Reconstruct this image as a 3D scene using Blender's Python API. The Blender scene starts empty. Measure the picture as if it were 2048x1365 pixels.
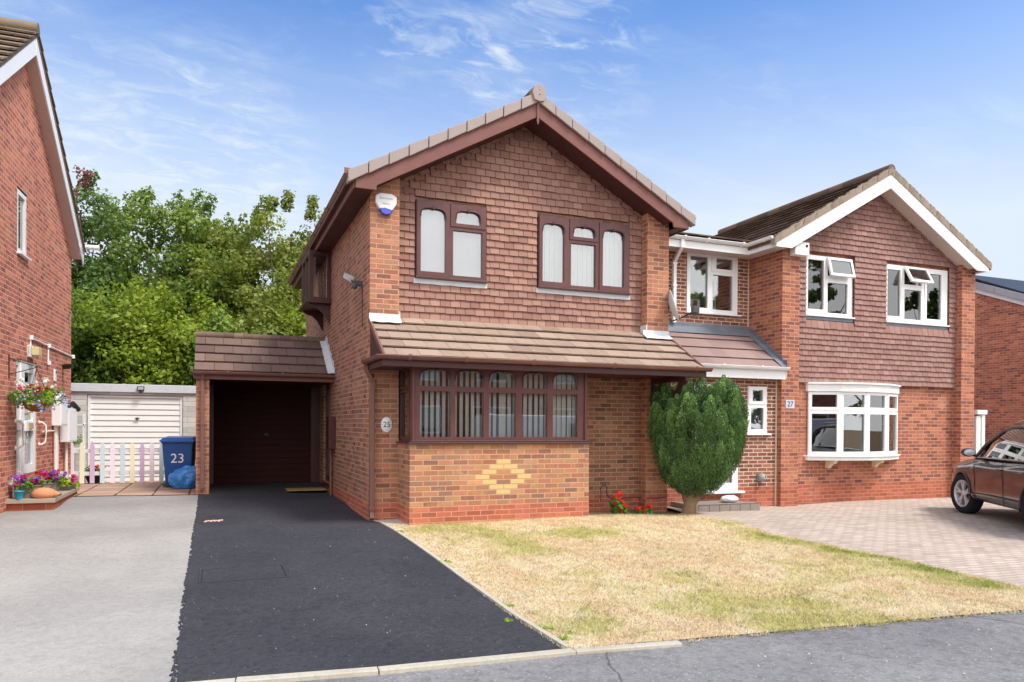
import bpy, bmesh, math, random
import numpy as np
from mathutils import Vector, Matrix, noise as mnoise
R = math.radians
random.seed(7); rng = np.random.default_rng(7)
scene = bpy.context.scene
COL = scene.collection

# ------------------------------------------------------------------ materials
def lin(r, g, b):
    f = lambda c: (c/255/12.92) if c/255 <= .04045 else ((c/255+.055)/1.055)**2.4
    return (f(r), f(g), f(b), 1)
def newmat(name):
    m = bpy.data.materials.new(name); m.use_nodes = True
    nt = m.node_tree; nt.nodes.clear()
    return m, nt
class N:
    """small node-building helper"""
    def __init__(s, nt): s.nt = nt
    def n(s, t, ins=None, **kw):
        x = s.nt.nodes.new(t)
        for k, v in kw.items(): setattr(x, k, v)
        if ins:
            for k, v in ins.items():
                sock = x.inputs[k]
                if hasattr(v, 'links') or hasattr(v, 'is_output'): s.nt.links.new(v, sock)
                else: sock.default_value = v
        return x
    def m(s, op, a, b=0.0, c=None, clamp=False):
        x = s.nt.nodes.new('ShaderNodeMath'); x.operation = op; x.use_clamp = clamp
        for i, v in enumerate((a, b, c)):
            if v is None: continue
            if hasattr(v, 'is_output'): s.nt.links.new(v, x.inputs[i])
            else: x.inputs[i].default_value = v
        return x.outputs[0]
    def ramp(s, fac, stops, interp='LINEAR'):
        x = s.nt.nodes.new('ShaderNodeValToRGB'); x.color_ramp.interpolation = interp
        els = x.color_ramp.elements
        while len(els) > 1: els.remove(els[-1])
        els[0].position = stops[0][0]; els[0].color = stops[0][1]
        for p, c in stops[1:]:
            e = els.new(p); e.color = c
        s.nt.links.new(fac, x.inputs[0]); return x.outputs[0]
    def mix(s, fac, a, b, blend='MIX'):
        x = s.nt.nodes.new('ShaderNodeMix'); x.data_type = 'RGBA'; x.blend_type = blend
        for i, v in ((0, fac), (6, a), (7, b)):
            if hasattr(v, 'is_output'): s.nt.links.new(v, x.inputs[i])
            else: x.inputs[i].default_value = v
        return x.outputs[2]
    def noise(s, vec, scale, detail=3, rough=.55, dist=0, out=0):
        x = s.n('ShaderNodeTexNoise', {'Scale': scale, 'Detail': detail, 'Roughness': rough, 'Distortion': dist})
        if vec is not None: s.nt.links.new(vec, x.inputs['Vector'])
        return x.outputs[out]
    def bsdf(s, col, rough=.8, spec=.3, metal=0, bump=None, bstr=.3, bdist=.01, coat=0, sheen=0):
        p = s.n('ShaderNodeBsdfPrincipled')
        p.inputs['Specular IOR Level'].default_value = spec
        p.inputs['Metallic'].default_value = metal
        p.inputs['Coat Weight'].default_value = coat
        for k, v in (('Base Color', col), ('Roughness', rough)):
            if hasattr(v, 'is_output'): s.nt.links.new(v, p.inputs[k])
            else: p.inputs[k].default_value = v
        if bump is not None:
            b = s.n('ShaderNodeBump', {'Strength': bstr, 'Distance': bdist, 'Height': bump})
            s.nt.links.new(b.outputs[0], p.inputs['Normal'])
        return p.outputs[0]
    def out(s, sh):
        o = s.n('ShaderNodeOutputMaterial'); s.nt.links.new(sh, o.inputs[0])

def brick_mat(name, cols, mortar, uoff=0.0, bw=.225, bh=.075, mw=.011, dirt=.18, strength=.5, white=None, alb=.86):
    m, nt = newmat(name); k = N(nt)
    uv = k.n('ShaderNodeUVMap').outputs[0]
    sx = k.n('ShaderNodeSeparateXYZ', {0: uv})
    geo = k.n('ShaderNodeNewGeometry').outputs['Position']
    wob = k.m('MULTIPLY', k.m('SUBTRACT', k.noise(geo, 9, 2), .5), .006)
    u = k.m('ADD', sx.outputs[0], k.m('ADD', wob, -uoff)); v = k.m('ADD', sx.outputs[1], wob)
    rv = k.m('DIVIDE', v, bh); row = k.m('FLOOR', rv)
    par = k.m('FLOORED_MODULO', row, 2.0)
    ru = k.m('ADD', k.m('DIVIDE', u, bw), k.m('MULTIPLY', par, .5)); col = k.m('FLOOR', ru)
    fu = k.m('FRACT', ru); fv = k.m('FRACT', rv)
    du = k.m('MULTIPLY', k.m('MINIMUM', fu, k.m('SUBTRACT', 1.0, fu)), bw)
    dv = k.m('MULTIPLY', k.m('MINIMUM', fv, k.m('SUBTRACT', 1.0, fv)), bh)
    d = k.m('MINIMUM', du, dv)
    ragged = k.m('ADD', d, k.m('MULTIPLY', k.m('SUBTRACT', k.noise(geo, 60, 2), .5), .006))
    mask = k.m('MULTIPLY_ADD', ragged, 1/.0035, -(mw/2)/.0035, clamp=True)     # 0 mortar, 1 brick
    cv = k.n('ShaderNodeCombineXYZ', {0: col, 1: row})
    wn = k.n('ShaderNodeTexWhiteNoise', {'Vector': cv.outputs[0]}, noise_dimensions='2D')
    st = [(i/len(cols), tuple(x*alb for x in lin(*c)[:3])+(1,)) for i, c in enumerate(cols)]
    bc = k.ramp(wn.outputs[0], st, 'CONSTANT')
    wn2 = k.n('ShaderNodeTexWhiteNoise', {'Vector': k.n('ShaderNodeVectorMath', {0: cv.outputs[0], 1: (17.3, 5.1, 0)}, operation='ADD').outputs[0]}, noise_dimensions='2D')
    bc2 = k.ramp(wn2.outputs[0], st, 'CONSTANT')
    bl = k.m('MULTIPLY', k.m('SUBTRACT', k.noise(geo, 7.5, 3, .6), .5, clamp=True), 4.5, clamp=True)
    bc = k.mix(bl, bc, bc2)
    hsv = k.n('ShaderNodeHueSaturation', {'Color': bc, 'Saturation': .96,
              'Value': k.m('ADD', .84, k.m('MULTIPLY', k.n('ShaderNodeSeparateColor', {0: wn.outputs[1]}).outputs[1], .32))}).outputs[0]
    mot = k.noise(geo, 28, 4, .65)
    bc = k.mix(k.m('MULTIPLY', mot, .5), hsv, (.60, .56, .54, 1), 'MULTIPLY')
    mort = k.mix(k.noise(geo, 3, 3), tuple(c*.88 for c in lin(*mortar)[:3])+(1,), tuple(c*.66 for c in lin(*mortar)[:3])+(1,))
    c = k.mix(mask, mort, bc)
    big = k.noise(geo, .7, 5, .6)
    c = k.mix(k.m('MULTIPLY', k.m('SUBTRACT', big, .3, clamp=True), dirt*3), c, (.62, .58, .55, 1), 'MULTIPLY')
    stv = k.n('ShaderNodeMapping', {'Vector': geo, 'Scale': (2.2, 2.2, .22)}).outputs[0]
    strk = k.m('MULTIPLY', k.m('SUBTRACT', k.noise(stv, 1.4, 5, .65), .52, clamp=True), 2.6, clamp=True)
    c = k.mix(k.m('MULTIPLY', strk, dirt*3.2, clamp=True), c, (.66, .62, .60, 1), 'MULTIPLY')
    if white:      # efflorescence: pale salt bloom patches
        w = k.m('MULTIPLY', k.m('SUBTRACT', k.noise(geo, 1.6, 6, .7), .58, clamp=True), white, clamp=True)
        c = k.mix(w, c, lin(215, 200, 190))
    h = k.m('ADD', mask, k.m('MULTIPLY', mot, .5))
    k.out(k.bsdf(c, .88, .2, bump=h, bstr=strength, bdist=.006))
    return m

def tile_mat(name, cols, spread=.35, lichen=None, lamount=.6, rough=.8, dark=None, streak=0.0, bumps=.35, spec=.25):
    """clay / concrete tiles; each tile carries its own random value in attribute rnd"""
    m, nt = newmat(name); k = N(nt)
    at = k.n('ShaderNodeAttribute', attribute_name='rnd').outputs['Fac']
    geo = k.n('ShaderNodeNewGeometry').outputs['Position']
    st = [(i/max(1, len(cols)-1), lin(*c)) for i, c in enumerate(cols)]
    c = k.ramp(at, st)
    nz = k.noise(geo, 6, 5, .65)
    c = k.mix(k.m('MULTIPLY', nz, spread), c, (.45, .4, .37, 1), 'MULTIPLY')
    fine = k.noise(geo, 90, 3, .7)
    c = k.mix(k.m('MULTIPLY', fine, .25), c, (.6, .58, .56, 1), 'MULTIPLY')
    if lichen:
        sp = k.m('MULTIPLY', k.m('SUBTRACT', k.noise(geo, 17, 4, .7), .62, clamp=True), 9*lamount, clamp=True)
        gate = k.m('MULTIPLY', k.m('SUBTRACT', k.noise(geo, 1.1, 3), .45, clamp=True), 5, clamp=True)
        c = k.mix(k.m('MULTIPLY', sp, gate), c, lin(*lichen))
    k.out(k.bsdf(c, rough, spec, bump=k.m('ADD', nz, fine), bstr=bumps, bdist=.004))
    return m

def plain(name, rgb, rough=.5, spec=.4, var=.12, scale=4, metal=0, bstr=0, bscale=60, dirt=None, coat=0):
    m, nt = newmat(name); k = N(nt)
    geo = k.n('ShaderNodeNewGeometry').outputs['Position']
    c0 = lin(*rgb)
    n1 = k.noise(geo, scale, 5, .6)
    c = k.mix(k.m('MULTIPLY', n1, var*2), c0, tuple(x*.55 for x in c0[:3])+(1,))
    if dirt:
        dm = k.m('MULTIPLY', k.m('SUBTRACT', k.noise(geo, 2.3, 6, .7), .5, clamp=True), dirt[1], clamp=True)
        c = k.mix(dm, c, lin(*dirt[0]))
    r = k.m('ADD', rough-.08, k.m('MULTIPLY', n1, .16))
    bm = k.noise(geo, bscale, 3) if bstr else None
    k.out(k.bsdf(c, r, spec, metal, bump=bm, bstr=bstr, bdist=.004, coat=coat))
    return m

def glass_mat(name, tint=(.9, .95, .95, 1), refl=1.6, base=.04):
    m, nt = newmat(name); k = N(nt)
    fr = k.n('ShaderNodeFresnel', {'IOR': 1.5}).outputs[0]
    fac = k.m('MULTIPLY_ADD', fr, refl, base, clamp=True)
    geo = k.n('ShaderNodeNewGeometry').outputs['Position']
    b = k.n('ShaderNodeBump', {'Strength': .04, 'Distance': .02, 'Height': k.noise(geo, 1.3, 1)}).outputs[0]
    g = k.n('ShaderNodeBsdfGlossy', {'Roughness': .01, 'Normal': b}).outputs[0]
    t = k.n('ShaderNodeBsdfTransparent', {0: tint}).outputs[0]
    mx = k.n('ShaderNodeMixShader', {0: fac, 1: t, 2: g})
    k.out(mx.outputs[0]); return m

def leaf_mat(name, cols, trans=.35, rough=.55):
    m, nt = newmat(name); k = N(nt)
    at = k.n('ShaderNodeAttribute', attribute_name='rnd').outputs['Fac']
    c = k.ramp(at, [(i/(len(cols)-1), lin(*q)) for i, q in enumerate(cols)])
    p = k.bsdf(c, rough, .35)
    t = k.n('ShaderNodeBsdfTranslucent', {0: k.mix(.3, c, (.5, .6, .05, 1))}).outputs[0]
    k.out(k.n('ShaderNodeMixShader', {0: trans, 1: p, 2: t}).outputs[0]); return m

def ground_mat(name, base, alt, speck=None, speckscale=140, fine=.3, rough=.9, bstr=.5, patches=(1.2, .5), cracks=None, stain=None, spec=.2, bscale=110, speckt=.66):
    m, nt = newmat(name); k = N(nt)
    geo = k.n('ShaderNodeNewGeometry').outputs['Position']
    a = k.noise(geo, patches[0], 6, .62)
    c = k.mix(k.m('MULTIPLY_ADD', k.m('SUBTRACT', a, .35), 3*patches[1], 0, clamp=True), lin(*base), lin(*alt))
    f = k.noise(geo, bscale, 4, .75)
    f2 = k.noise(geo, bscale*.33, 3, .7)
    c = k.mix(k.m('MULTIPLY', f, fine*1.3), c, (.35, .35, .35, 1), 'MULTIPLY')
    c = k.mix(k.m('MULTIPLY', k.m('SUBTRACT', f2, .45, clamp=True), fine*3), c, (.5, .5, .5, 1), 'MULTIPLY')
    if speck:
        vo = k.n('ShaderNodeTexVoronoi', {'Scale': speckscale, 'Vector': geo}, feature='F1')
        sel = k.n('ShaderNodeSeparateColor', {0: vo.outputs['Color']}).outputs[0]
        s_ = k.m('MULTIPLY', k.m('LESS_THAN', vo.outputs['Distance'], .36), k.m('GREATER_THAN', sel, speckt))
        c = k.mix(k.m('MULTIPLY', s_, .75), c, lin(*speck))
    if stain:
        w = k.m('MULTIPLY', k.m('SUBTRACT', k.noise(geo, .9, 5, .7, 1.2), .55, clamp=True), stain[1], clamp=True)
        c = k.mix(w, c, lin(*stain[0]))
    if cracks:
        mp = k.n('ShaderNodeMapping', {'Vector': geo, 'Scale': (.35, .5, 1)})
        w = k.noise(geo, 1.5, 4, .6, 0, 1)
        vv = k.mix(.12, mp.outputs[0], w, 'ADD')
        vc = k.n('ShaderNodeTexVoronoi', {'Scale': cracks, 'Vector': vv}, feature='DISTANCE_TO_EDGE').outputs['Distance']
        cm = k.m('LESS_THAN', vc, .0035)
        c = k.mix(k.m('MULTIPLY', cm, .55), c, (.04, .04, .04, 1))
    k.out(k.bsdf(c, rough, spec, bump=k.m('ADD', f, k.m('MULTIPLY', f2, .7)), bstr=bstr, bdist=.006)); return m

# ------------------------------------------------------------------ mesh builder
SPLIT = {'brick_pier', 'bargeboard', 'fascia', 'bracket', 'corner_post', 'mastic_joint', 'garage_door_frame', 'door_frame', 'vent_hole', 'arch_trim', 'door_pillar', 'arm_rest', 'curtain_panel', 'handle_bar', 'porch_verge', 'gutter_end', 'pipe', 'headlight', 'brick_base_', 'lettering_'}
class MB:
    def __init__(s): s.v = []; s.f = []; s.r = []; s.sm = []; s.pc = []; s.np = 0; s.grp = None
    def cut(s): s.grp = (s.grp or 0)+1; return s
    def add(s, vs, fs, rnd=None, smooth=False, same=False):
        if not same: s.np += 1
        s.pc += [(-s.grp if s.grp is not None else s.np)]*len(fs)
        b = len(s.v); s.v += [tuple(map(float, p)) for p in vs]
        if rnd is None: rnd = random.random()
        for f in fs: s.f.append(tuple(b+i for i in f)); s.r.append(rnd); s.sm.append(smooth)
        return s
    def box(s, x0, y0, z0, x1, y1, z1, rnd=None):
        x0, x1 = sorted((x0, x1)); y0, y1 = sorted((y0, y1)); z0, z1 = sorted((z0, z1))
        return s.add([(x0,y0,z0),(x1,y0,z0),(x1,y1,z0),(x0,y1,z0),(x0,y0,z1),(x1,y0,z1),(x1,y1,z1),(x0,y1,z1)],
            [(0,3,2,1),(4,5,6,7),(0,1,5,4),(1,2,6,5),(2,3,7,6),(3,0,4,7)], rnd)
    def hexa(s, p, rnd=None):   # 8 points like box order
        return s.add(p, [(0,3,2,1),(4,5,6,7),(0,1,5,4),(1,2,6,5),(2,3,7,6),(3,0,4,7)], rnd)
    def prism(s, pts, ext, rnd=None):
        """closed polygon pts (3D) extruded by vector ext"""
        n = len(pts); e = Vector(ext); pts = [Vector(p) for p in pts]
        nn = Vector((0,0,0))
        for i in range(n): nn += pts[i].cross(pts[(i+1) % n])
        if nn.dot(e) > 0: pts = pts[::-1]
        vs = pts + [p+e for p in pts]
        fs = [tuple(range(n)), tuple(range(2*n-1, n-1, -1))] + [(i, n+i, n+(i+1) % n, (i+1) % n) for i in range(n)]
        fs = [fs[0], fs[1]] + [tuple(reversed(f)) for f in fs[2:]]
        fs = [tuple(reversed(f)) if k > 1 else f for k, f in enumerate(fs)]
        return s.add(vs, fs, rnd)
    def tube(s, path, r, n=10, cap=True, smooth=True, rnd=None):
        path = [Vector(p) for p in path]; rr = r if isinstance(r, (list, tuple)) else [r]*len(path)
        rings = []; up = Vector((0, 0, 1))
        for i, p in enumerate(path):
            d = (path[min(i+1, len(path)-1)]-path[max(i-1, 0)]).normalized()
            a = d.cross(up)
            if a.length < .05: a = d.cross(Vector((1, 0, 0)))
            a.normalize(); b = d.cross(a).normalized()
            rings.append([p+(a*math.cos(t)+b*math.sin(t))*rr[i] for t in [2*math.pi*j/n for j in range(n)]])
        vs = [q for g in rings for q in g]
        fs = [(i*n+j, i*n+(j+1) % n, (i+1)*n+(j+1) % n, (i+1)*n+j) for i in range(len(path)-1) for j in range(n)]
        s.add(vs, fs, rnd, smooth)
        if cap:
            s.add(rings[0], [tuple(range(n))], rnd, same=True); s.add(rings[-1], [tuple(reversed(range(n)))], rnd, same=True)
        return s
    def lathe(s, prof, c=(0, 0, 0), n=20, axis='z', smooth=True, sx=1, sy=1, rnd=None, cap=True):
        vs = []
        for r, h in prof:
            for j in range(n):
                t = 2*math.pi*j/n; a, b = r*math.cos(t)*sx, r*math.sin(t)*sy
                q = {'z': (a, b, h), 'y': (a, h, b), 'x': (h, a, b)}[axis]
                vs.append((q[0]+c[0], q[1]+c[1], q[2]+c[2]))
        m = len(prof)
        fs = [(i*n+j, i*n+(j+1) % n, (i+1)*n+(j+1) % n, (i+1)*n+j) for i in range(m-1) for j in range(n)]
        s.add(vs, fs, rnd, smooth)
        if cap: s.add(vs[:n], [tuple(reversed(range(n)))], rnd, same=True); s.add(vs[-n:], [tuple(range(n))], rnd, same=True)
        return s
    def build(s, name, mat, parent=None, uvoff=(0, 0), local=False, bevel=0, smooth=None, recalc=True, **tags):
        if (name in SPLIT or s.grp is not None) and len(s.pc) == len(s.f) and len(set(s.pc)) > 1:
            res = None
            for pid in dict.fromkeys(s.pc):
                t = MB(); idx = [i for i, q in enumerate(s.pc) if q == pid]; vm = {}
                for i in idx:
                    for q in s.f[i]:
                        if q not in vm: vm[q] = len(t.v); t.v.append(s.v[q])
                    t.f.append(tuple(vm[q] for q in s.f[i])); t.r.append(s.r[i]); t.sm.append(s.sm[i])
                o = t.build(name, mat, parent, uvoff, local, bevel, smooth, recalc, **tags); res = res or o
            return res
        me = bpy.data.meshes.new(name)
        V = np.array(s.v, dtype=float).reshape(-1, 3)
        W = V.copy()
        root = parent
        while root is not None and root.parent is not None: root = root.parent
        if root is not None and not local:
            c, sn = math.cos(-root.rotation_euler.z), math.sin(-root.rotation_euler.z)
            d = V - np.array(root.location)
            V = np.stack([c*d[:, 0]-sn*d[:, 1], sn*d[:, 0]+c*d[:, 1], d[:, 2]], 1)
        me.from_pydata(V.tolist(), [], s.f)
        if recalc:
            bm = bmesh.new(); bm.from_mesh(me); bmesh.ops.recalc_face_normals(bm, faces=bm.faces[:]); bm.to_mesh(me); bm.free()
        # metric box-projected UVs
        uv = me.uv_layers.new(name='UVMap')
        nl = len(me.loops); li = np.zeros(nl, int); me.loops.foreach_get('vertex_index', li)
        pn = np.zeros(len(me.polygons)*3); me.polygons.foreach_get('normal', pn); pn = np.abs(pn.reshape(-1, 3))
        tot = np.zeros(len(me.polygons), int); me.polygons.foreach_get('loop_total', tot)
        ax = np.repeat(np.argmax(pn*np.array([1, 1, .98]), 1), tot); P = (V if local or root is None or abs(root.rotation_euler.z) > 1e-4 else W)[li]
        U = np.where(ax == 0, P[:, 1], P[:, 0]); Q = np.where(ax == 2, P[:, 1], P[:, 2])
        uv.data.foreach_set('uv', np.stack([U+uvoff[0], Q+uvoff[1]], 1).ravel())
        a = me.attributes.new('rnd', 'FLOAT', 'FACE'); a.data.foreach_set('value', np.array(s.r, dtype=np.float32))
        me.polygons.foreach_set('use_smooth', [smooth if smooth is not None else q for q in s.sm])
        me.materials.append(mat)
        o = bpy.data.objects.new(name, me); COL.objects.link(o)
        if parent is not None: o.parent = parent
        if bevel:
            b = o.modifiers.new('bevel', 'BEVEL'); b.width = bevel; b.segments = 2; b.limit_method = 'ANGLE'; b.angle_limit = R(40)
        for k, v in tags.items(): o[k] = v
        return o
def thing(name, label, category, loc=(0, 0, 0), rotz=0, group=None):
    o = bpy.data.objects.new(name, None); COL.objects.link(o)
    o.location = loc; o.rotation_euler = (0, 0, rotz); o.empty_display_size = .1
    o['label'] = label; o['category'] = category; o['kind'] = 'thing'
    if group: o['group'] = group
    return o
def text(s, size, mat, parent, loc, rotx=90, rotz=0, ext=.002, align='CENTER', parent_root=None):
    name = 'lettering'; cu = bpy.data.curves.new(name, 'FONT'); cu.body = s; cu.size = size; cu.extrude = ext
    cu.align_x = align; cu.align_y = 'CENTER'; cu.materials.append(mat)
    tmp = bpy.data.objects.new('tmp', cu); COL.objects.link(tmp); bpy.context.view_layer.update()
    me_ = bpy.data.meshes.new_from_object(tmp.evaluated_get(bpy.context.evaluated_depsgraph_get())); bpy.data.objects.remove(tmp)
    o = bpy.data.objects.new(name, me_); COL.objects.link(o)
    root = parent
    while root.parent is not None: root = root.parent
    o.parent = parent
    o.location = Vector(loc)-Vector(root.location) if parent_root is None else loc
    o.rotation_euler = (R(rotx), 0, R(rotz)); return o

def tiles(mb, O, ux, us, nn, u0f, u1f, nrows, gauge, tw, th=.012, lift=.0, stagger=.5, gap=.003, jit=.004, holes=(), uoff=0.0, over=.05, edge_tilt=False):
    """rows of real tiles on a slope. u0f/u1f: limits along ux at height s up the slope"""
    O, ux, us, nn = map(Vector, (O, ux, us, nn))
    for r in range(nrows):
        s0 = r*gauge; s1 = s0+gauge+over
        a, b = u0f(s0), u1f(s0)
        if b-a < .03: continue
        ivs = [(a, b)]
        for hx0, hs0, hx1, hs1 in holes:
            if s0 < hs1-.02 and s0+gauge > hs0+.02:
                nv = []
                for p, q in ivs:
                    if p < hx0: nv.append((p, min(q, hx0)))
                    if q > hx1: nv.append((max(p, hx1), q))
                ivs = nv
        for a_, b_ in ivs:
            j0 = math.floor((a_-uoff)/tw)-1
            edges = [a_]
            j = j0
            while True:
                e = uoff+(j+stagger*(r % 2))*tw
                if e >= b_-.03: break
                if e > a_+.03: edges.append(e)
                j += 1
            edges.append(b_)
            for p, q in zip(edges[:-1], edges[1:]):
                rv = random.random(); dj = random.uniform(-jit, jit); tj = random.uniform(-.5, .5)*jit
                c = [(p+gap/2, s0+dj), (q-gap/2, s0+dj+tj), (q-gap/2, s1), (p+gap/2, s1)]
                def P(u, s, h): return O+ux*u+us*s+nn*h
                h_low = lift+th*2.1+random.uniform(0, jit*.5); h_up = lift+th*.3
                rot = 0
                if edge_tilt:
                    mid = (p+q)/2
                    dl, dr = mid-a, b-mid
                    dd_ = min(dl, dr)
                    if dd_ < tw*1.6 and (a > .1 or b < 1e9) and edge_tilt(s0):
                        rot = (R(26) if dd_ < tw*.9 else R(13))*(1 if dl < dr else -1)
                if rot:
                    cu, cs = (p+q)/2, s0
                    cc, ss = math.cos(rot), math.sin(rot)
                    c = [(cu+(x-cu)*cc-(y-cs)*ss, cs+(x-cu)*ss+(y-cs)*cc+ .01) for x, y in c]
                    h_low += .004
                hs = [h_low, h_low, h_up, h_up]
                mb.hexa([P(x, y, max(lift, h-th)) for (x, y), h in zip(c, hs)] + [P(x, y, h) for (x, y), h in zip(c, hs)], rv)

def wall_grid(mb, P, depth, u0, u1, v0, v1, holes):
    """wall panel with real openings. P(u,v)->front point; depth: vector inward"""
    d = Vector(depth)
    us = sorted({u0, u1, *[h[0] for h in holes], *[h[2] for h in holes]}); vs = sorted({v0, v1, *[h[1] for h in holes], *[h[3] for h in holes]})
    us = [u for u in us if u0 <= u <= u1]; vs = [v for v in vs if v0 <= v <= v1]
    def solid(i, j):
        if i < 0 or j < 0 or i >= len(us)-1 or j >= len(vs)-1: return False
        cu, cv = (us[i]+us[i+1])/2, (vs[j]+vs[j+1])/2
        return not any(h[0] < cu < h[2] and h[1] < cv < h[3] for h in holes)
    for i in range(len(us)-1):
        for j in range(len(vs)-1):
            if not solid(i, j): continue
            a, b, c, e = [Vector(P(u, v)) for u, v in ((us[i], vs[j]), (us[i+1], vs[j]), (us[i+1], vs[j+1]), (us[i], vs[j+1]))]
            mb.add([a, b, c, e], [(0, 1, 2, 3)]); mb.add([a+d, b+d, c+d, e+d], [(3, 2, 1, 0)])
            for (di, dj, p, q) in ((-1, 0, e, a), (1, 0, b, c), (0, -1, a, b), (0, 1, c, e)):
                if not solid(i+di, j+dj): mb.add([p, q, q+d, p+d], [(3, 2, 1, 0)])

def window(parent, fmat, gmat, O, ux, w, h, cells, name='window', depth=.07, raised=.016, arch_bar=None, pane=True, label=None, face=0.0):
    """frame of one window as one mesh with real openings; panes are children.
    cell: (x0,z0,x1,z1, ox0,oz0,ox1,oz1, arch, casement)"""
    O, ux = Vector(O), Vector(ux); zz = Vector((0, 0, 1)); n = ux.cross(zz)
    P = lambda x, z, d: O+ux*x+zz*z+n*(d+face)
    mb = MB(); bar = MB(); panes = []
    mb_edges = [((0, 0), (w, 0)), ((w, 0), (w, h)), ((w, h), (0, h)), ((0, h), (0, 0))]
    for (a, b) in mb_edges: mb.add([P(*a, 0), P(*b, 0), P(*b, -depth), P(*a, -depth)], [(0, 1, 2, 3)])
    for c in cells:
        x0, z0, x1, z1, a0, b0, a1, b1, arch, cas = c
        d1 = raised if cas else 0
        g = .011 if cas else 0
        X0, Z0, X1, Z1 = x0+g, z0+g, x1-g, z1-g
        op = [(a0, b0), (a1, b0)]; ou = [(X0, Z0), (X1, Z0)]
        if arch:
            rise = min(.115, (b1-b0)*.55); zs = b1-rise; hw = (a1-a0)/2; cx = (a0+a1)/2
            op.append((a1, zs)); ou.append((X1, zs))
            # flat-topped arch: quarter curve at each shoulder, almost straight in the middle
            ths = [math.pi*i/12 for i in range(13)]
            arcp = []
            for t in ths:
                ex = .62
                px = cx+hw*(abs(math.cos(t))**ex)*(1 if math.cos(t) >= 0 else -1); pz = zs+rise*(math.sin(t)**.8 if math.sin(t) > 1e-9 else 0)
                arcp.append((px, pz))
            for i, q in enumerate(arcp):
                if i == 0: op.append(q); ou.append((X1, Z1))
                elif i == 12: op.append(q); ou.append((X0, Z1))
                else: op.append(q); ou.append((q[0], Z1))
            op.append((a0, zs)); ou.append((X0, zs))
            if arch_bar:
                bar.tube([P(a1+.004, zs-.03, d1+.004)]+[P(q[0], q[1]+.004, d1+.004) for q in arcp]+[P(a0-.004, zs-.03, d1+.004)], .009, 6)
                q = P(cx, b1+.008, d1)
                for sgn in (1,):
                    bx = [q+ux*dx+zz*dz+n*dn for dn in (-.004, .018) for dx, dz in ((-.016, -.022), (.016, -.022), (.016, .022), (-.016, .022))]
                    bar.add(bx, [(0,1,2,3),(4,5,6,7),(0,1,5,4),(1,2,6,5),(2,3,7,6),(3,0,4,7)])
        else:
            op += [(a1, b1), (a0, b1)]; ou += [(X1, Z1), (X0, Z1)]
        m = len(op)
        vs = [P(x, z, d1) for x, z in ou]+[P(x, z, d1) for x, z in op]
        # a small chamfer then the deep reveal
        vs += [P(x+(.006 if x < (a0+a1)/2 else -.006)*0, z, d1-.05-d1*.5) for x, z in op]
        fs = []
        for i in range(m):
            j = (i+1) % m
            fs.append((i, j, m+j, m+i)); fs.append((m+i, m+j, 2*m+j, 2*m+i))
        mb.add(vs, fs)
        if cas:
            q = [(X0, Z0), (X1, Z0), (X1, Z1), (X0, Z1)]; o4 = [(x0, z0), (x1, z0), (x1, z1), (x0, z1)]
            for i in range(4):
                j = (i+1) % 4
                mb.add([P(*q[i], d1), P(*q[j], d1), P(*q[j], 0), P(*q[i], 0)], [(0, 1, 2, 3)])
                mb.add([P(*q[i], 0), P(*q[j], 0), P(*o4[j], 0), P(*o4[i], 0)], [(0, 1, 2, 3)])
        panes.append((a0-.01, b0-.01, a1+.01, b1+.01, d1-.035))
    fr = mb.build(name, fmat, parent)
    if label: fr['label'] = label
    if bar.v: bar.build('arch_bar', arch_bar, fr)
    if pane:
        for a0, b0, a1, b1, d in panes:
            pm = MB(); p = [P(x, z, dd) for dd in (d-.012, d) for x, z in ((a0, b0), (a1, b0), (a1, b1), (a0, b1))]
            pm.add(p, [(3, 2, 1, 0), (4, 5, 6, 7), (0, 1, 5, 4), (1, 2, 6, 5), (2, 3, 7, 6), (3, 0, 4, 7)])
            pm.build('pane', gmat, fr)
    return fr

# ------------------------------------------------------------------ ground height
GP = np.array([(-.43,.77,-.27),(-.43,4.27,-.21),(-2.8,4.3,-.115),(-2.6,6.3,-.095),(-.5,6.3,-.1),(-4.8,4.5,-.1),(-5.2,7,-.11),(-3.4,7.3,-.12),(-3,8.2,-.14),(-5.4,8.2,-.14),
  (0,0,-.258),(2.87,0,-.246),(3.4,.9,-.235),(4.76,.76,-.235),(4.8,0,-.30),(7.9,1.4,-.405),(6.3,1.4,-.36),(5.5,.7,-.36),(10.5,1.5,-.38),(12.96,1.6,-.39),(10.3,-.8,-.38),(14,1,-.37),
  (-.25,-5.6,-.42),(2,-5.8,-.42),(5,-6.0,-.42),(-2.8,-5.4,-.41),(-6,-5.4,-.41),(9,-6,-.42),(14,-6,-.43),(-2.6,1.2,-.24),(-2.7,-2.3,-.335),(-5.4,2.7,-.15),(-5.4,0,-.22),(-9,-2,-.3),
  (4.9,-2.5,-.38),(2.4,-2.8,-.335),(9,-2.5,-.38),(0,-7.5,-.43),(5,-7.5,-.43),(-6,-8,-.43),(12,-8,-.44),(0,14,-.1),(-6,14,-.1),(8,14,-.2),(16,10,-.3),(-12,8,-.1),(20,0,-.4)])
def G(x, y):
    x = np.asarray(x, float); y = np.asarray(y, float)
    d2 = (x[..., None]-GP[:, 0])**2+(y[..., None]-GP[:, 1])**2+.35
    w = d2**-2.0
    g = (w*GP[:, 2]).sum(-1)/w.sum(-1)
    far = np.clip((np.hypot(x-1, y)-14)/8, 0, 1)
    return g*(1-far)+(-.42)*far*(y < 4)+(-.15)*far*(y >= 4)
def Gz(x, y): return float(G(np.array([x]), np.array([y]))[0])
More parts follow.
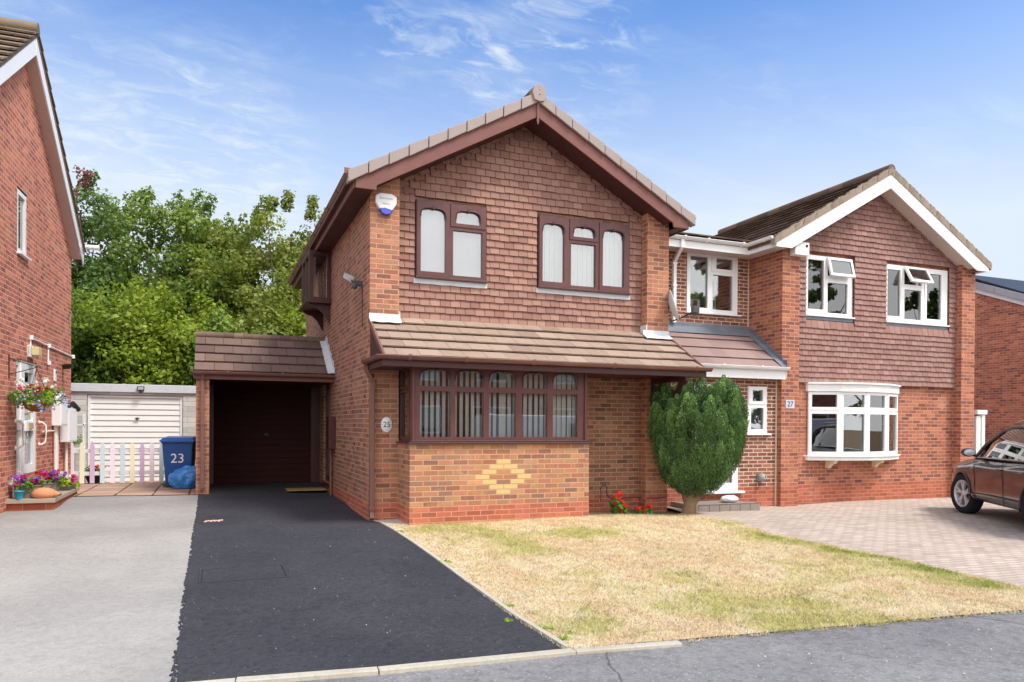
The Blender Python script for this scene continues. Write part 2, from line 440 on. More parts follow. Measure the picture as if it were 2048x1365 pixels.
def sheet(name, left, right, mat, off, nu, nv, kind='structure', parent=None, jl=0, jr=0, vc=None, relief=None, **tags):
    """ruled ground patch between two polylines (lists of (x,y)), draped on the terrain"""
    def samp(pl, n):
        pl = np.array(pl, float); s = np.concatenate([[0], np.cumsum(np.hypot(*np.diff(pl, axis=0).T))]); t = np.linspace(0, s[-1], n)
        return np.stack([np.interp(t, s, pl[:, 0]), np.interp(t, s, pl[:, 1])], 1)
    A, B = samp(left, nv), samp(right, nv)
    if jl: A[:, 0] += np.convolve(rng.normal(0, jl, nv+4), np.ones(5)/2.2, 'valid')
    if jr: B[:, 0] += np.convolve(rng.normal(0, jr, nv+4), np.ones(5)/2.2, 'valid')
    t = np.linspace(0, 1, nu)[None, :, None]
    Pn = A[:, None]*(1-t)+B[:, None]*t
    Z = G(Pn[..., 0], Pn[..., 1])+off
    if relief is not None: Z = Z+relief(Pn[..., 0], Pn[..., 1])
    V = np.concatenate([Pn, Z[..., None]], -1).reshape(-1, 3)
    me = bpy.data.meshes.new(name)
    F = [(j*nu+i, j*nu+i+1, (j+1)*nu+i+1, (j+1)*nu+i) for j in range(nv-1) for i in range(nu-1)]
    me.from_pydata(V.tolist(), [], F)
    bm = bmesh.new(); bm.from_mesh(me)
    for f in bm.faces:
        if f.normal.z < 0: f.normal_flip()
        f.smooth = True
    bm.to_mesh(me); bm.free()
    uv = me.uv_layers.new(name='UVMap'); li = np.zeros(len(me.loops), int); me.loops.foreach_get('vertex_index', li)
    uv.data.foreach_set('uv', V[li][:, :2].ravel())
    if vc is not None:
        ca = me.color_attributes.new('col', 'FLOAT_COLOR', 'POINT'); ca.data.foreach_set('color', vc(V).astype(np.float32).ravel())
    me.materials.append(mat)
    o = bpy.data.objects.new(name, me); COL.objects.link(o); o['kind'] = kind
    for k_, v_ in tags.items(): o[k_] = v_
    return o
# ------------------------------------------------------------------ shared materials
B25 = [(200,142,96),(186,124,92),(208,154,110),(176,116,92),(196,136,100),(186,142,104),(204,150,110),(156,116,100),(190,138,104),(200,134,104),(174,132,110),(188,122,94)]
M = {}
M['brick25'] = brick_mat('brick_mixed_buff', B25, (212,174,142), uoff=1.322)
M['brickpier'] = brick_mat('brick_orange_brown', [(202,134,100),(188,120,94),(208,144,108),(176,112,92),(196,134,102),(160,108,92),(206,140,112),(186,132,106)], (214,174,144))
M['brick25side'] = brick_mat('brick_mixed_brown', [(178,124,100),(166,112,92),(186,134,106),(152,108,92),(176,122,100),(192,138,106),(136,100,88),(170,128,104)], (206,172,146))
M['plinth'] = brick_mat('brick_red_plinth', [(198,110,82),(190,104,78),(206,118,90),(184,102,82),(200,116,92)], (214,160,134), dirt=.2)
M['brick27'] = brick_mat('brick_orange_red', [(196,120,90),(182,108,84),(170,100,82),(204,132,98),(156,94,80),(188,116,90),(144,90,82),(198,124,94)], (210,164,138), white=1.1)
M['plinth27'] = brick_mat('brick_red_plinth_aged', [(190,104,78),(180,98,74),(198,110,84)], (206,152,126), white=.9)
M['brickext'] = brick_mat('brick_brown_light_joints', [(152,98,80),(140,88,76),(166,110,88),(158,102,84),(172,118,92),(132,82,72)], (236,208,186), mw=.013)
M['brick23'] = brick_mat('brick_warm_red', [(216,132,102),(192,110,86),(198,130,100),(174,102,86),(208,134,104),(160,98,86),(196,116,90),(184,110,92)], (240,188,164), alb=1.0)
M['brick29'] = brick_mat('brick_red_far', [(206,122,92),(192,108,84),(172,96,80),(212,132,100),(154,90,80),(200,116,88)], (226,170,142), alb=1.0)
M['buff'] = plain('buff_brick', (206,178,124), .85, .2, .12, 20, bstr=.3)
M['hung'] = tile_mat('clay_hanging_tile', [(154,115,105),(176,135,122),(164,123,112),(182,143,128),(150,110,100)], .6, lichen=(176,168,120), lamount=.35)
M['hung27'] = tile_mat('clay_hanging_tile_plum', [(150,114,107),(170,132,123),(160,122,115),(176,140,130)], .6)
M['porchtile'] = tile_mat('concrete_tile_buff', [(172,150,134),(160,138,124),(180,158,142),(152,130,116),(168,146,130)], .5, lichen=(214,204,186), lamount=.8, bumps=.8)
M['carporttile'] = tile_mat('concrete_tile_brown', [(120,98,90),(132,108,98),(110,90,82),(142,118,106)], .5, lichen=(196,186,170), lamount=.45, bumps=.7)
M['leantile'] = tile_mat('concrete_tile_new_red', [(150,126,122),(156,132,128),(144,120,116)], .2)
M['roof27'] = tile_mat('concrete_tile_weathered', [(128,104,90),(110,88,78),(146,122,104),(96,78,70)], .7, lichen=(206,188,150), lamount=1.0, bumps=.8)
M['roof23'] = tile_mat('concrete_tile_lichened', [(142,126,108),(126,110,96),(156,140,118)], .6, lichen=(214,190,110), lamount=1.2, bumps=.8)
M['slate'] = tile_mat('slate_grey_verge', [(168,166,176),(184,182,190),(154,152,164)], .2)
M['verge'] = plain('dry_verge_plastic', (160,146,142), .6, .35, .16, 8)
M['brown'] = plain('brown_upvc', (98,58,56), .38, .45, .16, 9, dirt=((150,112,100), .8))
M['browndk'] = plain('brown_upvc_deep', (76,42,42), .35, .45, .14, 9)
M['barge'] = plain('brown_bargeboard', (122,78,72), .5, .35, .16, 5, dirt=((146,104,94), .8))
M['gutter'] = plain('brown_gutter', (126,88,80), .42, .45, .15, 4, dirt=((160,130,118), 1.2))
M['white'] = plain('white_upvc', (240,240,240), .32, .45, .04, 5, dirt=((206,204,196), .7))
M['whitedirty'] = plain('white_paint_weathered', (232,230,226), .55, .3, .08, 3, dirt=((176,168,152), 1.4))
M['whitewall'] = plain('white_painted_brick', (226,224,218), .8, .2, .08, 2, bstr=.5, bscale=14, dirt=((178,172,158), 1.5))
M['lead'] = plain('lead_flashing', (214,218,224), .5, .4, .22, 7, bstr=.4, bscale=14, dirt=((226,230,236), 2))
M['leaddk'] = plain('lead_flashing_dark', (116,122,134), .45, .5, .3, 7, bstr=.4, bscale=14, dirt=((150,158,172), 1.6))
M['black'] = plain('black_metal', (34,34,36), .5, .4)
M['grey'] = plain('grey_plastic', (150,154,158), .5, .4)
M['darkgrey'] = plain('dark_grey_plastic', (70,72,76), .5, .4)
M['silver'] = plain('brushed_metal', (190,192,196), .3, .5, .05, 9, metal=.9)
M['brass'] = plain('brass_fitting', (196,170,110), .35, .5, .1, 9, metal=.6)
M['glass'] = glass_mat('window_glass', (.96,.98,.98,1), refl=1.7, base=.10)
M['glassup'] = glass_mat('window_glass_clear', (.97,.98,.98,1), refl=2.0, base=.16)
M['glassdark'] = glass_mat('tinted_glass', (.35, .4, .4, 1), refl=2.2, base=.12)
M['blind'] = plain('blind_fabric', (248,244,234), .8, .2, .05, 3)
M['curtain'] = plain('net_curtain', (250,250,248), .85, .2, .03, 3)
M['curtaingreen'] = plain('pale_green_curtain', (196,210,180), .85, .2, .08, 3)
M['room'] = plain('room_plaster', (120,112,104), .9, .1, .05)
M['soffit'] = plain('brown_soffit_board', (74,44,42), .5, .3, .1)
M['soffitw'] = plain('pale_soffit_board', (206,190,182), .6, .3, .08)

HB = Vector
# ================================================================== HOUSE 25
h25 = thing('brick_house', 'brick house number 25 with brown windows and a tiled porch roof', 'house', (2.2, .76, -.27))
yF = .99; yP = .759; XL, XR = -.433, 4.82; YB = 9.07
def ztop(x): return 6.43-.549*abs(x-2.155)
bay = (.10, .95, 2.79, 2.0)
mb = MB()
wall_grid(mb, lambda u, v: (u, yF, v), (0, .22, 0), .013, 4.384, 0, 4.8, [(.32, 3.50, 1.465, 4.68), (2.396, 3.50, 4.12, 4.67), bay])
mb.prism([(.013, yF, 4.8), (4.384, yF, 4.8), (4.384, yF, 5.0), (2.155, yF, 6.2), (.013, yF, 5.02)], (0, .22, 0))
mb.box(XR-.22, yF, 0, XR, YB, 4.75)                    # right side wall
mb.box(XL, YB-.22, 0, XR-.22, YB, 4.75)
mb.build('wall', M['brick25side'], h25)
mb = MB()
wall_grid(mb, lambda u, v: (XL, u, v), (.22, 0, 0), yF, YB-.22, 0, 4.78, [(4.82, -.02, 5.72, 2.02), (4.72, 3.66, 6.0, 4.6)])
mb.build('side_wall', M['brick25side'], h25)
mb = MB(); mb.box(XL+.0, yP, 0, .013, yF, 5.0); mb.box(4.384, yP, 0, XR, yF, 5.0)
mb.build('brick_pier', M['brickpier'], h25, label='orange brick piers at both front corners')
mb = MB()   # red engineering brick base courses, a whisker proud
e = .003
mb.box(XL-e, yP-e, -.75, .013, yF, 0); mb.box(XL-e, yF, -.75, XL+.2, YB, 0)
mb.box(4.384-e, yP-e, -.75, XR+e, yF, 0); mb.box(XR-.2, yF, -.75, XR+e, YB, 0); mb.box(2.86, yF-e, -.75, 4.384-e, yF+.2, 0)
mb.build('plinth', M['plinth'], h25)
# bay base
mb = MB(); mb.box(0, 0, 0, 2.87, yF-.001, .905); mb.build('bay_wall', M['brick25'], h25)
mb = MB(); mb.box(-e, -e, -.75, 2.87+e, yF-.004, 0); mb.build('bay_plinth', M['plinth'], h25, uvoff=(.05, 0))
mb = MB()
bw = .225
for r_, offs in {8: [0], 7: [-.5, .5], 6: [-1, 1], 5: [-1.5, 1.5], 4: [-1, 1], 3: [-.5, .5], 2: [0]}.items():
    for o_ in offs:
        cx = 1.322+.1125+o_*bw
        mb.box(cx-.107, -.0035, r_*.075+.006, cx+.107, .01, (r_+1)*.075-.006)
mb.build('diamond_brickwork', M['buff'], h25, bevel=.002, label='cream brick diamond in the bay wall')
# room shells so that the windows look into dim rooms
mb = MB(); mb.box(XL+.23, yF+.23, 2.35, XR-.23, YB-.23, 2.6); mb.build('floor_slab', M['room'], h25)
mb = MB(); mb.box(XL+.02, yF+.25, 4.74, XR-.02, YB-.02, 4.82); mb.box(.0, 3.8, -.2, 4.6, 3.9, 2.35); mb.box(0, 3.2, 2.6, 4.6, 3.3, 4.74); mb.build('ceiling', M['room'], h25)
# roof
YV = .43
mb = MB()
for s in (-1, 1):
    e0, e1 = 2.155, 2.155+s*2.97
    z0, z1 = ztop(e0), ztop(e1)
    mb.prism([(e0, YV+.04, z0-.01), (e1, YV+.04, z1-.01), (e1, YV+.04, z1-.10), (e0, YV+.04, z0-.10)], (0, YB+.3-YV, 0))
mb.build('roof', M['roof27'], h25)
mb = MB()      # dry verge units stepping up both rakes
slope = math.atan(.549)
for s in (-1, 1):
    L = 2.98/math.cos(slope); nun = 10
    for i in range(nun):
        a = L*(i)/nun+.004; b = L*(i+1)/nun-.008
        def q(t, dz, y): x = 2.155+s*t*math.cos(slope); return (x, y, 6.43-t*math.sin(slope)+dz)
        k0 = .016 if True else 0
        ps = [q(a, -.13, YV-.012), q(b, -.145, YV-.02), q(b, .035, YV-.02), q(a, .02, YV-.012)]
        ps2 = [q(a, -.13, YV+.14), q(b, -.145, YV+.14), q(b, .035, YV+.14), q(a, .02, YV+.14)]
        mb.hexa([ps[0], ps[1], ps2[1], ps2[0], ps[3], ps[2], ps2[2], ps2[3]])
mb.build('verge', M['verge'], h25, bevel=.008)
mb = MB()
pr_ = [(-.12, -.04), (-.085, -.16), (0, -.18), (.085, -.16), (.12, -.04), (.09, .05), (.045, .085), (0, .095), (-.045, .085), (-.09, .05)]
mb.prism([(2.155+a, YV-.045, 6.47+b) for a, b in pr_], (0, .05, 0))
cap = mb.build('ridge_cap', M['verge'], h25, bevel=.006)
mb = MB(); mb.lathe([(.006, -.003), (.006, .003)], (2.155, YV-.047, 6.47), 8, 'y'); mb.lathe([(.009, -.003), (.009, .003)], (2.157, YV-.047, 6.40), 8, 'y'); mb.build('vent_hole', M['black'], cap)
mb = MB(); mb.tube([(2.155, YV+.12, 6.46), (2.155, YB+.3, 6.46)], .11, 12); mb.build('ridge_tile', M['roof27'], h25)
# bargeboards with boxed ends
mb = MB()
for s in (-1, 1):
    xe = 2.155+s*2.86
    def zb(x, d): return ztop(x)-d
    mb.prism([(2.155+s*.004, YV+.03, zb(2.155, .12)), (xe, YV+.03, zb(xe, .12)), (xe, YV+.03, 4.60), (xe-s*.30, YV+.03, 4.60), (xe-s*.31, YV+.03, zb(xe-s*.31, .36)), (2.155+s*.004, YV+.03, zb(2.155, .36))], (0, .03, 0))
mb.build('bargeboard', M['barge'], h25, bevel=.004)
mb = MB()
for s in (-1, 1):
    a, b = 2.155, 2.155+s*2.8
    for t0, t1, d0 in ((0, 1, .115),):
        mb.prism([(a, YV+.026, ztop(a)-.125), (b, YV+.026, ztop(b)-.125), (b, YV+.026, ztop(b)-.15), (a, YV+.026, ztop(a)-.15)], (0, -.012, 0))
mb.prism([(2.13, YV+.028, 6.31), (2.18, YV+.028, 6.31), (2.17, YV+.028, 6.05), (2.175, YV+.028, 6.0), (2.155, YV+.028, 5.94), (2.135, YV+.028, 6.0), (2.14, YV+.028, 6.05)], (0, -.018, 0))
mb.build('verge_trim', M['barge'], h25)
mb = MB()   # soffits
for s in (-1, 1):
    a, b = 2.155, 2.155+s*2.55
    mb.prism([(a, YV+.06, ztop(a)-.33), (b, YV+.06, ztop(b)-.33), (b, YV+.06, ztop(b)-.31), (a, YV+.06, ztop(a)-.31)], (0, yF-YV-.07, 0))
    xe = 2.155+s*2.86; xw = XL if s < 0 else XR
    mb.box(xe, YV+.06, 4.615, xw, YB+.2, 4.63)
mb.build('soffit', M['soffit'], h25)
mb = MB(); mb.box(2.155-2.89, YV+.06, 4.60, 2.155-2.865, YB+.25, 4.80); mb.box(2.155+2.865, YV+.06, 4.60, 2.155+2.89, YB+.25, 4.80)
mb.build('fascia', M['barge'], h25, bevel=.003)
def gutter(path, r, mat, parent, name='gutter', brk=None, ext=.004, closed_end=True, joint=None):
    """half-round gutter as open channel swept along path (level)"""
    mb = MB(); pts = [Vector(p) for p in path]; n = 8
    def ring(i, rr):
        d1 = (pts[i]-pts[i-1]).normalized() if i > 0 else (pts[1]-pts[0]).normalized()
        d2 = (pts[i+1]-pts[i]).normalized() if i < len(pts)-1 else d1
        d = (d1+d2).normalized(); sc = 1/max(.3, d.dot(d1)); a = d.cross(Vector((0, 0, 1))).normalized()*sc
        return [pts[i]+a*math.cos(t)*rr+Vector((0, 0, -math.sin(t)*rr*.95)) for t in [math.pi*j/n for j in range(n+1)]]
    for rr, fl in ((r, 1), (r-.006, -1)):
        rings = [ring(i, rr) for i in range(len(pts))]
        vs = [q for g in rings for q in g]; m_ = n+1
        mb.add(vs, [(i*m_+j, i*m_+j+1, (i+1)*m_+j+1, (i+1)*m_+j) for i in range(len(pts)-1) for j in range(n)], .5, True)
    for i in (0, len(pts)-1): mb.add(ring(i, r), [tuple(range(n+1))], .5)
    for i in range(len(pts)-1):     # rolled lips
        A0, A1 = ring(i, r), ring(i+1, r)
        mb.tube([A0[0], A1[0]], .007, 6); mb.tube([A0[-1], A1[-1]], .007, 6)
    g = mb.build(name, mat, parent, recalc=False)
    if joint:
        jb = MB()
        for (p, d) in joint:
            p = Vector(p); d = Vector(d).normalized(); a = d.cross(Vector((0, 0, 1)))
            jb.cut()
            for k_ in range(n):
                t0, t1 = math.pi*k_/n, math.pi*(k_+1)/n; rr = r+.007
                c = [p+d*dd+a*math.cos(t)*rr_+Vector((0, 0, -math.sin(t)*rr_*.95)) for dd in (-.022, .022) for (t, rr_) in ((t0, rr), (t1, rr), (t1, r-.001), (t0, r-.001))]
                jb.add(c, [(0,1,2,3),(7,6,5,4),(0,4,5,1),(1,5,6,2),(3,2,6,7),(0,3,7,4)], .3)
            jb.box(*(p+a*(r+.0)-Vector((.02, .02, .004))), *(p+a*(r+.012)+Vector((.02, .02, .02))))
        jb.build('gutter_clip', mat if brk is None else brk, g)
    return g
gutter([(-.80, YV+.02, 4.80), (-.80, YB+.3, 4.80)], .06, M['gutter'], h25, joint=[((-.80, y, 4.80), (0, 1, 0)) for y in (1.3, 2.25, 3.2, 4.15, 5.1, 6.1, 7.1, 8.1)], brk=M['browndk'])
mb = MB(); mb.box(-.87, YV, 4.78, -.735, YV+.02, 4.86); mb.build('gutter_end', M['gutter'], h25)
gutter([(2.155+2.95, YB+.3, 4.80), (2.155+2.95, YV+.02, 4.80)], .06, M['gutter'], h25)
# hung tiles
mb = MB()
HX = 2.155
tiles(mb, (0, yF-.012, 2.83), (1, 0, 0), (0, 0, 1), (0, -1, 0),
      lambda s: max(.016, HX-(6.08-2.83-s-.0)/.549) if s+2.83 > 4.80 else .016,
      lambda s: min(4.382, HX+(6.08-2.83-s-.0)/.549) if s+2.83 > 4.80 else 4.382,
      28, .1125, .166, th=.019, gap=.008, holes=[(.30, 3.40-2.83, 1.48, 4.70-2.83), (2.376, 3.40-2.83, 4.135, 4.69-2.83)], uoff=.05,
      edge_tilt=lambda s: s+2.83 > 4.72, jit=.005)
mb.build('hanging_tiles', M['hung'], h25)
# upper windows
W1 = [(0, 0, .545, 1.195, .07, .085, .475, 1.075, 1, 1), (.545, .82, 1.155, 1.195, .645, .885, 1.055, 1.09, 1, 1), (.545, 0, 1.155, .82, .60, .06, 1.09, .775, 0, 0)]
W2 = [(0, 0, .56, 1.185, .07, .09, .47, 1.06, 1, 1), (.56, .82, 1.125, 1.185, .64, .885, 1.05, 1.06, 1, 1), (.56, 0, 1.125, .82, .60, .06, 1.07, .775, 0, 0), (1.125, 0, 1.735, 1.185, 1.20, .10, 1.62, 1.06, 1, 1)]
def blind(parent, x0, x1, y, z0, z1, pitch, wdt, ang, mat, name='vertical_blind'):
    mb = MB(); x = x0
    while x < x1-wdt*.3:
        c, s_ = math.cos(ang)*wdt/2, math.sin(ang)*wdt/2
        zz_ = z0+random.uniform(-.01, .01); cx = x+pitch/2+random.uniform(-.004, .004)
        mb.hexa([(cx-c, y-s_, zz_), (cx+c, y+s_, zz_), (cx+c, y+s_+.002, zz_), (cx-c, y-s_+.002, zz_), (cx-c, y-s_, z1), (cx+c, y+s_, z1), (cx+c, y+s_+.002, z1), (cx-c, y-s_+.002, z1)])
        x += pitch
    mb.box(x0, y-.02, z1, x1, y+.02, z1+.04)
    return mb.build(name, mat, parent)
w1 = window(h25, M['brown'], M['glassup'], (.315, .925, 3.49), (1, 0, 0), 1.155, 1.195, W1, depth=.09, arch_bar=M['browndk'], label='brown framed upstairs window with two arched lights')
w2 = window(h25, M['brown'], M['glassup'], (2.391, .925, 3.49), (1, 0, 0), 1.735, 1.185, W2, depth=.09, arch_bar=M['browndk'], label='brown framed upstairs window with three arched lights')
blind(w1, .33, .80, 1.09, 3.5, 4.66, .085, .1, .05, M['curtain'], 'net_curtain'); blind(w1, .80, 1.46, 1.11, 3.5, 4.66, .085, .1, .05, M['curtain'], 'net_curtain')
blind(w2, 2.40, 4.11, 1.09, 3.5, 4.66, .089, .088, .12, M['blind'])
for w_, xa, xb in ((w1, .30, 1.485), (w2, 2.376, 4.14)):
    mb = MB(); mb.box(xa, .875, 3.462, xb, .97, 3.49); mb.build('sill', M['browndk'], w_, bevel=.003)
    mb = MB()
    n_ = 24
    for i in range(n_):
        x0 = xa-.02+(xb-xa+.03)*i/n_; x1 = xa-.02+(xb-xa+.03)*(i+1)/n_
        w0 = .012*mnoise.noise((x0*6, 0, xa)); w1_ = .012*mnoise.noise((x1*6, 0, xa))
        mb.hexa([(x0, .938+w0*.4, 3.385+w0), (x1, .938+w1_*.4, 3.385+w1_), (x1, .965, 3.385), (x0, .965, 3.385), (x0, .93, 3.462), (x1, .93, 3.462), (x1, .965, 3.462), (x0, .965, 3.462)])
    mb.build('lead_apron', M['lead'], w_)
# oriel window on the side wall
mb = MB()
ox, oy0, oy1, oz0, oz1 = -.86, 4.70, 6.02, 3.62, 4.612
for y_ in (oy0, oy1):
    sgn = 1 if y_ == oy0 else -1
    for (a, b) in ((-.86, -.78), (-.52, XL+.004)): mb.box(a, y_, oz0, b, y_+sgn*.07, oz1)
    mb.box(-.78, y_, oz0, -.52, y_+sgn*.07, oz0+.07); mb.box(-.78, y_, oz1-.08, -.52, y_+sgn*.07, oz1)
for y_ in (oy0+.07, 5.33, oy1-.13): mb.box(-.86, y_, oz0, -.79, y_+.06, oz1)
mb.box(-.86, oy0+.13, oz0, -.79, oy1-.13, oz0+.07); mb.box(-.86, oy0+.13, oz1-.08, -.79, oy1-.13, oz1)
ow = mb.build('oriel_window', M['browndk'], h25, bevel=.004)
mb = MB(); mb.box(-.79, oy0+.03, oz0+.06, -.51, oy0+.04, oz1-.07); mb.build('pane', M['glassup'], ow)
mb = MB(); mb.box(-.82, oy0+.12, oz0+.06, -.81, oy1-.12, oz1-.07); mb.build('pane', M['glassup'], ow)
mb = MB(); mb.box(-.93, oy0-.05, oz0-.05, XL, oy1+.05, oz0); mb.build('sill', M['browndk'], ow, bevel=.006)
mb = MB(); prof = [(XL, oz0-.05), (-.86, oz0-.05), (-.80, oz0-.11), (-.66, oz0-.15), (-.56, oz0-.24), (-.50, oz0-.36), (XL, oz0-.46)]
for y_ in (oy0+.1, oy1-.16): mb.prism([(a, y_, b) for a, b in prof], (0, .06, 0))
mb.build('bracket', M['browndk'], ow)
mb = MB(); mb.box(-.74, oy0+.15, oz0+.02, -.72, oy1-.15, oz1-.1); mb.build('net_curtain', M['curtain'], ow)
# bay window
xs = [0, .612, 1.132, 1.657, 2.177, 2.797]; opx = [(.115, .576), (.647, 1.089), (1.174, 1.607), (1.708, 2.131), (2.222, 2.646)]
cells = []
for i in range(5):
    a, b = opx[i]
    cells.append((xs[i], 0, xs[i+1], .74, a, .05, b, .715, 0, 0)); cells.append((xs[i], .74, xs[i+1], 1.065, a, .79, b, 1.025, 1, 0))
bw_ = window(h25, M['brown'], M['glass'], (.043, .05, .955), (1, 0, 0), 2.797, 1.065, cells, name='bay_window', depth=.08, arch_bar=M['browndk'], label='wide brown bay window with five arched top lights')
cs = [(0, 0, .66, .74, .07, .05, .59, .70, 0, 1), (0, .74, .66, 1.065, .07, .79, .59, 1.02, 0, 1)]
window(h25, M['browndk'], M['glass'], (.044, .792, .955), (0, -1, 0), .66, 1.065, cs, name='bay_return', depth=.07)
window(h25, M['browndk'], M['glass'], (2.839, .132, .955), (0, 1, 0), .66, 1.065, cs, name='bay_return', depth=.07)
mb = MB()
for x_ in (.03, 2.80): mb.box(x_, .04, .955, x_+.055, .13, 2.02)
mb.tube([(.028+.03, .035, .955), (.028+.03, .035, 2.02)], .022, 8); mb.tube([(2.825, .035, .955), (2.825, .035, 2.02)], .022, 8)
mb.build('corner_post', M['brown'], h25)
mb = MB(); mb.box(-.035, -.055, .905, 2.90, yF-.24, .93); mb.box(.01, .0, .93, 2.87, yP+.1, .955)
mb.build('bay_sill', M['browndk'], h25, bevel=.006)
blind(bw_, .15, 1.45, .17, .96, 1.97, .089, .054, .12, M['blind']); blind(bw_, 1.45, 2.2, .17, .96, 1.97, .089, .062, .12, M['blind']); blind(bw_, 2.2, 2.76, .17, .96, 1.97, .089, .074, .12, M['blind'])
mb = MB(); mb.box(.2, 2.6, .96, .6, 2.62, 1.2); mb.box(2.0, 2.4, .1, 3.1, 2.8, .9); mb.build('sofa', plain('dark_sofa', (70, 60, 56), .9), h25)
# porch roof (lean-to) over bay and door
mb = MB()
sl = math.atan(.60); us = (0, math.cos(sl), math.sin(sl)); nn_ = (0, -math.sin(sl), math.cos(sl))
zR = lambda y: 2.165+.60*(y+.2)
tiles(mb, (0, -.24, zR(-.24)-.03), (1, 0, 0), us, nn_, lambda s: XL, lambda s: XR, 5, .283, .33, th=.022, uoff=.09, jit=.006, over=.02, gap=.006)
pt = mb.build('porch_roof', M['porchtile'], h25)
mb = MB()
mb.prism([(XL+.01, -.20, zR(-.2)-.05), (XL+.01, yF-.02, zR(yF)-.05), (XL+.01, yF-.02, 2.03), (XL+.01, -.26, 2.03)], (XR-XL-.02, 0, 0))
mb.build('porch_cheek', M['soffit'], h25)
mb = MB(); mb.box(XL-.03, -.305, 1.985, XR+.03, -.28, 2.13); mb.box(XL-.03, -.28, 1.985, XL-.005, yP, 2.13); mb.build('porch_fascia', M['browndk'], h25, bevel=.003)
mb = MB(); mb.box(XL, -.28, 2.005, XR+.03, yF, 2.028); mb.build('porch_soffit', M['soffit'], h25)
gutter([(4.90, -.353, 2.125), (-.507, -.353, 2.125), (-.507, yP-.02, 2.125)], .056, M['gutter'], h25, name='porch_gutter', joint=[((x, -.353, 2.125), (1, 0, 0)) for x in (4.6, 3.1, 1.75, .72, -.1)])
mb = MB(); mb.box(XL-.004, -.22, zR(-.22)-.02, XL+.05, yP-.01, zR(-.22)+.0)
mb = MB()
mb.prism([(XL-.012, -.25, zR(-.25)+.03), (XL-.012, yP, zR(yP)+.03), (XL-.012, yP, zR(yP)-.06), (XL-.012, -.25, zR(-.25)-.05)], (.03, 0, 0))
mb.prism([(XR+.0, -.25, zR(-.25)+.03), (XR+.0, yP, zR(yP)+.03), (XR+.0, yP, zR(yP)-.06), (XR+.0, -.25, zR(-.25)-.05)], (.03, 0, 0))
mb.build('porch_verge', M['gutter'], h25)
# lead at pier feet
mb = MB()
def apron(mb, x0, x1, y, z0, h, ang=.6, d=.11):
    n_ = 10
    for i in range(n_):
        a = x0+(x1-x0)*i/n_; b = x0+(x1-x0)*(i+1)/n_
        wa, wb = .02*mnoise.noise((a*9, 3, 0)), .02*mnoise.noise((b*9, 3, 0))
        mb.hexa([(a, y-.008, z0), (b, y-.008, z0), (b, y, z0), (a, y, z0), (a, y-.006, z0+h), (b, y-.006, z0+h), (b, y, z0+h), (a, y, z0+h)])
        mb.hexa([(a, y-d+wa, zR(y-d+wa)+.035), (b, y-d+wb, zR(y-d+wb)+.035), (b, y-.004, z0+.002), (a, y-.004, z0+.002), (a, y-d+wa, zR(y-d+wa)+.042), (b, y-d+wb, zR(y-d+wb)+.042), (b, y-.004, z0+.01), (a, y-.004, z0+.01)])
mb.cut(); apron(mb, XL-.01, .03, yP-.002, zR(yP)+.035, .075); mb.box(.013, yP-.01, zR(yP)+.03, .028, yF-.03, zR(yP)+.16)
mb.cut(); apron(mb, 4.30, XR+.01, yP-.002, zR(yP)+.035, .075, d=.13); mb.box(4.365, yP-.01, zR(yP)+.03, 4.382, yF-.03, zR(yP)+.2)
mb.build('lead_flashing', M['lead'], h25)
# gallows bracket and post under porch end
mb = MB()
mb.box(4.47, yP-.07, .95, 4.55, yP-.003, 2.0); mb.box(4.47, -.27, 1.92, 4.55, yP-.06, 2.004)
mb.prism([(4.475, -.12, 1.94), (4.475, -.26, 1.94), (4.475, .02, 1.60), (4.475, yP-.1, 1.12), (4.475, yP-.06, 1.0), (4.475, yP-.06, 1.22), (4.475, .16, 1.66)], (.07, 0, 0))
mb.build('timber_bracket', M['browndk'], h25, bevel=.004)
# downpipe
mb = MB()
def sqpipe(mb, pts, w=.065):
    for a, b in zip(pts[:-1], pts[1:]):
        a, b = Vector(a), Vector(b); d = (b-a).normalized(); u = Vector((1, 0, 0)); v = d.cross(u).normalized()
        if v.length < .5: u = Vector((0, 1, 0)); v = d.cross(u).normalized()
        c = [p+u*s_*w/2+v*t_*w/2 for p in (a-d*.01, b+d*.01) for s_, t_ in ((-1, -1), (1, -1), (1, 1), (-1, 1))]
        mb.add(c, [(3,2,1,0),(4,5,6,7),(0,1,5,4),(1,2,6,5),(2,3,7,6),(3,0,4,7)])
sqpipe(mb, [(-.50, .70, 2.08), (-.50, .70, 2.0)]); sqpipe(mb, [(-.50, .70, 2.0), (-.40, .715, 1.84)]); sqpipe(mb, [(-.40, .715, 1.85), (-.40, .715, -.16)])
sqpipe(mb, [(-.40, .715, -.14), (-.40, .66, -.22)])
for z_ in (1.82, 1.12, -.10): mb.box(-.44, .675, z_, -.36, .757, z_+.05)
mb.build('downpipe', M['gutter'], h25, bevel=.004)
# meter box + pipe, side door
mb = MB(); mb.box(XL-.13, 4.02, .70, XL-.001, 4.42, 1.32); mt = mb.build('meter_box', M['browndk'], h25, bevel=.008)
mb = MB(); mb.tube([(XL-.05, 4.30, .71), (XL-.05, 4.30, -.2)], .02, 8); mb.tube([(XL-.05, 4.36, .71), (XL-.05, 4.36, -.2)], .016, 8); mb.build('pipe', M['gutter'], h25)
sd = window(h25, M['browndk'], M['glassdark'], (XL+.06, 5.72, -.02), (0, -1, 0), .9, 2.04, [(0, 0, .9, 2.04, .12, .12, .78, .88, 0, 1), ][:0]+[(0, 0, .9, .95, .13, .13, .77, .86, 0, 1), (0, .95, .9, 2.04, .13, 1.04, .77, 1.92, 0, 1)], name='side_door', depth=.06)
mb = MB();  mb.box(XL-.03, 4.88, .99, XL-.015, 5.03, 1.01); mb.build('door_handle', M['brass'], sd)
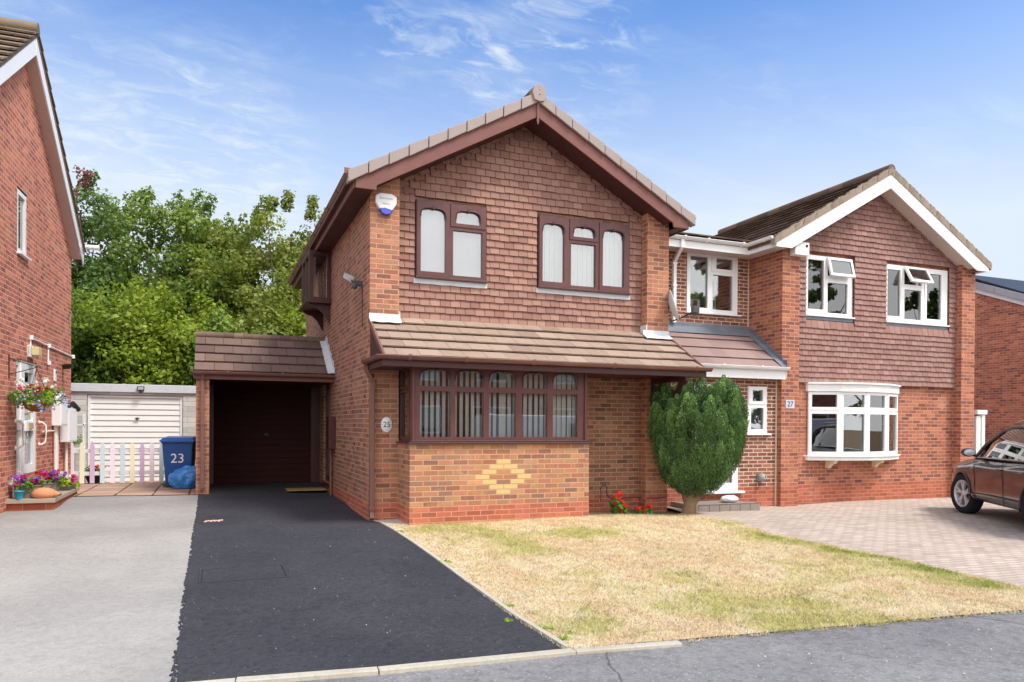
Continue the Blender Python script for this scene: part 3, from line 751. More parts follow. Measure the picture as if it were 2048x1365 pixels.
mb = MB(); mb.box(XL-.02, 4.78, -.09, XL+.2, 5.76, -.022); mb.build('door_step', M['browndk'], h25)

# things fixed to house 25
al = thing('alarm_box', 'white burglar alarm box with blue lens high on the brick pier of number 25', 'alarm box', (-.207, yP, 4.33))
mb = MB(); pa = [(-.155, .27), (-.155, .17), (-.10, .075), (-.02+.0, .0), (.02, 0), (.10, .075), (.165, .17), (.165, .275), (.08, .312), (-.08, .312)]
mb.prism([(a, -.001, b) for a, b in [(-.16, .27), (-.16, .17), (-.10, .075), (.10, .075), (.16, .17), (.16, .27), (.08, .312), (-.08, .312)]], (0, -.07, 0))
cv_ = mb.build('cover', M['white'], al, local=True, bevel=.012)
mb = MB(); mb.prism([(a, -.001, b) for a, b in [(-.103, .078), (-.06, .012), (0, -.008), (.06, .012), (.103, .078), (0, .098)]], (0, -.078, 0))
mb.build('lens', plain('blue_lens', (70, 84, 200), .15, .6, .1, 20), al, local=True, bevel=.006)
text('Bromsdown', .040, M['grey'], al, (0, -.0725, .235), parent_root=1, ext=.0008); text('Security', .034, M['grey'], al, (0, -.0725, .155), parent_root=1, ext=.0008)
pl = thing('house_number_plaque', 'oval white plaque reading 25 on the pier beside the brown downpipe', 'plaque', (-.171, yP, 1.179))
mb = MB(); mb.lathe([(.078, 0), (.096, -.003), (.098, -.010), (.090, -.018), (0.001, -.020)], (0, 0, 0), 32, 'y', sx=.9, sy=1.2); mb.build('plate', M['white'], pl, local=True)
text('·25·', .115, M['black'], pl, (0, -.021, 0), parent_root=1, ext=.001)
fl = thing('floodlight', 'silver floodlight with motion sensor on the side wall of number 25', 'floodlight', (XL, 1.30, 3.36))
mb = MB(); mb.hexa([(-.30, .06, .10), (-.14, .16, .04), (-.12, .18, .10), (-.28, .10, .17), (-.27, .24, .15), (-.10, .30, .10), (-.08, .28, .17), (-.25, .22, .22)]); mb.build('lamp_head', plain('silver_housing', (214,216,220), .3, .6, .05), fl, local=True, bevel=.01)
mb = MB(); mb.box(-.12, .05, .0, -.0, .13, .07); mb.tube([(-.1, .1, .05), (-.17, .18, .09)], .018, 8); mb.lathe([(.001, -.05), (.035, -.03), (.04, .02), (.001, .03)], (-.12, .06, -.02), 10); mb.build('sensor', M['darkgrey'], fl, local=True)
cb = MB(); cb.tube([(XL-.008, 1.33, 3.36), (XL-.008, 1.33, 2.7)], .006, 6); o_ = cb.build('cable', M['darkgrey'], h25)

# ================================================================== CARPORT
cp = thing('carport', 'brick pillared carport with brown tiled roof joined to the side of number 25', 'carport', (-1.6, 4.3, -.15))
gx0, gx1 = -2.89, XL-.004
mb = MB(); mb.box(gx0, 4.28, -.5, gx0+.225, 6.9, 2.0); mb.build('pillar', M['brickpier'], cp, uvoff=(.1, .02))
zc = lambda y: 2.14+.633*(y-4.2) if y <= 5.4 else 2.14+.633*1.2-.633*(y-5.4)
cs_ = math.atan(.633)
mb = MB()
tiles(mb, (0, 4.18, zc(4.18)-.01), (1, 0, 0), (0, math.cos(cs_), math.sin(cs_)), (0, -math.sin(cs_), math.cos(cs_)), lambda s: gx0-.03, lambda s: gx1-.10, 4, .345, .33, th=.02, uoff=.06, jit=.006, over=.03, gap=.006)
tiles(mb, (0, 6.62, zc(6.62)), (1, 0, 0), (0, -math.cos(cs_), math.sin(cs_)), (0, math.sin(cs_), math.cos(cs_)), lambda s: gx0-.03, lambda s: gx1-.02, 4, .345, .33, th=.02, jit=.006, over=.03)
mb.build('roof', M['carporttile'], cp)
mb = MB()
n_ = 14
for i in range(n_):
    a = gx0-.03+(gx1-gx0)*i/n_; b = gx0-.03+(gx1-gx0)*(i+1)/n_-.004
    mb.tube([(a, 5.4, 2.905+random.uniform(-.004, .004)), (b, 5.4, 2.905+random.uniform(-.004, .004))], .075, 8)
mb.build('ridge', M['carporttile'], cp)
mb = MB(); mb.prism([(gx0, 4.25, 2.03), (gx0, 6.6, 2.03), (gx0, 5.4, 2.85)], (.1, 0, 0)); mb.build('gable_panel', M['browndk'], cp)
mb = MB(); mb.box(gx0-.04, 4.22, 1.985, gx1, 4.25, 2.10); mb.build('fascia', M['barge'], cp, bevel=.004)
mb = MB(); mb.box(gx0, 4.25, 2.0, gx1, 6.9, 2.02); mb.build('ceiling', M['soffit'], cp)
gutter([(gx1+.0, 4.155, 2.115), (gx0-.07, 4.155, 2.115)], .055, M['gutter'], cp, joint=[((x, 4.155, 2.115), (1, 0, 0)) for x in (-1.4, -2.35)])
mb = MB(); sqpipe(mb, [(-2.78, 4.20, 2.07), (-2.78, 4.24, 1.96)]); sqpipe(mb, [(-2.78, 4.24, 1.97), (-2.78, 4.24, -.02)])
mb.box(-2.88, 4.19, 2.05, -2.66, 4.215, 2.12)
for z_ in (1.15, .0): mb.box(-2.82, 4.20, z_, -2.74, 4.278, z_+.05)
mb.build('downpipe', M['gutter'], cp, bevel=.004)
mb = MB()
n_ = 9
for i in range(n_):
    y0 = 4.16+1.25*i/n_; y1 = 4.16+1.25*(i+1)/n_; z0, z1 = zc(y0)+.03, zc(y1)+.03
    mb.hexa([(gx1-.13, y0, z0), (gx1-.004, y0, z0+.02), (gx1-.004, y1, z1+.02), (gx1-.13, y1, z1), (gx1-.13, y0, z0+.008), (gx1-.004, y0, z0+.03), (gx1-.004, y1, z1+.03), (gx1-.13, y1, z1+.008)])
    mb.box(gx1-.012, y0, z0, gx1, y1-.01, z0+.14+.04*(i % 2))
mb.build('lead_flashing', M['lead'], cp)
# garage door at the back of the carport
gd = MB(); zb_ = -.10; H = 2.0
gd.box(gx0+.225, 6.32, zb_-.05, gx0+.30, 6.40, 2.0); gd.box(-.62, 6.32, zb_-.05, gx1, 6.40, 2.0)
gd.build('garage_door_frame', M['browndk'], cp)
gd = MB(); x0, x1 = gx0+.30, -.62; n_ = 15; ph = (H-zb_-.06)/n_
for i in range(n_):
    z0 = zb_+.02+i*ph
    gd.hexa([(x0, 6.335, z0), (x1, 6.335, z0), (x1, 6.38, z0), (x0, 6.38, z0), (x0, 6.352, z0+ph-.012), (x1, 6.352, z0+ph-.012), (x1, 6.38, z0+ph-.012), (x0, 6.38, z0+ph-.012)])
gd.box(x0, 6.36, zb_, x1, 6.39, 2.0)
gdo = gd.build('garage_door', plain('brown_garage_door', (60, 32, 32), .75, .1, .2, 4), cp)
mb = MB(); mb.lathe([(.035, 0), (.035, -.012), (.014, -.016), (.014, -.04)], (-1.55, 6.335, .95), 12, 'y'); mb.box(-1.60, 6.28, .94, -1.50, 6.295, .96); mb.build('handle', M['darkgrey'], gdo)
dm = MB(); dz = Gz(-.9, 5.3)
dm.box(-1.25, 4.75, dz+.012, -.50, 5.25, dz+.03); o_ = dm.build('door_mat', plain('coir_mat', (168, 144, 96), .95, .1, .3, 30, bstr=.8), None, kind='thing')
o_['label'] = 'tan coir doormat on the asphalt inside the carport'; o_['category'] = 'doormat'
# ================================================================== HOUSE 27
h27 = thing('brick_house', 'brick house number 27 with white bargeboards and white windows', 'house', (10.6, 1.4, -.38))
AX = 10.56; YF7 = 1.38; YT = 1.60; XL7, XR7 = 7.90, 13.41; YB7 = 6.75
zt7 = lambda x: 6.62-.572*abs(x-AX)
e = .003
mb = MB()
wall_grid(mb, lambda u, v: (u, YT, v), (0, .22, 0), 8.34, 12.985, 0, 4.85, [(8.70, 3.54, 9.90, 4.70), (10.92, 3.53, 12.72, 4.70), (8.80, .66, 11.20, 1.93)])
mb.prism([(8.34, YT, 4.85), (12.985, YT, 4.85), (12.985, YT, 5.0), (AX, YT, 6.3), (8.34, YT, 5.0)], (0, .22, 0))
mb.build('wall', M['brick27'], h27, uvoff=(.05, 0))
mb = MB(); mb.box(XL7, YF7, 0, 8.34, YT+.1, 5.05); mb.box(12.985, YF7, 0, XR7, YT+.1, 5.05)
mb.box(XL7, YT+.1, 0, XL7+.22, YB7, 4.9); mb.box(XR7-.22, YT+.1, 0, XR7, YB7, 4.9); mb.box(XL7+.22, YB7-.2, 0, XR7-.22, YB7, 4.9)
mb.build('brick_pier', M['brick27'], h27, label='brick piers and side walls beside the plum tiles')
mb = MB(); mb.box(XL7-e, YF7-e, -.8, 8.34, YT+.1, 0); mb.box(12.985, YF7-e, -.8, XR7+e, YT+.1, 0); mb.box(8.34, YT-e, -.8, 12.985, YT+.1, 0); mb.box(XL7-e, YT+.1, -.8, XL7+.1, YB7, 0)
mb.build('plinth', M['plinth27'], h27)
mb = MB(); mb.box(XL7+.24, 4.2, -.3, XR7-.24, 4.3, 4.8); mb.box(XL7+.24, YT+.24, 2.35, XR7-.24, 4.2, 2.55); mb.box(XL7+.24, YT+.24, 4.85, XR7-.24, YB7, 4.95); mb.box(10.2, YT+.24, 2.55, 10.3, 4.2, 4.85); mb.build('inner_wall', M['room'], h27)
mb = MB()
tiles(mb, (0, YT-.035, 2.10), (1, 0, 0), (0, 0, 1), (0, -1, 0),
      lambda s: max(8.345, AX-(6.27-2.10-s)/.572) if s+2.10 > 4.9 else 8.345,
      lambda s: min(12.98, AX+(6.27-2.10-s)/.572) if s+2.10 > 4.9 else 12.98,
      36, .1125, .166, th=.02, gap=.008, lift=.01, holes=[(8.65, 3.41-2.10, 9.955, 4.76-2.10), (10.87, 3.40-2.10, 12.775, 4.76-2.10)], edge_tilt=lambda s: s+2.10 > 4.86, jit=.005)
mb.build('hanging_tiles', M['hung27'], h27)
YV7 = 1.17
mb = MB()
sl7 = math.atan(.572)
for s in (-1, 1):
    xe = AX+s*3.03
    mb.prism([(AX, YV7+.04, zt7(AX)-.03), (xe, YV7+.04, zt7(xe)-.03), (xe, YV7+.04, zt7(xe)-.10), (AX, YV7+.04, zt7(AX)-.10)], (0, YB7-YV7+.1, 0))
    L = 2.98/math.cos(sl7)
    o = (xe, 0, zt7(xe)-.03)
    ln = YB7-YV7+.12
    # tiles run across the slope, courses up the rake
    uxv = (0, 1, 0); usv = (-s*math.cos(sl7), 0, math.sin(sl7)); nv = (s*math.sin(sl7), 0, math.cos(sl7))
    tiles(mb, o, uxv, usv, nv, lambda t: YV7-.02, lambda t: YV7+ln, 10, .343, .33, th=.028, jit=.008, over=.03, gap=.006)
mb.build('roof', M['roof27'], h27)
mb = MB()
for s in (-1, 1):    # mortar bedded verge
    n_ = 30; L = 3.06
    for i in range(n_):
        a, b = L*i/n_, L*(i+1)/n_; xa, xb = AX+s*a, AX+s*b
        ja, jb = random.uniform(-.012, .012), random.uniform(-.012, .012)
        mb.hexa([(xa, YV7-.015, zt7(xa)-.13), (xb, YV7-.015, zt7(xb)-.13), (xb, YV7+.1, zt7(xb)-.13), (xa, YV7+.1, zt7(xa)-.13), (xa, YV7-.03+ja, zt7(xa)+.02+ja), (xb, YV7-.03+ja, zt7(xb)+.0+ja), (xb, YV7+.1, zt7(xb)+.0), (xa, YV7+.1, zt7(xa)+.02)])
mb.build('verge', plain('mortar_verge', (168,152,136), .9, .2, .4, 12, bstr=.9, bscale=30, dirt=((120,104,84), 2.5)), h27)
mb = MB()
n_ = 14
for i in range(n_):
    a = YV7-.02+(YB7-YV7+.1)*i/n_; b = YV7-.02+(YB7-YV7+.1)*(i+1)/n_-.006
    mb.tube([(AX, a, 6.60), (AX, b, 6.60)], .10, 10)
mb.build('ridge_tile', M['roof27'], h27)
mb = MB()
for s in (-1, 1):
    xe = AX+s*3.0; zb7 = lambda x, d: zt7(x)-d
    mb.prism([(AX+s*.003, YV7, zb7(AX, .12)), (xe, YV7, zb7(xe, .12)), (xe, YV7, 4.70), (AX+s*2.62, YV7, 4.70), (AX+s*.003, YV7, zb7(AX, .42))], (0, .03, 0))
mb.build('bargeboard', M['white'], h27, bevel=.004)
mb = MB()
for s in (-1, 1):
    a, b = AX, AX+s*2.6
    mb.prism([(a, YV7+.03, zt7(a)-.38), (b, YV7+.03, zt7(b)-.38), (b, YV7+.03, zt7(b)-.36), (a, YV7+.03, zt7(a)-.36)], (0, YT-YV7-.03, 0))
    xe = AX+s*2.98; xw = XL7 if s < 0 else XR7
    mb.box(xe, YV7+.03, 4.715, xw, YB7, 4.73)
mb.build('soffit', M['soffitw'], h27)
mb = MB(); mb.box(AX-3.0, YV7+.03, 4.705, AX-2.97, 2.0, 4.92); mb.box(AX+2.97, YV7+.03, 4.705, AX+3.0, YB7, 4.92); mb.build('fascia', M['white'], h27, bevel=.004)
gutter([(AX-3.06, YV7+.02, 4.90), (AX-3.06, 1.94, 4.90), (4.86, 1.94, 4.90)], .058, M['white'], h27, joint=[((AX-3.06, 1.45, 4.90), (0, 1, 0)), ((7.35, 1.94, 4.90), (1, 0, 0)), ((6.5, 1.94, 4.90), (1, 0, 0)), ((5.95, 1.94, 4.90), (1, 0, 0))])
gutter([(AX+3.06, YB7, 4.90), (AX+3.06, YV7+.02, 4.90)], .058, M['white'], h27)
# upstairs windows
def open_vent(fr, O, w, h, ang, mat, gm):
    """top-hung sash pushed open, with its pane"""
    mb = MB(); O = Vector(O); c, s_ = math.cos(ang), math.sin(ang)
    P = lambda x, z, d: O+Vector((x, -(z*s_)*1.0-d*c, -z*c+d*s_))
    t = .055
    for (a0, b0, a1, b1) in ((0, 0, w, t), (0, h-t, w, h), (0, t, t, h-t), (w-t, t, w, h-t)):
        mb.hexa([P(a0, b0, 0), P(a1, b0, 0), P(a1, b1, 0), P(a0, b1, 0), P(a0, b0, .05), P(a1, b0, .05), P(a1, b1, .05), P(a0, b1, .05)])
    sh = mb.build('open_sash', mat, fr, bevel=.004)
    mb = MB(); mb.hexa([P(t, t, .02), P(w-t, t, .02), P(w-t, h-t, .02), P(t, h-t, .02), P(t, t, .03), P(w-t, t, .03), P(w-t, h-t, .03), P(t, h-t, .03)])
    mb.build('sash_pane', gm, fr)
def sill27(w_, xa, xb, y, z, lead=True):
    mb = MB(); mb.box(xa, y-.05, z-.03, xb, y+.03, z); mb.build('sill', M['white'], w_, bevel=.004)
    if lead: mb = MB(); mb.box(xa+.01, y-.012, z-.10, xb-.02, y+.02, z-.03); mb.build('lead_apron', M['leaddk'], w_)
wa = window(h27, M['white'], M['glass'], (8.66, 1.575, 3.50), (1, 0, 0), 1.28, 1.235, [(0, 0, .52, 1.235, .06, .12, .485, 1.14, 0, 1), (.52, .78, 1.28, 1.235, .60, .84, 1.16, 1.17, 0, 0), (.52, 0, 1.28, .78, .60, .07, 1.15, .70, 0, 0)], depth=.08, label='white two-light window with its small top sash ajar')
open_vent(wa, (8.66+.55, 1.565, 3.50+1.20), .66, .40, R(14), M['white'], M['glassup']); sill27(wa, 8.64, 9.96, 1.56, 3.50)
wb = window(h27, M['white'], M['glass'], (10.88, 1.575, 3.49), (1, 0, 0), 1.88, 1.24, [(0, 0, .48, 1.24, .045, .12, .43, 1.13, 0, 1), (.48, .78, 1.16, 1.24, .56, .84, 1.08, 1.17, 0, 0), (.48, 0, 1.16, .78, .57, .08, 1.08, .73, 0, 0), (1.16, 0, 1.88, 1.24, 1.23, .12, 1.68, 1.13, 0, 1)], depth=.08, label='white three-light window with its middle top sash open')
open_vent(wb, (10.88+.52, 1.565, 3.49+1.20), .66, .40, R(28), M['white'], M['glassup']); sill27(wb, 10.86, 12.78, 1.56, 3.49)
mb = MB(); mb.box(9.55, 1.78, 3.55, 9.90, 1.79, 4.7); mb.build('net_curtain', M['curtain'], wa)
mb = MB(); mb.box(10.95, 2.2, 3.2, 12.7, 2.21, 4.7); mb.build('net_curtain', M['curtain'], wb)
mb = MB(); mb.lathe([(.07, 3.62), (.07, 3.86)], (12.3, 1.72, 0), 12); mb.build('candle', M['white'], wb)
# bow window
bp = [(8.76, 1.57), (9.36, 1.30), (10.0, 1.20), (10.66, 1.30), (11.26, 1.57)]
bow = thing  # placeholder name reuse avoided below
bwf = MB(); first = None
for i in range(4):
    a, b = Vector((*bp[i], .60)), Vector((*bp[i+1], .60)); u = (b-a); w_ = u.length; u.normalize()
    o_ = .07
    cells = [(0, 0, w_, .93, .075, .08, w_-.075, .86, 0, 1 if i in (0, 3) else 0), (0, .93, w_, 1.32, .075, 1.0, w_-.075, 1.255, 0, 1 if i in (0, 3) else 0)]
    window(h27, M['white'], M['glass'], a, u, w_, 1.32, cells, name='bow_window', depth=.06, label='%s light of the white bow window' % ['leftmost', 'second', 'third', 'rightmost'][i])
def offs(d):   # bow outline pushed outwards
    return [(8.76-d, 1.60), (8.76-d*.6, 1.57-d*.6), (9.36-d*.3, 1.30-d), (10.0, 1.20-d), (10.66+d*.3, 1.30-d), (11.26+d*.6, 1.57-d*.6), (11.26+d, 1.60)]
mb = MB(); mb.prism([(x, y, .50) for x, y in offs(.05)], (0, 0, .09)); mb.prism([(x, y, .575) for x, y in offs(.085)], (0, 0, .028)); mb.build('bow_sill', M['white'], h27, bevel=.006)
mb = MB(); mb.prism([(x, y, 1.92) for x, y in offs(.045)], (0, 0, .17)); mb.prism([(x, y, 2.07) for x, y in offs(.09)], (0, 0, .035)); mb.build('bow_head', M['white'], h27, bevel=.006)
mb = MB()
for x in (9.25, 10.55): mb.prism([(x, 1.60, .50), (x, 1.33, .50), (x, 1.36, .43), (x, 1.42, .43), (x, 1.47, .39), (x, 1.52, .33), (x, 1.60, .33)], (.09, 0, 0))
mb.build('bracket', plain('cream_bracket', (232, 214, 186), .6), h27, bevel=.01)
mb = MB()
for k_ in range(7): mb.box(10.70+k_*.06, 1.75+.02*(k_ % 2), .62, 10.752+k_*.06, 1.77+.02*(k_ % 2), 1.9)
mb.build('curtain', M['curtaingreen'], h27)
mb = MB(); mb.box(11.95, YT-.004, 1.66, 12.17, YT+.01, 1.73)
for k_ in range(3): mb.box(11.96, YT-.008, 1.67+k_*.022, 12.16, YT, 1.68+k_*.022)
mb.build('air_brick', M['plinth27'], h27)
# link extension between the houses
YE, YX = 1.50, 2.38
mb = MB(); mb.cut()
wall_grid(mb, lambda u, v: (u, YE, v), (0, .22, 0), 4.84, XL7-.03, .0, 2.15, [(7.18, 1.07, 7.60, 1.96), (5.9, -.0, 6.93, 2.0)])
mb.cut()
wall_grid(mb, lambda u, v: (u, YX, v), (0, .22, 0), 4.84, XL7-.002, 2.9, 4.9, [(6.37, 3.56, 7.55, 4.70)])
mb.build('extension_wall', M['brickext'], h27, label='dark brown brick wall of the infill extension')
mb = MB(); mb.box(4.84, YE-e, -.8, 5.9, YE+.2, 0); mb.box(5.9, YE-e, -.8, 6.95, YE+.2, -.09); mb.box(6.95, YE-e, -.8, XL7-.005, YE+.2, 0); mb.build('extension_plinth', M['plinth27'], h27)
mb = MB(); mb.box(XL7-.045, YE-.006, -.4, XL7-.005, YE-.001, 2.15); mb.box(XL7-.03, YX-.006, 3.18, XL7-.004, YX-.001, 4.8); mb.build('mastic_joint', plain('pale_sealant', (214,196,170), .8), h27)
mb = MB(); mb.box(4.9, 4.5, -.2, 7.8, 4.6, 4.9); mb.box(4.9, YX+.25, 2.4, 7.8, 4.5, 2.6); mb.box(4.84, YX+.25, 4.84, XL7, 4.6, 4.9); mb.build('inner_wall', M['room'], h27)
mb = MB()
slx = math.atan(.36)
mb.prism([(4.84, 1.92, 4.90), (4.84, 3.25, 5.30), (4.84, 3.25, 5.2), (4.84, 1.98, 4.84)], (4.2, 0, 0))
tiles(mb, (0, 1.90, 4.92), (1, 0, 0), (0, math.cos(.29), math.sin(.29)), (0, -math.sin(.29), math.cos(.29)), lambda t: 4.84, lambda t: min(9.2, 7.62+t*.66), 4, .34, .33, th=.025, jit=.008, over=.02)
mb.tube([(4.84, 3.25, 5.31), (8.4, 3.25, 5.31)], .08, 8)
mb.prism([(4.84, 3.25, 5.30), (4.84, 5.6, 4.9), (4.84, 5.6, 4.8), (4.84, 3.25, 5.2)], (3.3, 0, 0))
mb.build('extension_roof', M['roof27'], h27)
mb = MB(); mb.box(4.84, 1.975, 4.70, AX-2.98, 2.0, 4.90); mb.build('extension_fascia', M['white'], h27, bevel=.004)
mb = MB(); mb.box(4.84, 2.0, 4.715, AX-2.98, YX+.05, 4.73); mb.build('extension_soffit', M['soffitw'], h27)
zx = lambda y: 2.36+.727*(y-1.25)
slx = math.atan(.727)
mb = MB(); tiles(mb, (0, 1.19, zx(1.19)-.02), (1, 0, 0), (0, math.cos(slx), math.sin(slx)), (0, -math.sin(slx), math.cos(slx)), lambda t: 4.84, lambda t: XL7-.09, 4, .36, .34, th=.016, uoff=.1, jit=.002, over=.01, gap=.002)
mb.build('lean_to_roof', M['leantile'], h27)
mb = MB(); mb.prism([(XL7-.03, 1.22, 2.14), (XL7-.03, 1.22, zx(1.22)-.03), (XL7-.03, YX, zx(YX)-.03), (XL7-.03, YX, 2.14)], (.02, 0, 0)); mb.box(4.84, 1.28, 2.13, XL7-.03, YX, 2.15); mb.build('lean_to_soffit', M['soffitw'], h27)
mb = MB(); mb.box(4.88, 1.235, 2.12, XL7-.02, 1.26, 2.30); mb.build('lean_to_fascia', M['white'], h27, bevel=.004)
gutter([(XL7-.01, 1.18, 2.345), (4.86, 1.18, 2.345)], .055, M['white'], h27, joint=[((x, 1.18, 2.345), (1, 0, 0)) for x in (7.2, 6.3, 5.6)])
mb = MB(); n_ = 12
for i in range(n_):
    a = 4.84+(XL7-4.84)*i/n_; b = 4.84+(XL7-4.84)*(i+1)/n_; w1_ = .02*mnoise.noise((a*4, 0, 9)); w2_ = .02*mnoise.noise((b*4, 0, 9))
    mb.hexa([(a, YX-.2+w1_, zx(YX-.2)+.03), (b, YX-.2+w2_, zx(YX-.2)+.03), (b, YX-.006, zx(YX)+.03), (a, YX-.006, zx(YX)+.03), (a, YX-.2+w1_, zx(YX-.2)+.04), (b, YX-.2+w2_, zx(YX-.2)+.04), (b, YX-.006, zx(YX)+.045), (a, YX-.006, zx(YX)+.045)])
mb.box(4.84, YX-.012, zx(YX)+.02, XL7-.004, YX-.001, 3.30)
for i in range(9):
    y0 = 1.22+1.14*i/9; y1 = 1.22+1.14*(i+1)/9
    mb.hexa([(XL7-.13, y0, zx(y0)+.02), (XL7-.004, y0, zx(y0)+.04), (XL7-.004, y1, zx(y1)+.04), (XL7-.13, y1, zx(y1)+.02), (XL7-.13, y0, zx(y0)+.03), (XL7-.004, y0, zx(y0)+.05), (XL7-.004, y1, zx(y1)+.05), (XL7-.13, y1, zx(y1)+.03)])
    mb.box(XL7-.012, y0, zx(y0)+.03, XL7-.003, y1-.008, zx(y0)+.17)
mb.build('lead_flashing', M['leaddk'], h27)
wc = window(h27, M['white'], M['glass'], (6.33, YX-.02, 3.52), (1, 0, 0), 1.26, 1.22, [(0, 0, .58, 1.22, .08, .10, .505, 1.145, 0, 0), (.58, .86, 1.26, 1.22, .705, .925, 1.115, 1.145, 0, 1), (.58, 0, 1.26, .86, .63, .08, 1.13, .80, 0, 0)], depth=.08, label='white first-floor window of the infill extension'); sill27(wc, 6.29, 7.66, YX-.03, 3.52, False)
mb = MB(); mb.box(6.46, YX+.08, 3.6, 6.72, YX+.10, 3.80); cd = mb.build('greeting_card', M['white'], wc)
mb = MB(); mb.box(6.55, YX+.074, 3.66, 6.65, YX+.079, 3.78); mb.build('card_picture', plain('card_print', (176, 70, 90), .6), wc)
mb = MB(); mb.box(6.97, YX+.12, 3.58, 7.10, YX+.14, 3.71); mb.build('photo_frame', M['white'], wc)
mb = MB(); mb.box(7.25, YX+.30, 3.2, 7.28, YX+1.2, 4.7); mb.build('wardrobe', M['white'], wc)
wd = window(h27, M['white'], M['glass'], (7.16, YE-.02, 1.05), (1, 0, 0), .46, .93, [(0, 0, .46, .57, .075, .085, .385, .51, 0, 0), (0, .57, .46, .93, .105, .64, .355, .86, 0, 1)], depth=.07, label='small white ground-floor window with obscured glass'); sill27(wd, 7.11, 7.69, YE-.03, 1.05, False)
mb = MB(); mb.box(7.19, YE+.12, 1.08, 7.59, YE+.13, 1.95); mb.build('obscured_backing', plain('grey_blue_blind', (110, 126, 138), .7), wd)
fd = window(h27, M['white'], M['glass'], (5.90, YE-.015, -.07), (1, 0, 0), 1.03, 2.07, [(0, 0, .5, 2.07, .08, .1, .42, 1.97, 0, 0), (.5, 0, 1.03, 2.07, .66, .16, .89, 1.93, 0, 1)], name='front_door', depth=.07)
mb = MB(); mb.box(5.95, YE+.1, 0, 6.9, YE+.11, 1.98); mb.build('door_panel', M['white'], fd)
mb = MB(); mb.box(5.88, YE-.11, -.11, 7.04, YE, -.068); mb.build('door_sill', M['white'], fd, bevel=.006)
mb = MB(); sqpipe(mb, [(5.92, 1.95, 4.88), (5.92, 1.96, 4.70)], .07); sqpipe(mb, [(5.92, 1.96, 4.72), (6.00, YX-.05, 4.50)], .07); sqpipe(mb, [(6.00, YX-.05, 4.52), (6.00, YX-.05, 3.28)], .07)
for z_ in (4.44, 4.0, 3.5): mb.box(5.95, YX-.09, z_, 6.05, YX-.005, z_+.04)
mb.build('downpipe', M['white'], h27, bevel=.004)

nb = thing('house_number_plaque', 'square pale plaque reading 27 on the brick pier left of the bow window', 'plaque', (8.11, YF7, 1.64))
mb = MB(); mb.box(-.11, -.014, -.085, .11, -.001, .085); mb.build('plate', plain('pale_blue_plate', (196, 200, 214), .4), nb, local=True, bevel=.004)
text('27', .15, plain('navy_enamel', (30, 40, 86), .4), nb, (0, -.016, 0), parent_root=1)
a7 = thing('alarm_box', 'weathered square white alarm box at the top of the pier of number 27', 'alarm box', (8.27, YF7, 4.73))
mb = MB(); mb.box(-.20, -.16, -.13, .16, -.002, .13); mb.build('cover', M['whitedirty'], a7, local=True, bevel=.01)
mb = MB(); mb.lathe([(.02, -.18), (.03, -.165), (.03, -.155)], (.09, 0, .06), 10, 'y'); mb.build('strobe', M['black'], a7, local=True)
# wall light by the door
wl = thing('wall_light', 'grey half-round wall light on the dark brick beside the white door of number 27', 'wall light', (7.42, YE, .18))
mb = MB(); mb.lathe([(.001, -.075), (.07, -.07), (.07, .07), (.001, .075)], (.05, -.05, 0), 14, 'z', sy=1.2); mb.box(-.02, -.05, -.07, .12, -.002, .07); mb.build('shade', M['grey'], wl, local=True)
# satellite dish on the right pier of 25
sdh = thing('satellite_dish', 'pale grey satellite dish on the right pier of number 25', 'satellite dish', (4.84, .86, 3.28))
mb = MB(); prof = []
for i in range(9):
    r = .29*i/8; prof.append((max(r, .001), -.10+.42*r*r*2.4))
back = [(r, h-.008) for r, h in reversed(prof)]
mb.lathe(prof+back, (0, 0, 0), 28, 'z', cap=False)
dirv = Vector((.80, -.52, .28)).normalized(); q = dirv.to_track_quat('Z', 'Y').to_matrix()
ctr = Vector((.06, -.20, .02))
mb.v = [tuple(q @ Vector((x*.86, y, z))+ctr) for x, y, z in mb.v]
mb.build('dish', plain('dish_grey', (196, 204, 208), .45), sdh, local=True)
mb = MB(); mb.tube([(0, 0, 0), (.05, -.12, .01), tuple(ctr+q@Vector((0, 0, -.12)))], .02, 8)
tip = ctr+dirv*.34+Vector((.0, -.0, -.20)); low = ctr+q@Vector((0, 0, -.1))+Vector((0, 0, -.26))
mb.tube([tuple(low), tuple(low*.5+tip*.5+Vector((0, 0, -.02))), tuple(tip)], .012, 8); mb.box(-.03, -.06, -.06, .02, .0, .06)
mb.build('arm', M['black'], sdh, local=True)
mb = MB(); mb.box(tip.x-.05, tip.y-.05, tip.z-.04, tip.x+.07, tip.y+.05, tip.z+.08); mb.tube([tuple(tip), tuple(tip+Vector((.0, 0, -.11)))], .025, 8); mb.build('receiver', M['darkgrey'], sdh, local=True, bevel=.01)
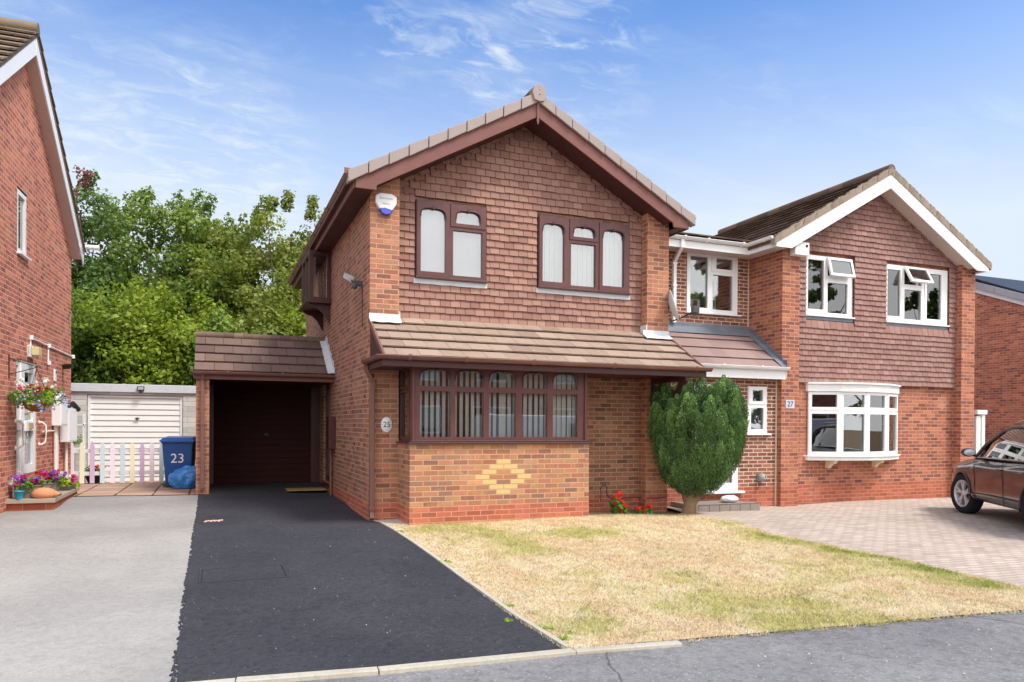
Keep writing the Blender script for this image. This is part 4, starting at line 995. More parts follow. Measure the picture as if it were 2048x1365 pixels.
# step and sack
st = MB(); st.box(5.42, .72, Gz(6, .9)-.2, 6.78, 1.49, -.24)
for k_ in range(6):
    st.box(5.42+.227*k_+.003, .66, Gz(6, .9)-.2, 5.42+.227*(k_+1)-.003, .72, -.225, rnd=None)
    st.box(5.42+.227*k_+.003, .60+.06, -.245, 5.42+.227*(k_+1)-.003, .9, -.225)
for k_ in range(4): st.box(5.36, .66+.2*k_, Gz(6, .9)-.2, 5.42, .66+.2*k_+.194, -.225)
o_ = st.build('door_step', plain('grey_kerb_block', (150, 140, 132), .9, .2, .3, 6, bstr=.6), None, bevel=.012)
o_['kind'] = 'thing'; o_['label'] = 'low grey block doorstep in front of the white door of number 27'; o_['category'] = 'step'
sk = MB()
nU, nV = 20, 10; vs = []
for i in range(nV+1):
    for j in range(nU):
        th, ph_ = math.pi*i/nV, 2*math.pi*j/nU
        n_ = 1+.22*mnoise.noise((math.sin(th)*math.cos(ph_)*2.2, math.sin(th)*math.sin(ph_)*2.2, math.cos(th)*2))
        vs.append((6.42+.19*n_*math.sin(th)*math.cos(ph_), 1.08+.12*n_*math.sin(th)*math.sin(ph_), -.175+max(-.048, .07*n_*math.cos(th))))
sk.add(vs, [(i*nU+j, i*nU+(j+1) % nU, (i+1)*nU+(j+1) % nU, (i+1)*nU+j) for i in range(nV) for j in range(nU)], .5, True)
o_ = sk.build('plastic_bag', M['white']); o_['kind'] = 'thing'; o_['label'] = 'small crumpled white plastic bag lying on the grey doorstep'; o_['category'] = 'bag'

# ================================================================== HOUSE 29 (right edge, far)
h29 = thing('brick_house', 'far red brick house at the right edge with a pale slate verge', 'house', (22.5, 7, -.4))
X9 = 20.5; z9 = lambda y: 5.72+.416*(y-6.56)
mb = MB(); mb.prism([(X9, 1.8, -.8), (X9, 13.0, -.8), (X9, 13.0, z9(1.8)-.1), (X9, 7.4, z9(7.4)-.1), (X9, 1.8, z9(1.8)-.1)], (7, 0, 0)); mb.build('wall', M['brick29'], h29)
mb = MB()
for s_ in (0, 1):
    ya, yb = (1.5, 7.4) if s_ == 0 else (13.2, 7.4)
    za, zb_ = z9(1.5), z9(7.4)
    mb.prism([(X9-.04, ya, za-.10), (X9-.04, yb, zb_-.10), (X9-.04, yb, zb_+.06), (X9-.04, ya, za+.06)], (-.03, 0, 0))
mb.build('bargeboard', M['white'], h29)
mb = MB(); s9 = math.atan(.416)
tiles(mb, (X9-.16, 1.4, z9(1.4)+.07), (1, 0, 0), (0, math.cos(s9), math.sin(s9)), (0, -math.sin(s9), math.cos(s9)), lambda t: 0, lambda t: 1.3, 18, .36, .60, th=.03)
mb.build('verge_slates', M['slate'], h29)
mb = MB()   # plastic-capped slates seen edge-on along the verge
for k_ in range(18):
    y0 = 1.4+.34*k_; y1 = y0+.33
    mb.prism([(X9-.175, y0, z9(y0)+.06), (X9-.175, y1, z9(y1)+.06), (X9-.175, y1, z9(y1)+.26), (X9-.175, y0, z9(y0)+.26)], (.03, 0, 0))
mb.build('verge_cap', M['slate'], h29)
mb = MB(); mb.prism([(X9+.1, 1.4, z9(1.4)+.08), (X9+.1, 7.4, z9(7.4)+.3), (X9+.1, 7.4, z9(7.4)+.36), (X9+.1, 1.4, z9(1.4)+.2)], (7, 0, 0)); mb.prism([(X9+.1, 13.3, z9(1.4)+.08), (X9+.1, 7.4, z9(7.4)+.3), (X9+.1, 7.4, z9(7.4)+.36), (X9+.1, 13.3, z9(1.4)+.2)], (7, 0, 0)); mb.build('roof', M['black'], h29)
mb = MB(); sqpipe(mb, [(X9-.1, 7.2, 5.9), (X9-.1, 7.2, .3)], .09); mb.build('downpipe', M['brick29'], h29)
# side gate between 27 and 29
gt = thing('garden_gate', 'low grey timber gate beside its tall white post, right of number 27', 'gate', (13.75, 1.45, -.38))
mb = MB(); mb.box(-.20, -.03, 0, -.06, .10, 1.84); mb.box(-.04, -.05, 0, .06, .06, 1.88); mb.box(-.23, -.08, 1.88, .09, .11, 1.98); mb.build('post', M['whitedirty'], gt, local=True, bevel=.006)
mb = MB()
for k_ in range(12): mb.box(.08+k_*.125, 0, .06, .08+k_*.125+.118, .02, 1.13)
mb.box(.08, -.02, 1.13, 1.58, .04, 1.17); mb.build('boards', plain('weathered_board', (150, 132, 118), .9, .1, .3, 8), gt, local=True)

# ================================================================== HOUSE 23 (left), local frame: x out of the wall, y along it
h23 = thing('brick_house', 'orange brick gable end of number 23 with white bargeboards on the left', 'house', (-5.449, 2.752, 0), R(-1.955))
AY, SE = .80, 4.36; SN = AY-(SE-AY)
zt3 = lambda y: 7.45-.70*abs(y-AY)
mb = MB(); D3 = (-.22, 0, 0)
wall_grid(mb, lambda u, v: (0, u, v), D3, SN, SE, -.8, 4.86, [(.49, 3.83, 1.02, 4.86), (.465, .34, 1.69, 2.18)])
mb.prism([(0, SN, 4.86), (0, SE, 4.86), (0, AY, 7.30)], D3)
mb.box(-8, SE-.22, -.8, -.22, SE, 4.86); mb.box(-8, SN, -.8, -.22, SN+.22, 4.86)
mb.build('wall', M['brick23'], h23, local=True)
mb = MB(); mb.box(-2.4, SN+.3, 2.4, -.23, SE-.3, 2.6); mb.box(-2.5, SN+.3, -.3, -2.4, SE-.3, 5.2); mb.build('inner_wall', M['room'], h23, local=True)
mb = MB(); mb.prism([(.0, .46, 4.84), (.0, 1.05, 4.84), (.0, 1.05, 4.86), (.0, .46, 4.86)], (-.2, 0, 0)); mb.build('lintel', M['black'], h23, local=True)
OV = .19
mb = MB(); s3 = math.atan(.70)
for s in (-1, 1):
    ye = AY+s*3.86
    mb.prism([(OV, AY, zt3(AY)-.05), (OV, ye, zt3(ye)-.05), (OV, ye, zt3(ye)-.12), (OV, AY, zt3(AY)-.12)], (-8.2, 0, 0))
    tiles(mb, (0, ye, zt3(ye)-.04), (1, 0, 0), (0, -s*math.cos(s3), math.sin(s3)), (0, s*math.sin(s3), math.cos(s3)), lambda t: -6.0, lambda t: OV+.03, 14, .336, .33, th=.03, jit=.008, over=.03, gap=.006)
mb.tube([(OV+.02, AY, 7.46), (-8, AY, 7.46)], .10, 10)
mb.build('roof', M['roof23'], h23, local=True)
mb = MB()
for s in (-1, 1):
    ye = AY+s*3.80
    mb.prism([(OV-.03, AY+s*.003, zt3(AY)-.13), (OV-.03, ye, zt3(ye)-.13), (OV-.03, ye, zt3(ye)-.34), (OV-.03, AY+s*.003, zt3(AY)-.40)], (.025, 0, 0))
# box ends at the eaves
mb.box(.003, SE-.02, 4.66, OV-.005, SE+.30, 4.90); mb.box(.003, SN+.02, 4.66, OV-.005, SN-.30, 4.90)
mb.build('bargeboard', M['white'], h23, local=True, bevel=.004)
mb = MB()
for s in (-1, 1):
    ye = AY+s*3.6
    mb.prism([(0, AY, zt3(AY)-.40), (0, ye, zt3(ye)-.40), (0, ye, zt3(ye)-.385), (0, AY, zt3(AY)-.385)], (OV-.03, 0, 0))
    n_ = 26
    for i in range(n_):
        y0 = AY+s*3.6*i/n_; mb.prism([(0.002, y0, zt3(y0)-.404), (0.002, y0+s*.012, zt3(y0+s*.012)-.404), (0.002, y0+s*.012, zt3(y0)-.398), (0.002, y0, zt3(y0)-.398)], (OV-.035, 0, 0))
mb.build('soffit', plain('pinkish_soffit', (206, 178, 168), .6), h23, local=True)
mb = MB(); mb.lathe([(.05, 0), (.05, .25)], (OV+.03, SE+.2, 4.83), 10, 'x'); mb.build('gutter_end', M['white'], h23, local=True)
wn = window(h23, M['white'], M['glass'], (-.02, .485, 3.83), (0, 1, 0), .54, 1.0, [(0, 0, .54, 1.0, .08, .08, .46, .92, 0, 1)], depth=.07)
# that helper worked in world axes: the frame belongs to the wall's own axes
def to_local(o):
    """mesh written in wall coordinates: undo the world-to-root shift"""
    root = o
    while root.parent: root = root.parent
    T = Matrix.Translation(root.location) @ Matrix.Rotation(root.rotation_euler.z, 4, 'Z')
    for q in [o]+list(o.children_recursive):
        if q.type == 'MESH': q.data.transform(T)
to_local(wn)
mb = MB(); mb.box(-.04, .46, 3.80, .06, 1.08, 3.835); mb.build('sill', M['white'], wn, local=True, bevel=.004)
mb = MB()
for k_ in range(6): mb.box(-.16, .52+.08*k_, 3.85, -.155, .585+.08*k_, 4.8)
mb.build('vertical_blind', M['curtain'], wn, local=True)
dr = window(h23, M['white'], M['glass'], (-.03, .465, .34), (0, 1, 0), 1.225, 1.84, [(0, 0, .32, 1.84, .06, .1, .24, 1.74, 0, 0), (.32, 0, 1.225, .80, .52, .15, 1.02, .74, 0, 1), (.32, .80, 1.225, 1.84, .52, .88, 1.02, 1.66, 0, 1)], name='back_door', depth=.08)
to_local(dr)
mb = MB(); mb.box(-.02, .56, 1.06, .035, .76, 1.22); mb.box(-.02, .95, 1.04, .02, 1.50, 1.20); mb.build('letter_plate_panel', M['white'], dr, local=True, bevel=.006)
mb = MB(); mb.box(.02, 1.10, 1.07, .05, 1.26, 1.17); mb.tube([(.02, .97, 1.34), (.07, .97, 1.35), (.07, 1.10, 1.35)], .012, 8); mb.build('brass_lock', M['brass'], dr, local=True)
mb = MB()
def grab(mb, y, z0, z1, o=.10):
    pts = [(0.0, y-.02, z0), (.05, y-.02, z0), (o, y, z0+.05), (o, y, z1-.05), (.05, y-.02, z1), (0, y-.02, z1)]
    pp = []
    for a, b in zip(pts[:-1], pts[1:]):
        for t in (0, .5): pp.append(tuple(Vector(a).lerp(Vector(b), t)))
    pp.append(pts[-1]); mb.tube(pp, .016, 8)
    for z in (z0, z1): mb.lathe([(.035, 0.001), (.035, .012), (.018, .02)], (0, y-.02, z), 12, 'x')
gr = plain('cream_grab_rail', (238, 230, 220), .4)
for y_, z0, z1, nm in ((.42, .78, 1.20, 'cream grab rail on the brick left of the glazed door'), (1.84, .80, 1.18, 'cream grab rail on the brick right of the glazed door')):
    g_ = thing('grab_rail', nm, 'grab rail', (-5.449, 2.752, 0), R(-1.955), group='grab rails beside the door of number 23'); mb = MB(); grab(mb, y_, z0, z1); mb.build('rail', gr, g_, local=True)
# white conduit and cables
mb = MB()
mb.tube([(.02, 1.18, 2.575), (.02, 4.40, 2.53)], .014, 8); mb.tube([(.02, 1.18, 2.58), (.02, 1.18, 2.36)], .014, 8); mb.tube([(.02, 2.37, 2.56), (.02, 2.37, 2.27)], .014, 8)
for y_, z_ in ((1.18, 2.575), (2.37, 2.555), (2.37, 2.25), (4.38, 2.53)): mb.lathe([(.035, -.035), (.035, .035)], (.03, y_, z_), 10)
mb.box(.001, 1.06, 2.27, .05, 1.22, 2.42)
mb.build('conduit', M['white'], h23, local=True)
lt = thing('wall_lamp', 'yellowed square lamp on a white box above the door of number 23', 'wall lamp', (-5.449, 2.752, 0), R(-1.955))
mb = MB(); mb.box(.05, 1.12, 2.28, .15, 1.34, 2.42); mb.build('lens', plain('yellowed_plastic', (214, 202, 150), .4), lt, local=True, bevel=.01)
mb = MB(); mb.box(.0, 1.06, 2.25, .05, 1.30, 2.44); mb.build('back_box', M['white'], lt, local=True, bevel=.008)
bl = thing('door_bell', 'narrow white bell box on the brick right of the glazed door', 'door bell', (-5.449, 2.752, 0), R(-1.955))
mb = MB(); mb.box(0.001, 2.85, 1.95, .03, 2.97, 2.17); mb.build('box', M['white'], bl, local=True, bevel=.006)
mb = MB(); mb.lathe([(.02, .03), (.02, .04)], (0, 2.92, 2.12), 8, 'x'); mb.build('button', M['black'], bl, local=True)
cm = thing('security_camera', 'small black camera on the brick corner of number 23', 'camera', (-5.449, 2.752, 0), R(-1.955))
mb = MB(); mb.lathe([(.05, .002), (.05, .03), (.03, .05)], (0, 3.60, 2.27), 12, 'x'); mb.tube([(.03, 3.6, 2.27), (.12, 3.5, 2.27), (.22, 3.35, 2.28)], [.05, .055, .03], 10); mb.build('body', M['black'], cm, local=True)
for y0, y1, z0, z1, nm in ((2.70, 3.22, 1.12, 1.66, 'white meter box nearer the door, under the hanging basket'), (3.36, 4.10, .80, 1.46, 'taller white meter box at the far corner of number 23')):
    mx = thing('meter_box', nm, 'meter box', (-5.449, 2.752, 0), R(-1.955), group='white meter boxes on number 23')
    mb = MB(); mb.box(.001, y0, z0, .16, y1, z1); mb.build('case', M['white'], mx, local=True, bevel=.012)
    mb = MB(); mb.box(.16, y0+.03, z0+.03, .166, y1-.03, z1-.03); mb.build('door', M['white'], mx, local=True, bevel=.003)
    mb = MB(); mb.lathe([(.012, .166), (.012, .172)], (0, y1-.08, (z0+z1)/2), 8, 'x'); mb.build('latch', M['grey'], mx, local=True)
mb = MB(); mb.tube([(.05, 2.80, 1.12), (.05, 2.80, .0)], .035, 10); mb.tube([(.04, 2.98, 1.12), (.04, 2.98, 0)], .022, 8); mb.tube([(.05, 3.68, .8), (.05, 3.68, -.02)], .03, 10); mb.tube([(.03, 1.95, 1.02), (.03, 3.02, 1.03)], .014, 8)
mb.build('pipe', gr, h23, local=True)
mb = MB(); mb.tube([(.05, 3.75, 1.50), (.12, 3.9, 1.56), (.18, 4.1, 1.44)], .05, 10); o_ = mb.build('flue', M['black'], h23, local=True)

# doorstep platform of 23 with its pots
sx0, sx1 = -5.43, -4.82
ps = thing('garden_step', 'concrete slab step on red bricks along the wall of number 23', 'step', (-5.1, 3.7, -.14))
mb = MB(); mb.box(sx0-.02, 2.72, -.3, sx1-.03, 4.85, -.035); mb.build('brick_base', brick_mat('brick_step', [(206,112,80),(196,100,72),(190,104,78)], (196,150,122), bw=.3, bh=.15), ps)
mb = MB(); mb.box(sx0-.03, 2.66, -.035, sx1, 4.90, .03); mb.build('slab', plain('step_slab', (178,164,146), .9, .2, .25, 5, bstr=.5), ps, bevel=.006)

def rand_quads(name, cx, n, size, mat, parent, spread, ctr_dist='ball', aspect=.6, up=.3, local=True, droop=0, colr=None, seed=0, asp2=None, fold=.0):
    """leaf / petal clusters: n small folded quads around the given centres (numpy, fast)"""
    r_ = np.random.default_rng(seed+11)
    cx = np.array(cx, float); idx = r_.integers(0, len(cx), n)
    d = r_.normal(0, 1, (n, 3)); d /= np.linalg.norm(d, axis=1)[:, None]
    rad = r_.random(n)**(1/3)
    sp = np.array(spread if hasattr(spread, '__len__') else (spread,)*3)
    P = cx[idx]+d*rad[:, None]*sp
    nrm = d*.6+r_.normal(0, .45, (n, 3)); nrm[:, 2] += up; nrm /= np.linalg.norm(nrm, axis=1)[:, None]
    t = np.cross(nrm, r_.normal(0, 1, (n, 3))); t /= np.linalg.norm(t, axis=1)[:, None]
    b = np.cross(nrm, t)
    s = size*(.6+.8*r_.random(n))[:, None]
    V = np.stack([P-t*s*.5, P-b*s*.5*aspect+nrm*s*.0, P+t*s*.5-nrm*s*droop, P+b*s*.5*aspect], 1).reshape(-1, 3)
    F = np.arange(4*n).reshape(-1, 4)
    me = bpy.data.meshes.new(name); me.vertices.add(4*n); me.vertices.foreach_set('co', V.ravel())
    me.loops.add(4*n); me.loops.foreach_set('vertex_index', F.ravel()); me.polygons.add(n); me.polygons.foreach_set('loop_start', np.arange(n)*4); me.update(calc_edges=True)
    a = me.attributes.new('rnd', 'FLOAT', 'FACE')
    base = r_.random(len(cx))[idx]*.55+r_.random(n)*.45 if colr is None else colr(P, r_)
    a.data.foreach_set('value', base.astype(np.float32))
    me.materials.append(mat); o = bpy.data.objects.new(name, me); COL.objects.link(o)
    if parent is not None: o.parent = parent
    return o
L = {}
L['bed'] = leaf_mat('bedding_leaf', [(70,110,40),(110,150,60),(160,190,80)])
L['lime'] = leaf_mat('lime_leaf', [(130,160,30),(170,200,50),(200,220,80)])
L['red'] = leaf_mat('red_petal', [(190,20,24),(230,36,34),(240,60,50)], .25)
L['pink'] = leaf_mat('magenta_petal', [(170,20,90),(214,50,140),(230,100,170)], .25)
L['purple'] = leaf_mat('purple_petal', [(110,50,150),(150,80,190),(190,130,210)], .25)
L['blue'] = leaf_mat('blue_petal', [(130,140,200),(170,180,220),(200,206,236)], .25)
L['white'] = leaf_mat('white_petal', [(220,220,220),(240,240,236),(250,250,250)], .25)
def plant(name, label, cat, loc, leaves, flowers, pot=None, group=None, seed=0):
    t = thing(name, label, cat, loc, group=group)
    if pot: pot(t)
    for i, (ctrs, n, size, mat, sp) in enumerate(leaves): rand_quads('leaves', ctrs, n, size, mat, t, sp, seed=seed+i)
    for i, (ctrs, n, size, mat, sp) in enumerate(flowers): rand_quads('flowers', ctrs, n, size, mat, t, sp, aspect=.9, seed=seed+50+i)
    return t
def trough(w, d, h, mat):
    def f(t):
        mb = MB(); a = .88
        mb.hexa([(-w*a, -d*a, 0), (w*a, -d*a, 0), (w*a, d*a, 0), (-w*a, d*a, 0), (-w, -d, h), (w, -d, h), (w, d, h), (-w, d, h)])
        mb.box(-w-.008, -d-.008, h-.02, w+.008, d+.008, h)
        mb.build('pot', mat, t, local=True, bevel=.005)
    return f
gpot = plain('grey_planter', (120, 116, 108), .7); gp2 = plain('grey_brown_planter', (150, 142, 130), .7)
zS = .03
rp = lambda n, sx, sy, sz, z0=0, cx=0, cy=0: [(cx+random.uniform(-sx, sx), cy+random.uniform(-sy, sy), z0+random.uniform(0, sz)) for _ in range(n)]
plant('potted_flowers', 'dark square planter of pink and purple petunias nearest the camera on the step', 'potted plant', (-5.17, 2.92, zS),
      [(rp(16, .19, .16, .10, .17), 420, .06, L['bed'], .07)], [(rp(9, .20, .18, .12, .24), 90, .06, L['pink'], .045), (rp(6, .2, .18, .12, .26), 60, .055, L['purple'], .045), (rp(5, .2, .2, .12, .22, -.1), 50, .05, L['white'], .045)], trough(.13, .13, .20, gpot), 'potted flowers on the step', 1)
plant('potted_flowers', 'square grey planter of red and purple petunias in the middle of the step', 'potted plant', (-5.05, 3.50, zS),
      [(rp(12, .15, .15, .08, .16), 300, .06, L['bed'], .06)], [(rp(9, .18, .16, .13, .20, -.05), 110, .06, L['red'], .045), (rp(6, .18, .16, .12, .24, .05), 70, .055, L['purple'], .045)], trough(.13, .15, .19, gp2), 'potted flowers on the step', 2)
plant('potted_flowers', 'low planter of lime leaves with white and magenta flowers at the far step end', 'potted plant', (-4.98, 4.38, zS),
      [(rp(16, .17, .30, .10, .06), 420, .06, L['lime'], .07), (rp(6, .17, .3, .1, .1), 120, .05, L['bed'], .06)], [(rp(7, .18, .3, .14, .12), 70, .055, L['white'], .04), (rp(9, .18, .34, .16, .16, .04), 110, .055, L['pink'], .05)], trough(.15, .32, .09, gpot), 'potted flowers on the step', 3)
ph = thing('clay_ornament', 'round terracotta hedgehog shaped pot on the front edge of the step', 'ornament', (-4.99, 2.80, zS))
mb = MB(); mb.lathe([(.001, 0), (.12, .0), (.155, .045), (.15, .09), (.11, .135), (.05, .155), (.001, .16)], (0, 0, 0), 24, 'z', sx=1.1, sy=.8); mb.lathe([(.05, 0), (.03, .05), (.001, .07)], (.15, -.02, .06), 10, 'x'); mb.build('body', plain('terracotta', (216, 150, 112), .8, .2, .2, 20, bstr=.8, bscale=90), ph, local=True)
tp = thing('plant_pot', 'small turquoise plant pot at the near corner of the step', 'pot', (-5.29, 2.70, zS))
mb = MB(); mb.lathe([(.05, 0), (.066, .11), (.074, .112), (.074, .125), (.062, .125), (.055, .05)], (0, 0, 0), 18); mb.build('pot', plain('turquoise_glaze', (36, 160, 184), .3, .5), tp, local=True)
ln = thing('garden_lantern', 'pink metal lantern behind the turquoise pot', 'lantern', (-5.33, 2.86, zS))
mb = MB(); mb.box(-.06, -.06, 0, .06, .06, .02); mb.lathe([(.07, .2), (.045, .27), (.02, .30)], (0, 0, 0), 8)
for a, b in ((-1, -1), (1, -1), (1, 1), (-1, 1)): mb.box(a*.055-.006, b*.055-.006, .02, a*.055+.006, b*.055+.006, .21)
mb.tube([(-.05, 0, .3), (-.05, 0, .38), (0, 0, .41), (.05, 0, .38), (.05, 0, .3)], .006, 6); mb.build('frame', plain('pink_paint', (226, 180, 184), .5), ln, local=True)
bs = thing('boot_scraper', 'dark slatted boot scraper lying on the step', 'boot scraper', (-4.96, 3.12, zS))
mb = MB(); mb.box(-.13, -.17, 0, .13, .17, .015)
mb.build('base', M['black'], bs, local=True); mb = MB()
for k_ in range(5): mb.box(-.12+.055*k_, -.16, .015, -.095+.055*k_, .16, .035)
mb.build('slats', plain('worn_wood', (176, 156, 110), .9), bs, local=True)

# hanging basket
def P23(s, o, z):
    a = R(-1.955); x, y = o, s
    return (-5.449+math.cos(a)*x-math.sin(a)*y, 2.752+math.sin(a)*x+math.cos(a)*y, z)
hb = thing('hanging_basket', 'wicker hanging basket overflowing with red, white and blue flowers beside the door of number 23', 'hanging basket', P23(.06, .36, 1.50))
mb = MB(); prof = [(.001, -.16), (.08, -.15), (.14, -.11), (.175, -.05), (.19, 0), (.18, 0), (.16, -.05), (.001, -.1)]
mb.lathe(prof, (0, 0, .0), 24, 'z'); mb.build('basket', plain('wicker', (150, 96, 50), .8, .2, .35, 40, bstr=1, bscale=70), hb, local=True)
mb = MB()
for a in (0, 2.1, 4.2): mb.tube([(.18*math.cos(a), .18*math.sin(a), 0), (0, 0, .50)], .004, 6)
mb.build('chain', M['black'], hb, local=True)
rand_quads('leaves', rp(26, .34, .34, .20, -.02), 900, .055, L['bed'], hb, .09, seed=21); rand_quads('leaves', rp(14, .18, .20, .10, .03), 420, .05, L['lime'], hb, .08, seed=22)
rand_quads('flowers', rp(10, .18, .18, .12, .12), 150, .055, L['red'], hb, .045, aspect=.9, seed=23); rand_quads('flowers', rp(14, .32, .30, .34, -.02, .05), 220, .04, L['white'], hb, .05, aspect=.9, seed=24)
rand_quads('flowers', rp(26, .40, .38, .26, -.10), 420, .035, L['blue'], hb, .07, aspect=.9, seed=25); rand_quads('flowers', rp(6, .3, .3, .2, .0), 50, .04, L['pink'], hb, .05, aspect=.9, seed=26)
bk = thing('basket_bracket', 'black wrought iron bracket holding the hanging basket', 'bracket', (-5.449, 2.752, 0), R(-1.955))
mb = MB(); mb.box(.0, .035, 1.84, .012, .06, 2.20); mb.tube([(.006, .045, 1.90), (.20, .05, 1.96), (.38, .05, 2.02)], .007, 6); mb.tube([(.006, .045, 2.14), (.25, .05, 2.06), (.38, .05, 2.02)], .007, 6)
mb.tube([(.38+.03*math.cos(t), .05, 2.01+.03*math.sin(t)) for t in [i*.6 for i in range(9)]], .005, 6); mb.tube([(.03+.035*math.cos(t), .05, 2.10+.035*math.sin(t)) for t in [i*.6 for i in range(8)]], .005, 6)
mb.build('iron', M['black'], bk, local=True)

# ================================================================== neighbour's white garage
gg = thing('garage', 'white painted single garage with a ribbed up-and-over door behind the picket fence', 'garage', (-4.2, 8.2, -.14))
mb = MB(); gxa, gxb = -5.75, -2.70; YG = 8.2
wall_grid(mb, lambda u, v: (u, YG, v), (0, .15, 0), gxa, gxb, -.5, 1.86, [(-5.16, -.5, -3.24, 1.80)])
mb.box(gxa, YG+.15, -.5, gxa+.12, 13, 1.86); mb.box(gxb-.12, YG+.15, -.5, gxb, 13, 1.86); mb.box(gxa, 12.9, -.5, gxb, 13, 1.86)
mb.build('wall', brick_mat('white_painted_block', [(228,226,220),(222,219,212),(232,230,226)], (206,202,194), bh=.12, bw=.45, mw=.008, dirt=.1), gg)
mb = MB(); mb.box(gxa-.03, YG-.05, 1.86, gxb+.03, 13.05, 2.04); mb.build('roof', M['lead'], gg, bevel=.01)
mb = MB(); mb.box(-5.15, YG+.03, -.16, -5.10, YG+.10, 1.79); mb.box(-3.30, YG+.03, -.16, -3.25, YG+.10, 1.79); mb.box(-5.10, YG+.03, 1.74, -3.30, YG+.10, 1.79); mb.build('door_frame', M['white'], gg)
mb = MB(); n_ = 15; ph_ = (1.74+.14)/n_
for i in range(n_):
    z0 = -.14+ph_*i
    mb.hexa([(-5.10, YG+.045, z0), (-3.30, YG+.045, z0), (-3.30, YG+.1, z0), (-5.10, YG+.1, z0), (-5.10, YG+.062, z0+ph_-.008), (-3.30, YG+.062, z0+ph_-.008), (-3.30, YG+.1, z0+ph_-.008), (-5.10, YG+.1, z0+ph_-.008)])
mb.box(-5.1, YG+.08, -.14, -3.3, YG+.11, 1.74)
gdr = mb.build('garage_door', plain('white_garage_steel', (240,239,236), .5, .35, .06, 3, dirt=((214,210,200), .7)), gg)
mb = MB(); mb.lathe([(.03, 0), (.03, -.01), (.01, -.015), (.01, -.03)], (-4.18, YG+.045, 1.28), 12, 'y'); mb.box(-4.23, YG, 1.27, -4.13, YG+.015, 1.29); mb.build('handle', M['darkgrey'], gdr)
gl = thing('security_light', 'small black security light on the fascia above the white garage door', 'security light', (-4.10, YG-.05, 1.93))
mb = MB(); mb.box(-.07, -.06, -.02, .07, -.045, .07); mb.box(-.07, -.045, -.02, .07, 0, -.01); mb.box(-.07, -.045, .06, .07, 0, .07); mb.box(-.03, -.06, -.08, .03, 0, -.03); mb.build('frame', M['black'], gl, local=True, bevel=.003)
mb = MB(); mb.box(-.055, -.063, -.008, .055, -.060, .058); mb.build('lens', M['silver'], gl, local=True)

# picket fence
fn = thing('picket_fence', 'low picket fence with pastel painted slats in front of the white garage', 'fence', (-4.4, 7.3, -.12))
cols = [(214,232,238),(246,240,246),(244,240,212),(212,190,220),(212,230,236),(244,234,246),(208,226,236),(244,240,212),(208,182,214),(244,230,244),(204,224,234),(242,240,208)]
pm = [plain('picket_paint', c, .7, .2, .08, 6) for c in cols]
pk = None
for i in range(12):
    x = -5.50+.187*i; z0 = Gz(x, 7.3)+.03
    mb = MB(); w_, h_ = .043, .86+(.02 if i % 3 == 0 else 0)
    hd = [(-w_, 0), (w_, 0), (w_, h_-.10), (w_*.62, h_-.075), (w_*.85, h_-.045), (w_*.3, h_-.01), (0, h_), (-w_*.3, h_-.01), (-w_*.85, h_-.045), (-w_*.62, h_-.075), (-w_, h_-.10)]
    mb.prism([(x+a, 7.28, z0+b) for a, b in hd], (0, .02, 0)); mb.build('picket', pm[i], fn)
mb = MB(); mb.box(-5.56, 7.302, .08, -3.37, 7.33, .16); mb.box(-5.56, 7.302, .55, -3.37, 7.33, .63); mb.box(-3.40, 7.33, -.2, -3.33, 7.40, .72); mb.build('rail', plain('white_rail', (224, 226, 226), .7), fn)
# pot stand with flowers behind the fence at the left
sp_ = thing('plant_stand', 'white plant shelf with pots behind the left end of the picket fence', 'plant stand', (-5.35, 7.65, -.13))
mb = MB()
for z in (.25, .75, 1.25): mb.box(-.12, -.12, z, .22, .12, z+.03)
for a, b in ((-.12, -.12), (.2, -.12), (-.12, .1), (.2, .1)): mb.box(a, b, 0, a+.02, b+.02, 1.5)
mb.build('shelf', M['white'], sp_, local=True)
rand_quads('leaves', [(0, 0, .9), (.1, 0, .95)], 120, .06, L['bed'], sp_, .12, seed=31)
plant('potted_flowers', 'dark bowl of red and white geraniums behind the left pickets', 'potted plant', (-4.95, 7.62, -.12), [(rp(10, .16, .1, .12, .18), 260, .06, L['bed'], .08)], [(rp(10, .2, .1, .16, .26), 130, .05, L['red'], .05), (rp(4, .2, .1, .1, .22), 30, .05, L['white'], .04)],
      lambda t: (lambda m: (m.lathe([(.10, 0), (.17, .16), (.18, .17), (.16, .17), (.1, .08)], (0, 0, 0), 18), m.build('pot', M['black'], t, local=True)))(MB()), None, 5)

# wheelie bin, carrier bag
wb_ = thing('wheelie_bin', 'blue wheelie bin with white number 23 beside the carport pillar', 'wheelie bin', (-3.22, 6.05, Gz(-3.22, 6.0)+.02), R(-6))
blue = plain('blue_bin_plastic', (30, 88, 162), .38, .45, .12, 5, dirt=((60, 104, 160), 1)); bluet = plain('blue_bin_lid', (36, 104, 190), .35, .45, .1, 5)
mb = MB(); mb.hexa([(-.23, -.24, .04), (.23, -.24, .04), (.23, .20, .04), (-.23, .20, .04), (-.285, -.33, .90), (.285, -.33, .90), (.285, .30, .90), (-.285, .30, .90)])
mb.box(-.30, -.345, .86, .30, .32, .92); mb.build('body', blue, wb_, local=True, bevel=.02)
mb = MB(); vs = []
mb.hexa([(-.31, -.39, .915), (.31, -.39, .915), (.31, .33, .925), (-.31, .33, .925), (-.27, -.33, .975), (.27, -.33, .975), (.27, .30, 1.0), (-.27, .30, 1.0)]); mb.box(-.315, -.41, .895, .315, -.38, .935)
mb.tube([(-.2, .36, .96), (.2, .36, .96)], .018, 8); mb.build('lid', bluet, wb_, local=True, bevel=.015)
for x_ in (-.25, .25):
    mb = MB(); mb.lathe([(.04, -.03), (.095, -.03), (.10, 0), (.095, .03), (.04, .03)], (x_, .24, .10), 20, 'x'); mb.build('wheel', M['black'], wb_, local=True)
